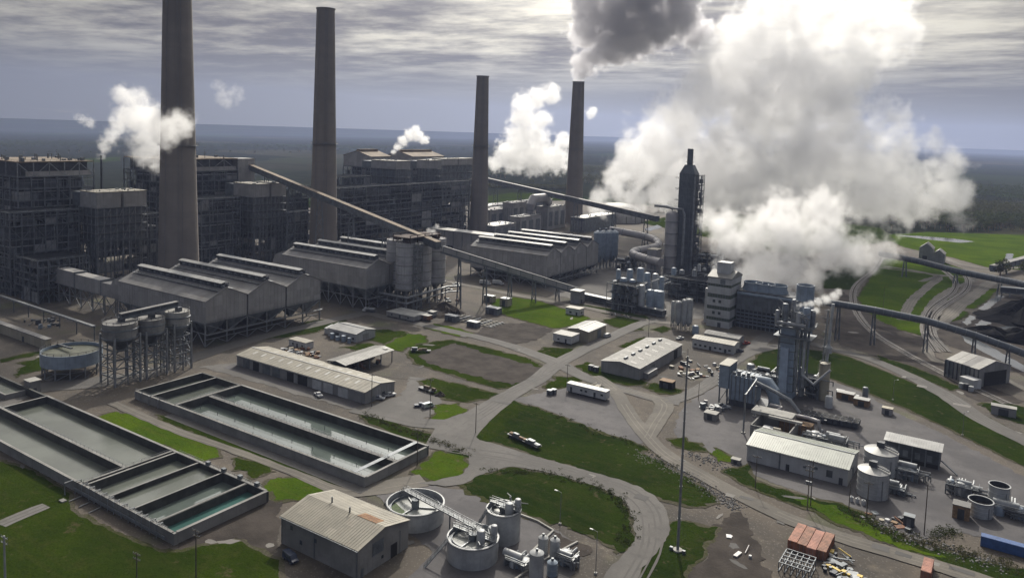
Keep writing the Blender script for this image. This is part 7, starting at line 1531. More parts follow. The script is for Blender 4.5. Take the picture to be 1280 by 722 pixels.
fp = foot((757, 502), 708, 760, 490); fp = (fp[0], fp[1], fp[2], fp[2] + 3.6, fp[4]); ot = trailer_box('office_trailer', 'long white office trailer on the gravel by the crossroads', 'trailer', fp, M_WHITEP, M_ROOFW, doors=((.72, 1.0), (.12, 1.0)), wins=(.38, .5, .9))
xr = fp[0] + (fp[1] - fp[0]) * .42; t = thing('timber_ramp', 'pale timber ramp running behind the white office trailer', 'ramp', (xr, fp[3] + 1, 0)); MB().bar((xr, fp[3] + .3, 1.2), (xr - 1, fp[3] + 14, .2), 2.4, .2).build('deck', M_TAN, t); MB().rail([(xr - 1.2, fp[3] + .3, 1.3), (xr - 2.2, fp[3] + 14, .3)], 1, .06, 2).rail([(xr + 1.2, fp[3] + .3, 1.3), (xr + .2, fp[3] + 14, .3)], 1, .06, 2).build('railing', M_TAN, t)
for lb, px, py, w_, m in (('left one of two grey bins by the office trailer', 687, 493, 2, M_STEEL), ('right one of two grey bins by the office trailer', 692, 492, 2, M_STEEL)): crate('waste_bin', lb, 'bin', (px, py), 2.0, 1.8, 2.0, m, None)
for lb, px, py in (('left black bin at the warehouse gable', 739, 462), ('right black bin at the warehouse gable', 745, 464)): crate('waste_bin', lb, 'bin', (px, py), 2.2, 2, 2.2, M_DARK)
M_LOAD = mat('weathered_load', (.14, .11, .075), .8, .3, .8)
def flatbed(label, N, ang, L, load, name='flatbed_trailer'):
    X, Y = G(*N); u = Vector((cos(radians(ang)), sin(radians(ang)), 0)); n = Vector((-u.y, u.x, 0)); t = thing(name, label, 'trailer', (X, Y, 0)); c = Vector((X, Y, 0))
    MB().obox(c, u, L, 2.5, .95, 1.2).build('deck', M_DARK, t)
    for a in (-.42, -.33, .3): 
        for s in (-1, 1): p = c + u * a * L + n * s * 1.0 + UPW * .48; MB().path([p - n * .15, p + n * .15], .48, 12).build('wheel', M_BLACK, t)
    rnd = random.Random(int(X)); 
    for i in range(load): a = rnd.uniform(-.42, .42) * L; MB().obox(c + u * a + n * rnd.uniform(-.5, .5), u, rnd.uniform(1.5, 4.5), rnd.uniform(.7, 1.4), 1.21, 1.21 + rnd.uniform(.4, 1.3)).build('load', rnd.choice((M_LOAD, M_BROWN, M_STEEL)), t)
    return t
flatbed('long flatbed trailer loaded with timber on the lawn edge', (655, 553), -14, 16, 14); flatbed('dark flatbed trailer parked on the small grass island', (534, 489), -5, 9, 2); flatbed('pipe-laden trailer on the grass tip by the dark field', (526, 440), 35, 10, 6)
X, Y = G(550, 494); heap('small dark spoil heap on the grass island by the parked trailer', 550, 494, 2.6, 2.2, 1.6, M_SOIL, 8, 'spoil_heap', 'spoil heap')
# ------------------------------------------------------------------ containers
def container(label, fp, m, group=None):
    x0, x1, y0, y1, h = fp; t = thing('shipping_container', label, 'container', (x1, y0, 0), group); cube(t, 'box', x0 + .04, x1 - .04, y0 + .04, y1 - .04, .12, h, m); q = MB()
    for i in range(int((y1 - y0) / .55)): q.box(x1 - .04, x1 + .02, y0 + .2 + i * .55, y0 + .42 + i * .55, .25, h - .15)
    for i in range(int((y1 - y0) / .8)): q.box(x0 + .1, x1 - .1, y0 + .3 + i * .8, y0 + .6 + i * .8, h, h + .035)
    for i in range(int((x1 - x0) / .55)): 
        if x1 - x0 > 4: q.box(x0 + .2 + i * .55, x0 + .42 + i * .55, y0 - .02, y0 + .04, .25, h - .15)
    q.build('corrugation', m, t, kind='stuff')
    for a in (x0, x1 - .15):
        for b in (y0, y1 - .15): cube(t, 'corner_post', a, a + .15, b, b + .15, 0, h + .06, m)
    if x1 - x0 < 4:
        for i in range(2): d = cube(t, 'door', x0 + .2 + i * 1.05, x0 + 1.2 + i * 1.05, y0 - .03, y0 + .03, .25, h - .15, m); cube(d, 'lock_rod', x0 + .65 + i * 1.05, x0 + .72 + i * 1.05, y0 - .09, y0 - .035, .2, h - .1, M_GALV)
    return t
X, Y = G(1032.5, 702)
M_OR2 = mat('faded_orange_paint', (.38, .17, .12), .7, .3, .5, streak=True); M_OR3 = mat('brown_orange_paint', (.28, .125, .075), .7, .35, .5, streak=True)
for i, lb in enumerate(('leftmost of the four rusty orange containers', 'brown-topped orange container second from the left', 'faded salmon container third from the left, set slightly forward', 'rightmost of the four rusty orange containers')):
    off = (.3, 0, -.5, -.1)[i]; container(lb, (X - (4 - i) * 2.55, X - (3 - i) * 2.55 - .1, Y + off, Y + 11.6 + off, 2.75), (M_ORANGE, M_OR3, M_OR2, M_OR3)[i], 'orange containers')
X, Y = G(1225, 683); container('bright blue container cut by the right edge', (X, X + 12.2, Y + .5, Y + 3, 3.0), M_BLUE)
X, Y = G(1163, 728); container('single orange container end at the bottom edge', (X - 2.4, X, Y, Y + 8, 2.6), M_OR2)
# steel trusses and scrap beside the containers
X, Y = G(1000, 718); t = thing('steel_rack', 'stack of grey steel racks in front of the orange containers', 'rack', (X, Y, 0))
for i in range(6):
    xx = X - 5 + i * 1.5
    for z in (.2, 2.6): MB().bar((xx, Y - 2, z), (xx, Y + 6, z), .22).build('rail', M_STEEL, t)
    for j in range(4): MB().bar((xx, Y - 2 + j * 2.6, .2), (xx, Y - 2 + j * 2.6, 2.6), .2).build('upright', M_STEEL, t)
for j in range(5): MB().bar((X - 5, Y - 2 + j * 2, 2.75), (X + 2.6, Y - 2 + j * 2, 2.75), .25, .2).build('crossbar', M_STEEL, t)
def scrap(label, N, n, sx, sy, mats, seed, h=1.4, name='scrap_heap'):
    X, Y = G(*N); t = thing(name, label, 'scrap heap', (X, Y, 0)); rnd = random.Random(seed)
    for i in range(n):
        c = (X + rnd.uniform(-sx, sx), Y + rnd.uniform(-sy, sy)); a = rnd.uniform(0, 3.1); m = rnd.choice(mats); s = rnd.random()
        if s < .6: MB().obox(c, (cos(a), sin(a)), rnd.uniform(.8, 3.2), rnd.uniform(.6, 1.8), 0, rnd.uniform(.3, h)).build('piece', m, t)
        elif s < .8: MB().cyl(c[0], c[1], 0, rnd.uniform(.6, h), rnd.uniform(.4, 1.0), n=10).build('drum', m, t)
        else: z = rnd.uniform(.2, .7); MB().path([(c[0] - 2 * cos(a), c[1] - 2 * sin(a), z), (c[0] + 2 * cos(a), c[1] + 2 * sin(a), z + .4)], rnd.uniform(.12, .3), 6).build('pipe', m, t)
    return t
ALL = (M_RUST, M_STEEL, M_DARK, M_GALV, M_TAN, M_BROWN, M_WHITEP)
scrap('scrap and parts scattered between the warehouse and the air inlet house', (880, 462), 42, 14, 12, ALL, 1, 1.8); scrap('pale scrap on the near side of the warehouse yard', (861, 470), 16, 5, 4, (M_WHITEP, M_TAN, M_DUCT, M_DARK), 2); scrap('rusty scrap round the small cream site cabin', (372, 440), 30, 10, 6, ALL, 3); scrap('stored equipment and dark machines under and behind the canopy', (448, 452), 22, 10, 7, (M_DARK, M_STEEL, M_RUST, M_BLACK), 4, 2.2)
scrap('pipes and fittings lying right of the orange containers', (1052, 706), 20, 4, 6, (M_STEEL, M_DARK, M_GALV, M_YEL), 5, 1.0); scrap('dark scrap near the bottom edge between racks and road', (1058, 722), 18, 5, 2, (M_DARK, M_STEEL, M_YEL, M_GALV), 6, 1.2); scrap('pumps and blocks beside the air inlet house legs', (890, 510), 20, 5, 4, (M_STEEL, M_GALV, M_DARK, M_DUCT), 7, 2.4); scrap('white concrete pieces lying on the dark soil by the bottom edge', (915, 690), 5, 6, 8, (M_WHITEP, M_DUCT), 8, .9)
scrap('bits of scrap at the edge of the right gravel pad', (1112, 650), 14, 7, 4, ALL, 9, 1.0); scrap('dark parts lying on the yard edge behind the long shed', (391, 444), 14, 5, 3, (M_DARK, M_RUST, M_BROWN), 10, 1.2); scrap('odd parts stored under the tall silos', (560, 375), 14, 6, 4, ALL, 11, 1.4); scrap('crates and parts in the yard left of the ash silos', (60, 404), 22, 12, 8, (M_DARK, M_STEEL, M_BLUEG), 12, 2.5); scrap('litter of parts on the yard below the vessel farm', (775, 395), 10, 8, 3, ALL, 13, 1.2)
crate('black_bin', 'square black bin at the edge of the gravel pad', 'bin', (1136, 656), 2.8, 2.4, 3.0, M_DARK, M_STEEL); crate('burn_box', 'charred black timber cage on the grass near the warehouse', 'crate', (834, 484), 6, 4.2, 3.2, M_OPEN, M_BROWN); crate('grey_bunker', 'low grey concrete bunker with a dark mouth by the air inlet house', 'bunker', (889, 523), 5, 4, 2.6, C_CONC, C_PALE); crate('road_box', 'grey concrete box on the roadside by the white metal building', 'box', (920, 578), 3.0, 2.2, 1.4, C_CONC, C_PALE)
# transformer pads in the middle (small switchyard)
for i, (px, py, w_, d_, h, lb) in enumerate(((565, 401, 8, 4, 3.4, 'grey switchgear block on the left of the pipe yard'), (592, 408, 7, 4, 3.0, 'grey switchgear block on the right of the pipe yard'), (617, 392, 9, 5, 4, 'long dark switchgear block behind the pipe yard'), (612, 377, 7, 4, 4.2, 'pale hut on the grass behind the pipe yard'), (632, 382, 6, 5, 5, 'small tan hut beside the bright grass and pipe yard'))): crate('switchgear', lb, 'switchgear', (px, py), w_, d_, h, M_STEEL if i < 3 else M_TAN, M_GALV)
t = thing('pipe_yard', 'rows of yellow-topped stub pipes laid out on a bare pad', 'pipe yard', (*G(590, 400), 0)); x, y = G(590, 402)
for i in range(9): MB().path([(x - 16 + i * 4, y - 5, .6), (x - 16 + i * 4, y + 9, .6)], .3, 6).build('pipe', M_TAN if i % 2 else M_GALV, t)
for j in range(5): MB().bar((x - 17, y - 4 + j * 3, .3), (x + 18, y - 4 + j * 3, .3), .5, .4).build('sleeper', C_PALE, t)
for i, (px, py, tp, w_, lb) in enumerate(((505, 403, 396, 22, 'long pale grey store shed beside the yard road'), (535, 402, 396, 10, 'small red-brown and white container at the yard road'), (541, 397, 391, 9, 'pale hut beside the dark gravel heap'))):
    fp = foot((px + 12 if i == 0 else px, py), px - (22 if i == 0 else 14 if i == 1 else 8), px + (30 if i == 0 else 6), tp); fp = (fp[0], fp[1], fp[2], min(fp[3], fp[2] + (18 if i == 0 else 4)), max(3.2, fp[4])); trailer_box('yard_store', lb, 'shed', fp, (M_SIDE, M_RUST, M_SIDE)[i], M_ROOFW)
# transmission tower on the skyline fields
for px, gy, ty, lb in ((629.5, 218, 197, 'lattice transmission tower in front of the white plume between the far chimneys'),):
    X, Y = G(px, gy); h = Zat(X, Y, ty); t = thing('transmission_tower', lb, 'pylon', (X, Y, 0)); q = MB()
    for a, b in ((-1, -1), (1, -1), (1, 1), (-1, 1)): member(t, 'leg', (X + a * 5, Y + b * 5, 0), (X + a * .8, Y + b * .8, h), .8, M_STEEL)
    for z in (.62, .78, .94): member(t, 'crossarm', (X - 8 * RIGHT.x, Y - 8 * RIGHT.y, h * z), (X + 8 * RIGHT.x, Y + 8 * RIGHT.y, h * z), .7, M_STEEL)
    for i in range(6):
        w1, w2 = 5 - 4.2 * i / 6, 5 - 4.2 * (i + 1) / 6; member(t, 'brace', (X - w1 * RIGHT.x, Y - w1 * RIGHT.y, h * i / 6), (X + w2 * RIGHT.x, Y + w2 * RIGHT.y, h * (i + 1) / 6), .5, M_STEEL); member(t, 'brace', (X + w1 * RIGHT.x, Y + w1 * RIGHT.y, h * i / 6), (X - w2 * RIGHT.x, Y - w2 * RIGHT.y, h * (i + 1) / 6), .5, M_STEEL)
# patched surfacing and joints
M_PATCHD = road_mat('asphalt_patch', (.06, .058, .057), (.08, .077, .074)); M_PATCHL = road_mat('pale_patch', (.17, .162, .15), (.135, .127, .118)); rnd = random.Random(33)
for i in range(70):
    px, py = rnd.uniform(-10, 1290), rnd.uniform(370, 730)
    X, Y = G(px, py); a = rnd.uniform(0, 3); n_ = rnd.randrange(5, 9); s1, s2 = rnd.uniform(.8, 4.2), rnd.uniform(.5, 2.0); pts_ = []
    for k in range(n_): b = 2 * pi * k / n_; ex, ey = cos(b) * s1 * rnd.uniform(.7, 1.2), sin(b) * s2 * rnd.uniform(.7, 1.2); pts_.append((X + ex * cos(a) - ey * sin(a), Y + ex * sin(a) + ey * cos(a)))
    sheet('worn_patch', pts_, .118 + i * .0006, M_PATCHD if rnd.random() < .55 else M_PATCHL, .25, .5)
for i in range(26):                                                     # patches let into the roads themselves
    a, b = rnd.choice((((700, 452), (590, 525)), ((830, 585), (1050, 671)), ((520, 404), (680, 447)), ((690, 583), (800, 618)), ((1050, 671), (1270, 738)), ((300, 429), (450, 392)), ((60, 483), (230, 451)), ((1090, 449), (1200, 505)))); f = rnd.random()
    X, Y = G(a[0] + (b[0] - a[0]) * f, a[1] + (b[1] - a[1]) * f); X += rnd.uniform(-2, 2); Y += rnd.uniform(-2, 2); w1, w2 = rnd.uniform(.8, 3.5), rnd.uniform(.6, 1.8)
    sheet('road_patch', [(X - w1, Y - w2), (X + w1, Y - w2), (X + w1, Y + w2), (X - w1, Y + w2)], .262 + i * .0007, M_PATCHD if rnd.random() < .6 else M_PATCHL, .15, .6)
# ------------------------------------------------------------------ rocks, scrub, trees
M_ROCK = mat('riprap_rock', (.21, .205, .20), .9, .4, .5)
def scatter_rocks(name, poly, n, seed, s0=.18, s1=.7):
    rnd = random.Random(seed); q = MB(); W_ = [Vector((*G(*p), 0)) for p in poly]
    for _ in range(n):
        i = rnd.randrange(len(W_) - 1); p = W_[i].lerp(W_[i + 1], rnd.random()); s = rnd.uniform(s0, s1); p += Vector((rnd.gauss(0, 2.0), rnd.gauss(0, 2.0), 0)); h = s * rnd.uniform(.5, .9); k = []
        for z, f in ((0, 1), (h, .55)): k += [(p.x + s * f * cos(a + rnd.uniform(-.3, .3)), p.y + s * f * sin(a + rnd.uniform(-.3, .3)), z + rnd.uniform(0, .1)) for a in (0, 1.26, 2.5, 3.8, 5.0)]
        q.add(k, [(i, (i + 1) % 5, 5 + (i + 1) % 5, 5 + i) for i in range(5)] + [(5, 6, 7, 8, 9)])
    return props(q.build(name, M_ROCK), kind='stuff')
scatter_rocks('riprap', [(795, 568), (820, 575), (850, 590), (880, 605), (905, 625), (920, 632)], 700, 1, .1, .4); scatter_rocks('riprap', [(862, 568), (885, 574), (905, 585)], 200, 2, .1, .4); scatter_rocks('roadside_stones', [(1090, 648), (1130, 672), (1190, 690), (1260, 712)], 300, 3, .15, .5)
def leaf_mat(name, c):
    m = bpy.data.materials.new(name); m.use_nodes = True; t = NT(m.node_tree); t.t.nodes.clear(); g = t.n('ShaderNodeNewGeometry').outputs['Position']
    col = t.mix(t.ramp(t.noise(g, .06, 4, .6), .35, .65), c, tuple(x * .6 for x in c)); col = t.mix(t.m('MULTIPLY', t.noise(g, .8, 3, .6), .6), col, tuple(x * 1.3 for x in c))
    a = t.n('ShaderNodeBsdfDiffuse', {0: col}); b = t.n('ShaderNodeBsdfTranslucent', {0: col}); x = t.n('ShaderNodeMixShader', {0: .45}); t.link(a.outputs[0], x.inputs[1]); t.link(b.outputs[0], x.inputs[2]); t.link(x.outputs[0], t.n('ShaderNodeOutputMaterial').inputs[0]); return m
M_LEAF = [leaf_mat('leaf_dark', (.045, .055, .022)), leaf_mat('leaf_olive', (.06, .062, .03)), leaf_mat('leaf_grey', (.065, .06, .042))]
def clumps(q, c, rx, rz, n, rnd, s):
    for _ in range(n):
        while True:
            v = Vector((rnd.uniform(-1, 1), rnd.uniform(-1, 1), rnd.uniform(-1, 1)))
            if .25 < v.length < 1: break
        p = c + Vector((v.x * rx, v.y * rx, v.z * rz)); a = Vector((rnd.uniform(-1, 1), rnd.uniform(-1, 1), rnd.uniform(-.5, 1))).normalized() * s * rnd.uniform(.6, 1.3); b = a.cross(Vector((rnd.uniform(-1, 1), rnd.uniform(-1, 1), rnd.uniform(-1, 1)))).normalized() * s * rnd.uniform(.5, 1)
        q.add([p - a * .5, p + b * .6, p + a * .6, p - b * .6], [(0, 1, 2, 3)])
def scrub(name, poly, n, seed, m, h=.8, spread=1.4):
    rnd = random.Random(seed); q = MB(); W_ = [Vector((*G(*p), 0)) for p in poly]
    for _ in range(n): i = rnd.randrange(len(W_) - 1); p = W_[i].lerp(W_[i + 1], rnd.random()) + Vector((rnd.gauss(0, spread), rnd.gauss(0, spread), h * .5)); clumps(q, p, rnd.uniform(.5, 1.2), h * rnd.uniform(.4, .8), 14, rnd, .35)
    return props(q.build(name, m), kind='stuff')
scrub('roadside_scrub', [(455, 518), (495, 534), (540, 550), (586, 567)], 170, 1, M_LEAF[1]); scrub('ditch_scrub', [(610, 588), (680, 592), (740, 606), (775, 624), (788, 650), (780, 685)], 220, 2, M_LEAF[0], .6); scrub('ditch_scrub', [(665, 507), (740, 538), (800, 556)], 60, 3, M_LEAF[0], .5)
scrub('ditch_scrub', [(1060, 640), (1120, 670), (1200, 690), (1280, 712)], 200, 4, M_LEAF[1], .8, 2); scrub('roadside_scrub', [(1165, 672), (1180, 664), (1195, 668)], 60, 6, M_LEAF[0], 1.4); scrub('bank_scrub', [(800, 560), (846, 588), (890, 622)], 40, 7, M_LEAF[0], .6)
# woods
tree_src = []
for k in range(5):
    rnd = random.Random(70 + k); h = (11, 13, 9, 12, 10)[k]; t = thing('woodland_tree', 'x', 'tree', (0, 0, -900)); mt = M_LEAF[k % 3]
    q = MB().cyl(0, 0, -900, -900 + h * .5, .28, .12, 6)
    for i in range(4): a = i * 1.6 + k; q.bar((0, 0, -900 + h * (.28 + .05 * i)), (cos(a) * h * .24, sin(a) * h * .24, -900 + h * (.55 + .06 * i)), .14)
    q.build('trunk', M_BROWN, t); c = MB()
    for i in range(7): a = rnd.uniform(0, 6.3); f = rnd.uniform(.1, .3); clumps(c, Vector((cos(a) * h * f, sin(a) * h * f, -900 + h * rnd.uniform(.45, .85))), h * .2, h * .15, 24, rnd, h * .095)
    c.build('crown', mt, t); tree_src.append(t)
rnd = random.Random(5); first = [True] * 5; ntree = 0
def plant(X, Y, label, group):
    global ntree
    k = rnd.randrange(5); s = rnd.uniform(.8, 1.35)
    if first[k]: o = tree_src[k]; first[k] = False; o['label'] = label; o['group'] = group; o.location = (X, Y, 0); o.rotation_euler = (0, 0, rnd.uniform(0, 6))
    else: o = copy_thing(tree_src[k], (X, Y, 0), rnd.uniform(0, 6), label, group)
    o.scale = (s * rnd.uniform(.9, 1.3), s * rnd.uniform(.9, 1.3), s); ntree += 1
def belt(poly, n, wd, label, group):
    W_ = [Vector((*G(*p), 0)) for p in poly]
    for i in range(n): f = (i + rnd.random() * .8) / n * (len(W_) - 1); j = min(int(f), len(W_) - 2); p = W_[j].lerp(W_[j + 1], f - j) + Vector((rnd.gauss(0, wd), rnd.gauss(0, wd), 0)); plant(p.x, p.y, label, group)
belt([(1120, 283), (1180, 284), (1240, 286), (1300, 288)], 90, 20, 'dark woodland tree behind the shallow pond at the right', 'woodland behind the pond'); belt([(1230, 345), (1270, 342), (1300, 344)], 8, 4, 'dark scrubby tree at the right edge beyond the coal yard', 'trees at the coal yard')
belt([(822, 266), (850, 264), (900, 268), (960, 268)], 45, 10, 'dark hedge tree behind the absorber tower', 'trees behind the absorber tower'); belt([(600, 222), (660, 221), (720, 224), (760, 230)], 70, 25, 'dark hedgerow tree beyond the fields between the far chimneys', 'hedgerow between the far chimneys')
belt([(20, 192), (130, 190), (300, 192), (400, 190), (520, 190)], 60, 60, 'dark distant tree on the plain behind the boiler houses', 'trees on the plain behind the boilers')
def mass(name, poly, n, wd, h, seed):
    rnd = random.Random(seed); W_ = [Vector((*G(*p), 0)) for p in poly]; q = MB()
    for _ in range(n): i = rnd.randrange(len(W_) - 1); p = W_[i].lerp(W_[i + 1], rnd.random()) + Vector((rnd.gauss(0, wd), rnd.gauss(0, wd), h * .45)); clumps(q, p, h * .55, h * .5, 16, rnd, h * .24)
    return props(q.build(name, M_LEAF[seed % 2]), kind='stuff')
mass('far_woods', [(1080, 262), (1180, 262), (1300, 264)], 1700, 60, 12, 1); mass('far_woods', [(1080, 274), (1180, 275), (1300, 277)], 900, 25, 12, 2); mass('far_woods', [(590, 212), (680, 210), (780, 216)], 1300, 60, 13, 3); mass('far_woods', [(-60, 182), (120, 180), (300, 183), (560, 186)], 2600, 140, 13, 4); mass('far_woods', [(780, 228), (860, 232), (960, 240), (1100, 246)], 1500, 90, 13, 5); mass('far_woods', [(1000, 232), (1120, 236), (1300, 240)], 1300, 130, 13, 6)
mass('far_woods', [(590, 235), (640, 234), (720, 237)], 500, 10, 9, 7)
# ------------------------------------------------------------------ steam and smoke: density grids computed from puffs and turbulence
def vol_mat(name, dens, col, aniso=.35):
    m = bpy.data.materials.new(name); m.use_nodes = True; t = m.node_tree; t.nodes.clear()
    v = t.nodes.new('ShaderNodeVolumePrincipled'); o = t.nodes.new('ShaderNodeOutputMaterial'); t.links.new(v.outputs[0], o.inputs['Volume'])
    v.inputs['Color'].default_value = (*col, 1); v.inputs['Density'].default_value = dens; v.inputs['Anisotropy'].default_value = aniso
    return m
def plume(name, label, puffs, vox, dens, col=(.995, .995, .995), warp=.5, er=.9, seed=0., aniso=.35, ns=1.0, soft=.35):
    """puffs [(centre, radius, weight)] joined, warped and eaten away by noise on a voxel grid"""
    rm = sum(r for _, r, _ in puffs) / len(puffs)
    c0 = sum((Vector(c) for c, _, _ in puffs), Vector()) / len(puffs)
    lo = [min(c[i] - r * 1.18 for c, r, _ in puffs) - c0[i] for i in range(3)]; hi = [max(c[i] + r * 1.18 for c, r, _ in puffs) - c0[i] for i in range(3)]
    lo[2] = max(lo[2], .5 - c0.z)
    me = bpy.data.volumes.new(name); o = bpy.data.objects.new(name, me); COL.objects.link(o); o.location = c0
    m = vol_mat(name, dens, col, aniso); me.materials.append(m)
    ng = bpy.data.node_groups.new(name, 'GeometryNodeTree'); ng.interface.new_socket('Geometry', in_out='OUTPUT', socket_type='NodeSocketGeometry')
    t = NT(ng); pos = t.n('GeometryNodeInputPosition').outputs[0]
    off = t.vm('ADD', pos, (seed * 37.1, seed * 11.7, seed * 5.3))
    def wv(sc, det):
        nd = t.n('ShaderNodeTexNoise', {'Vector': off, 'Scale': sc, 'Detail': det, 'Roughness': .55}); return t.vm('SUBTRACT', nd.outputs['Color'], (.5, .5, .5))
    p = t.vm('ADD', pos, t.vm('SCALE', wv(ns * .9 / rm, 3.0), warp * rm * 1.5))
    p = t.vm('ADD', p, t.vm('SCALE', wv(ns * 4.0 / rm, 4.0), warp * rm * .5))
    acc = None
    for c, r, wt in puffs:
        d = t.vm('DISTANCE', p, tuple(Vector(c) - c0), 1)
        v = t.m('MULTIPLY_ADD', d, -1.0 / r, 1.0)                     # 1 at the centre, 0 at the radius
        if wt != 1.0: v = t.m('MULTIPLY', t.m('MINIMUM', v, wt), 1.0)
        acc = v if acc is None else t.m('SMOOTH_MAX', acc, v, .12)
    fb = t.n('ShaderNodeTexNoise', {'Vector': off, 'Scale': ns * 2.7 / rm, 'Detail': 9.0, 'Roughness': .7}).outputs[0]
    wo = t.vm('ADD', off, t.vm('SCALE', wv(ns * 3.0 / rm, 4.0), rm * .45))
    dn = t.m('SUBTRACT', acc, t.m('MULTIPLY', t.m('SUBTRACT', fb, .36), er))
    for k, a in ((1.7, .42), (4.2, .30), (9.5, .18)):                             # rounded billows on billows
        v1 = t.n('ShaderNodeTexVoronoi', {'Vector': wo, 'Scale': ns * k / rm}, feature='F1').outputs['Distance']
        dn = t.m('ADD', dn, t.m('MULTIPLY', t.m('SUBTRACT', .50, v1), a))
    dn = t.m('MINIMUM', t.m('MAXIMUM', t.m('MULTIPLY', dn, 1.0 / soft), 0.0), 1.0)
    vc = t.n('GeometryNodeVolumeCube', {'Min': tuple(lo), 'Max': tuple(hi)})
    for k, a in zip(('Resolution X', 'Resolution Y', 'Resolution Z'), range(3)): vc.inputs[k].default_value = max(12, int((hi[a] - lo[a]) / vox))
    t.link(dn, vc.inputs['Density'])
    sm = t.n('GeometryNodeSetMaterial', {'Material': m}); t.link(vc.outputs[0], sm.inputs['Geometry'])
    t.link(sm.outputs[0], t.n('NodeGroupOutput').inputs[0])
    md = o.modifiers.new('steam', 'NODES'); md.node_group = ng
    return props(o, label, 'steam plume')
def PF(lst, dist):
    """[(px, py, r_px[, dist][, weight])] -> puffs"""
    out = []
    for e in lst:
        d = e[3] if len(e) > 3 and e[3] else dist; c = D3(e[0], e[1], d); out.append((c, e[2] * d / CF * 1.02, e[4] if len(e) > 4 else 1.0))
    return out

plume('steam_plume', 'largest white steam bank, rising to the right behind the dark absorber tower', PF([
    (745, 246, 18, 905), (770, 230, 32, 900), (795, 205, 42, 900), (830, 190, 55, 890), (800, 248, 30, 880), (850, 150, 50, 880), (840, 235, 48, 880), (895, 215, 75, 860),
    (885, 125, 55, 870), (912, 88, 58, 880, .8), (940, 50, 52, 890, .6), (972, 15, 52, 900, .48), (955, 145, 82, 860), (995, 100, 66, 860, .75), (1035, 135, 62, 850, .7), (950, 232, 66, 830), (1010, 215, 78, 830), (1085, 215, 55, 840),
    (1060, 90, 44, 880, .5), (1060, 190, 60, 840), (1085, 245, 46, 830), (1120, 215, 44, 830, .5), (1135, 250, 40, 820, .6), (1165, 245, 38, 820, .5), (1178, 200, 30, 830, .42), (1192, 255, 26, 810, .45), (1115, 160, 40, 860, .36), (1100, 40, 50, 950, .34), (1040, 30, 55, 950, .4)], 860),
    1.8, .048, col=(.955, .955, .96), er=1.5, seed=1, warp=.85, soft=.34, aniso=.5)
plume('steam_plume', 'white steam rolling off the cooling tower behind the striped building', PF([
    (925, 352, 24, 505), (900, 335, 16, 500), (950, 340, 36, 515), (985, 338, 38, 520), (915, 310, 30, 510), (905, 285, 28, 530), (945, 290, 38, 530), (985, 295, 44, 530), (1030, 305, 42, 530), (1060, 322, 30, 530, .7), (1085, 316, 28, 540, .6), (1112, 312, 20, 540, .5), (1015, 345, 26, 525, .7), (975, 265, 36, 560), (1030, 265, 36, 560), (895, 275, 24, 560)], 520),
    1.05, .08, col=(.96, .96, .965), er=1.45, seed=2, warp=.8, soft=.32, aniso=.5)
D4 = hypot(CH4[0], CH4[1])
plume('smoke_plume', 'dark grey smoke pouring from the rightmost chimney and drifting up to the top edge', PF([
    (722, 99, 9, D4), (727, 90, 14, D4), (736, 76, 24, D4), (760, 60, 32, D4), (735, 38, 28, D4), (785, 45, 38, D4), (765, 15, 44, D4), (815, 38, 38, D4), (845, 20, 36, D4), (800, -10, 50, D4), (735, 0, 34, D4), (850, -20, 44, D4), (872, 42, 22, D4 + 30, .6)], D4),
    1.6, .11, col=(.84, .835, .855), er=1.0, seed=3, warp=.62, soft=.2, aniso=.5)
plume('steam_plume', 'white plume standing between the two farther chimneys', PF([
    (620, 203, 14), (640, 194, 26), (668, 194, 30), (695, 198, 24), (714, 203, 14), (652, 172, 25), (656, 150, 23), (654, 130, 19), (672, 124, 17, 0, .8), (690, 118, 15, 0, .6), (676, 150, 18, 0, .8), (670, 172, 22), (740, 140, 11, 0, .35), (705, 175, 15, 0, .5)], 1180),
    1.6, .07, er=1.3, seed=4, warp=.65, soft=.25, aniso=.5)
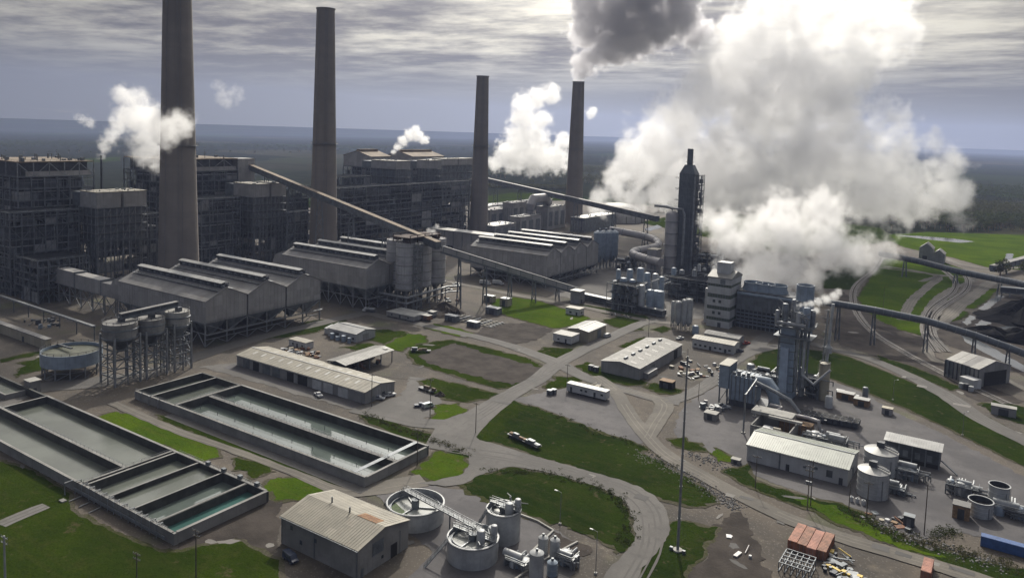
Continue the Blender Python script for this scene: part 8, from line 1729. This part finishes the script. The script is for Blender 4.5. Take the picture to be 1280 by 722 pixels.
plume('steam_plume', 'ragged white steam drifting past the front of the leftmost chimney', PF([
    (127, 192, 6, 640), (131, 182, 10, 637), (137, 170, 13, 632), (146, 158, 16, 620), (160, 145, 22, 610), (168, 125, 22, 605), (180, 150, 30, 592), (190, 170, 30, 585), (182, 190, 24, 580, .8), (198, 152, 26, 560, .75), (206, 165, 24, 520, .55), (218, 158, 24, 508, .5), (228, 150, 18, 500, .42), (205, 200, 24, 565, .42), (150, 118, 14, 610, .7)], 590),
    .85, .09, er=1.45, seed=5, warp=.7, soft=.4, aniso=.5)
plume('steam_plume', 'small curl of white steam over the brown-roofed boiler houses', PF([(492, 190, 4.5), (497, 184, 6.5), (504, 176, 8.5), (512, 169, 10), (522, 169, 10), (530, 175, 8, 0, .8), (520, 163, 8)], hypot(B4[1], B4[2]) - 20), .7, .2, er=1.2, seed=6, warp=.7, soft=.35, aniso=.5)
plume('steam_plume', 'faint wisp of steam right of the leftmost chimney against the sky', PF([(272, 108, 9, 0, .34), (282, 122, 15, 0, .36), (294, 118, 13, 0, .3)], 640), .9, .06, er=1.3, seed=7, warp=.8, soft=.6)
plume('steam_plume', 'tiny wisp of steam left of the leftmost chimney', PF([(104, 150, 7, 0, .5), (112, 154, 8, 0, .6), (98, 146, 6, 0, .4)], 680), .7, .12, er=1.4, seed=8, warp=.8, soft=.6)
plume('steam_plume', 'thin steam leak beside the concrete silos under the conveyor', PF([(535, 297, 4.4, 0, .8), (541, 290, 5.4, 0, .7), (546, 283, 4.4, 0, .5), (536, 288, 4, 0, .6)], hypot(*SIL) + 22), .5, .2, er=.8, seed=9, warp=.5, soft=.5)
plume('steam_plume', 'small jet of steam blowing right from the pipe-crowned grey tower', PF([(996, 381.5, 2.4), (1001, 381, 3.2), (1007, 380, 4.2), (1014, 379.5, 5.2), (1023, 377, 6.4), (1033, 374, 7.4, 0, .8), (1043, 370, 7, 0, .6), (1020, 388, 5, 0, .6), (1016, 392, 4, 0, .6), (1048, 365, 6, 0, .4)], hypot(HT[0], HT[1]) + 1), .35, .35, er=.75, seed=10, warp=.4, soft=.4)
# ------------------------------------------------------------------ the air
hz = MB().box(-6500, 4500, -1200, 16000, -1.6, 470).build('haze', vol_mat('haze', HAZE, (.52, .62, .97), .2)); hz['kind'] = 'stuff'
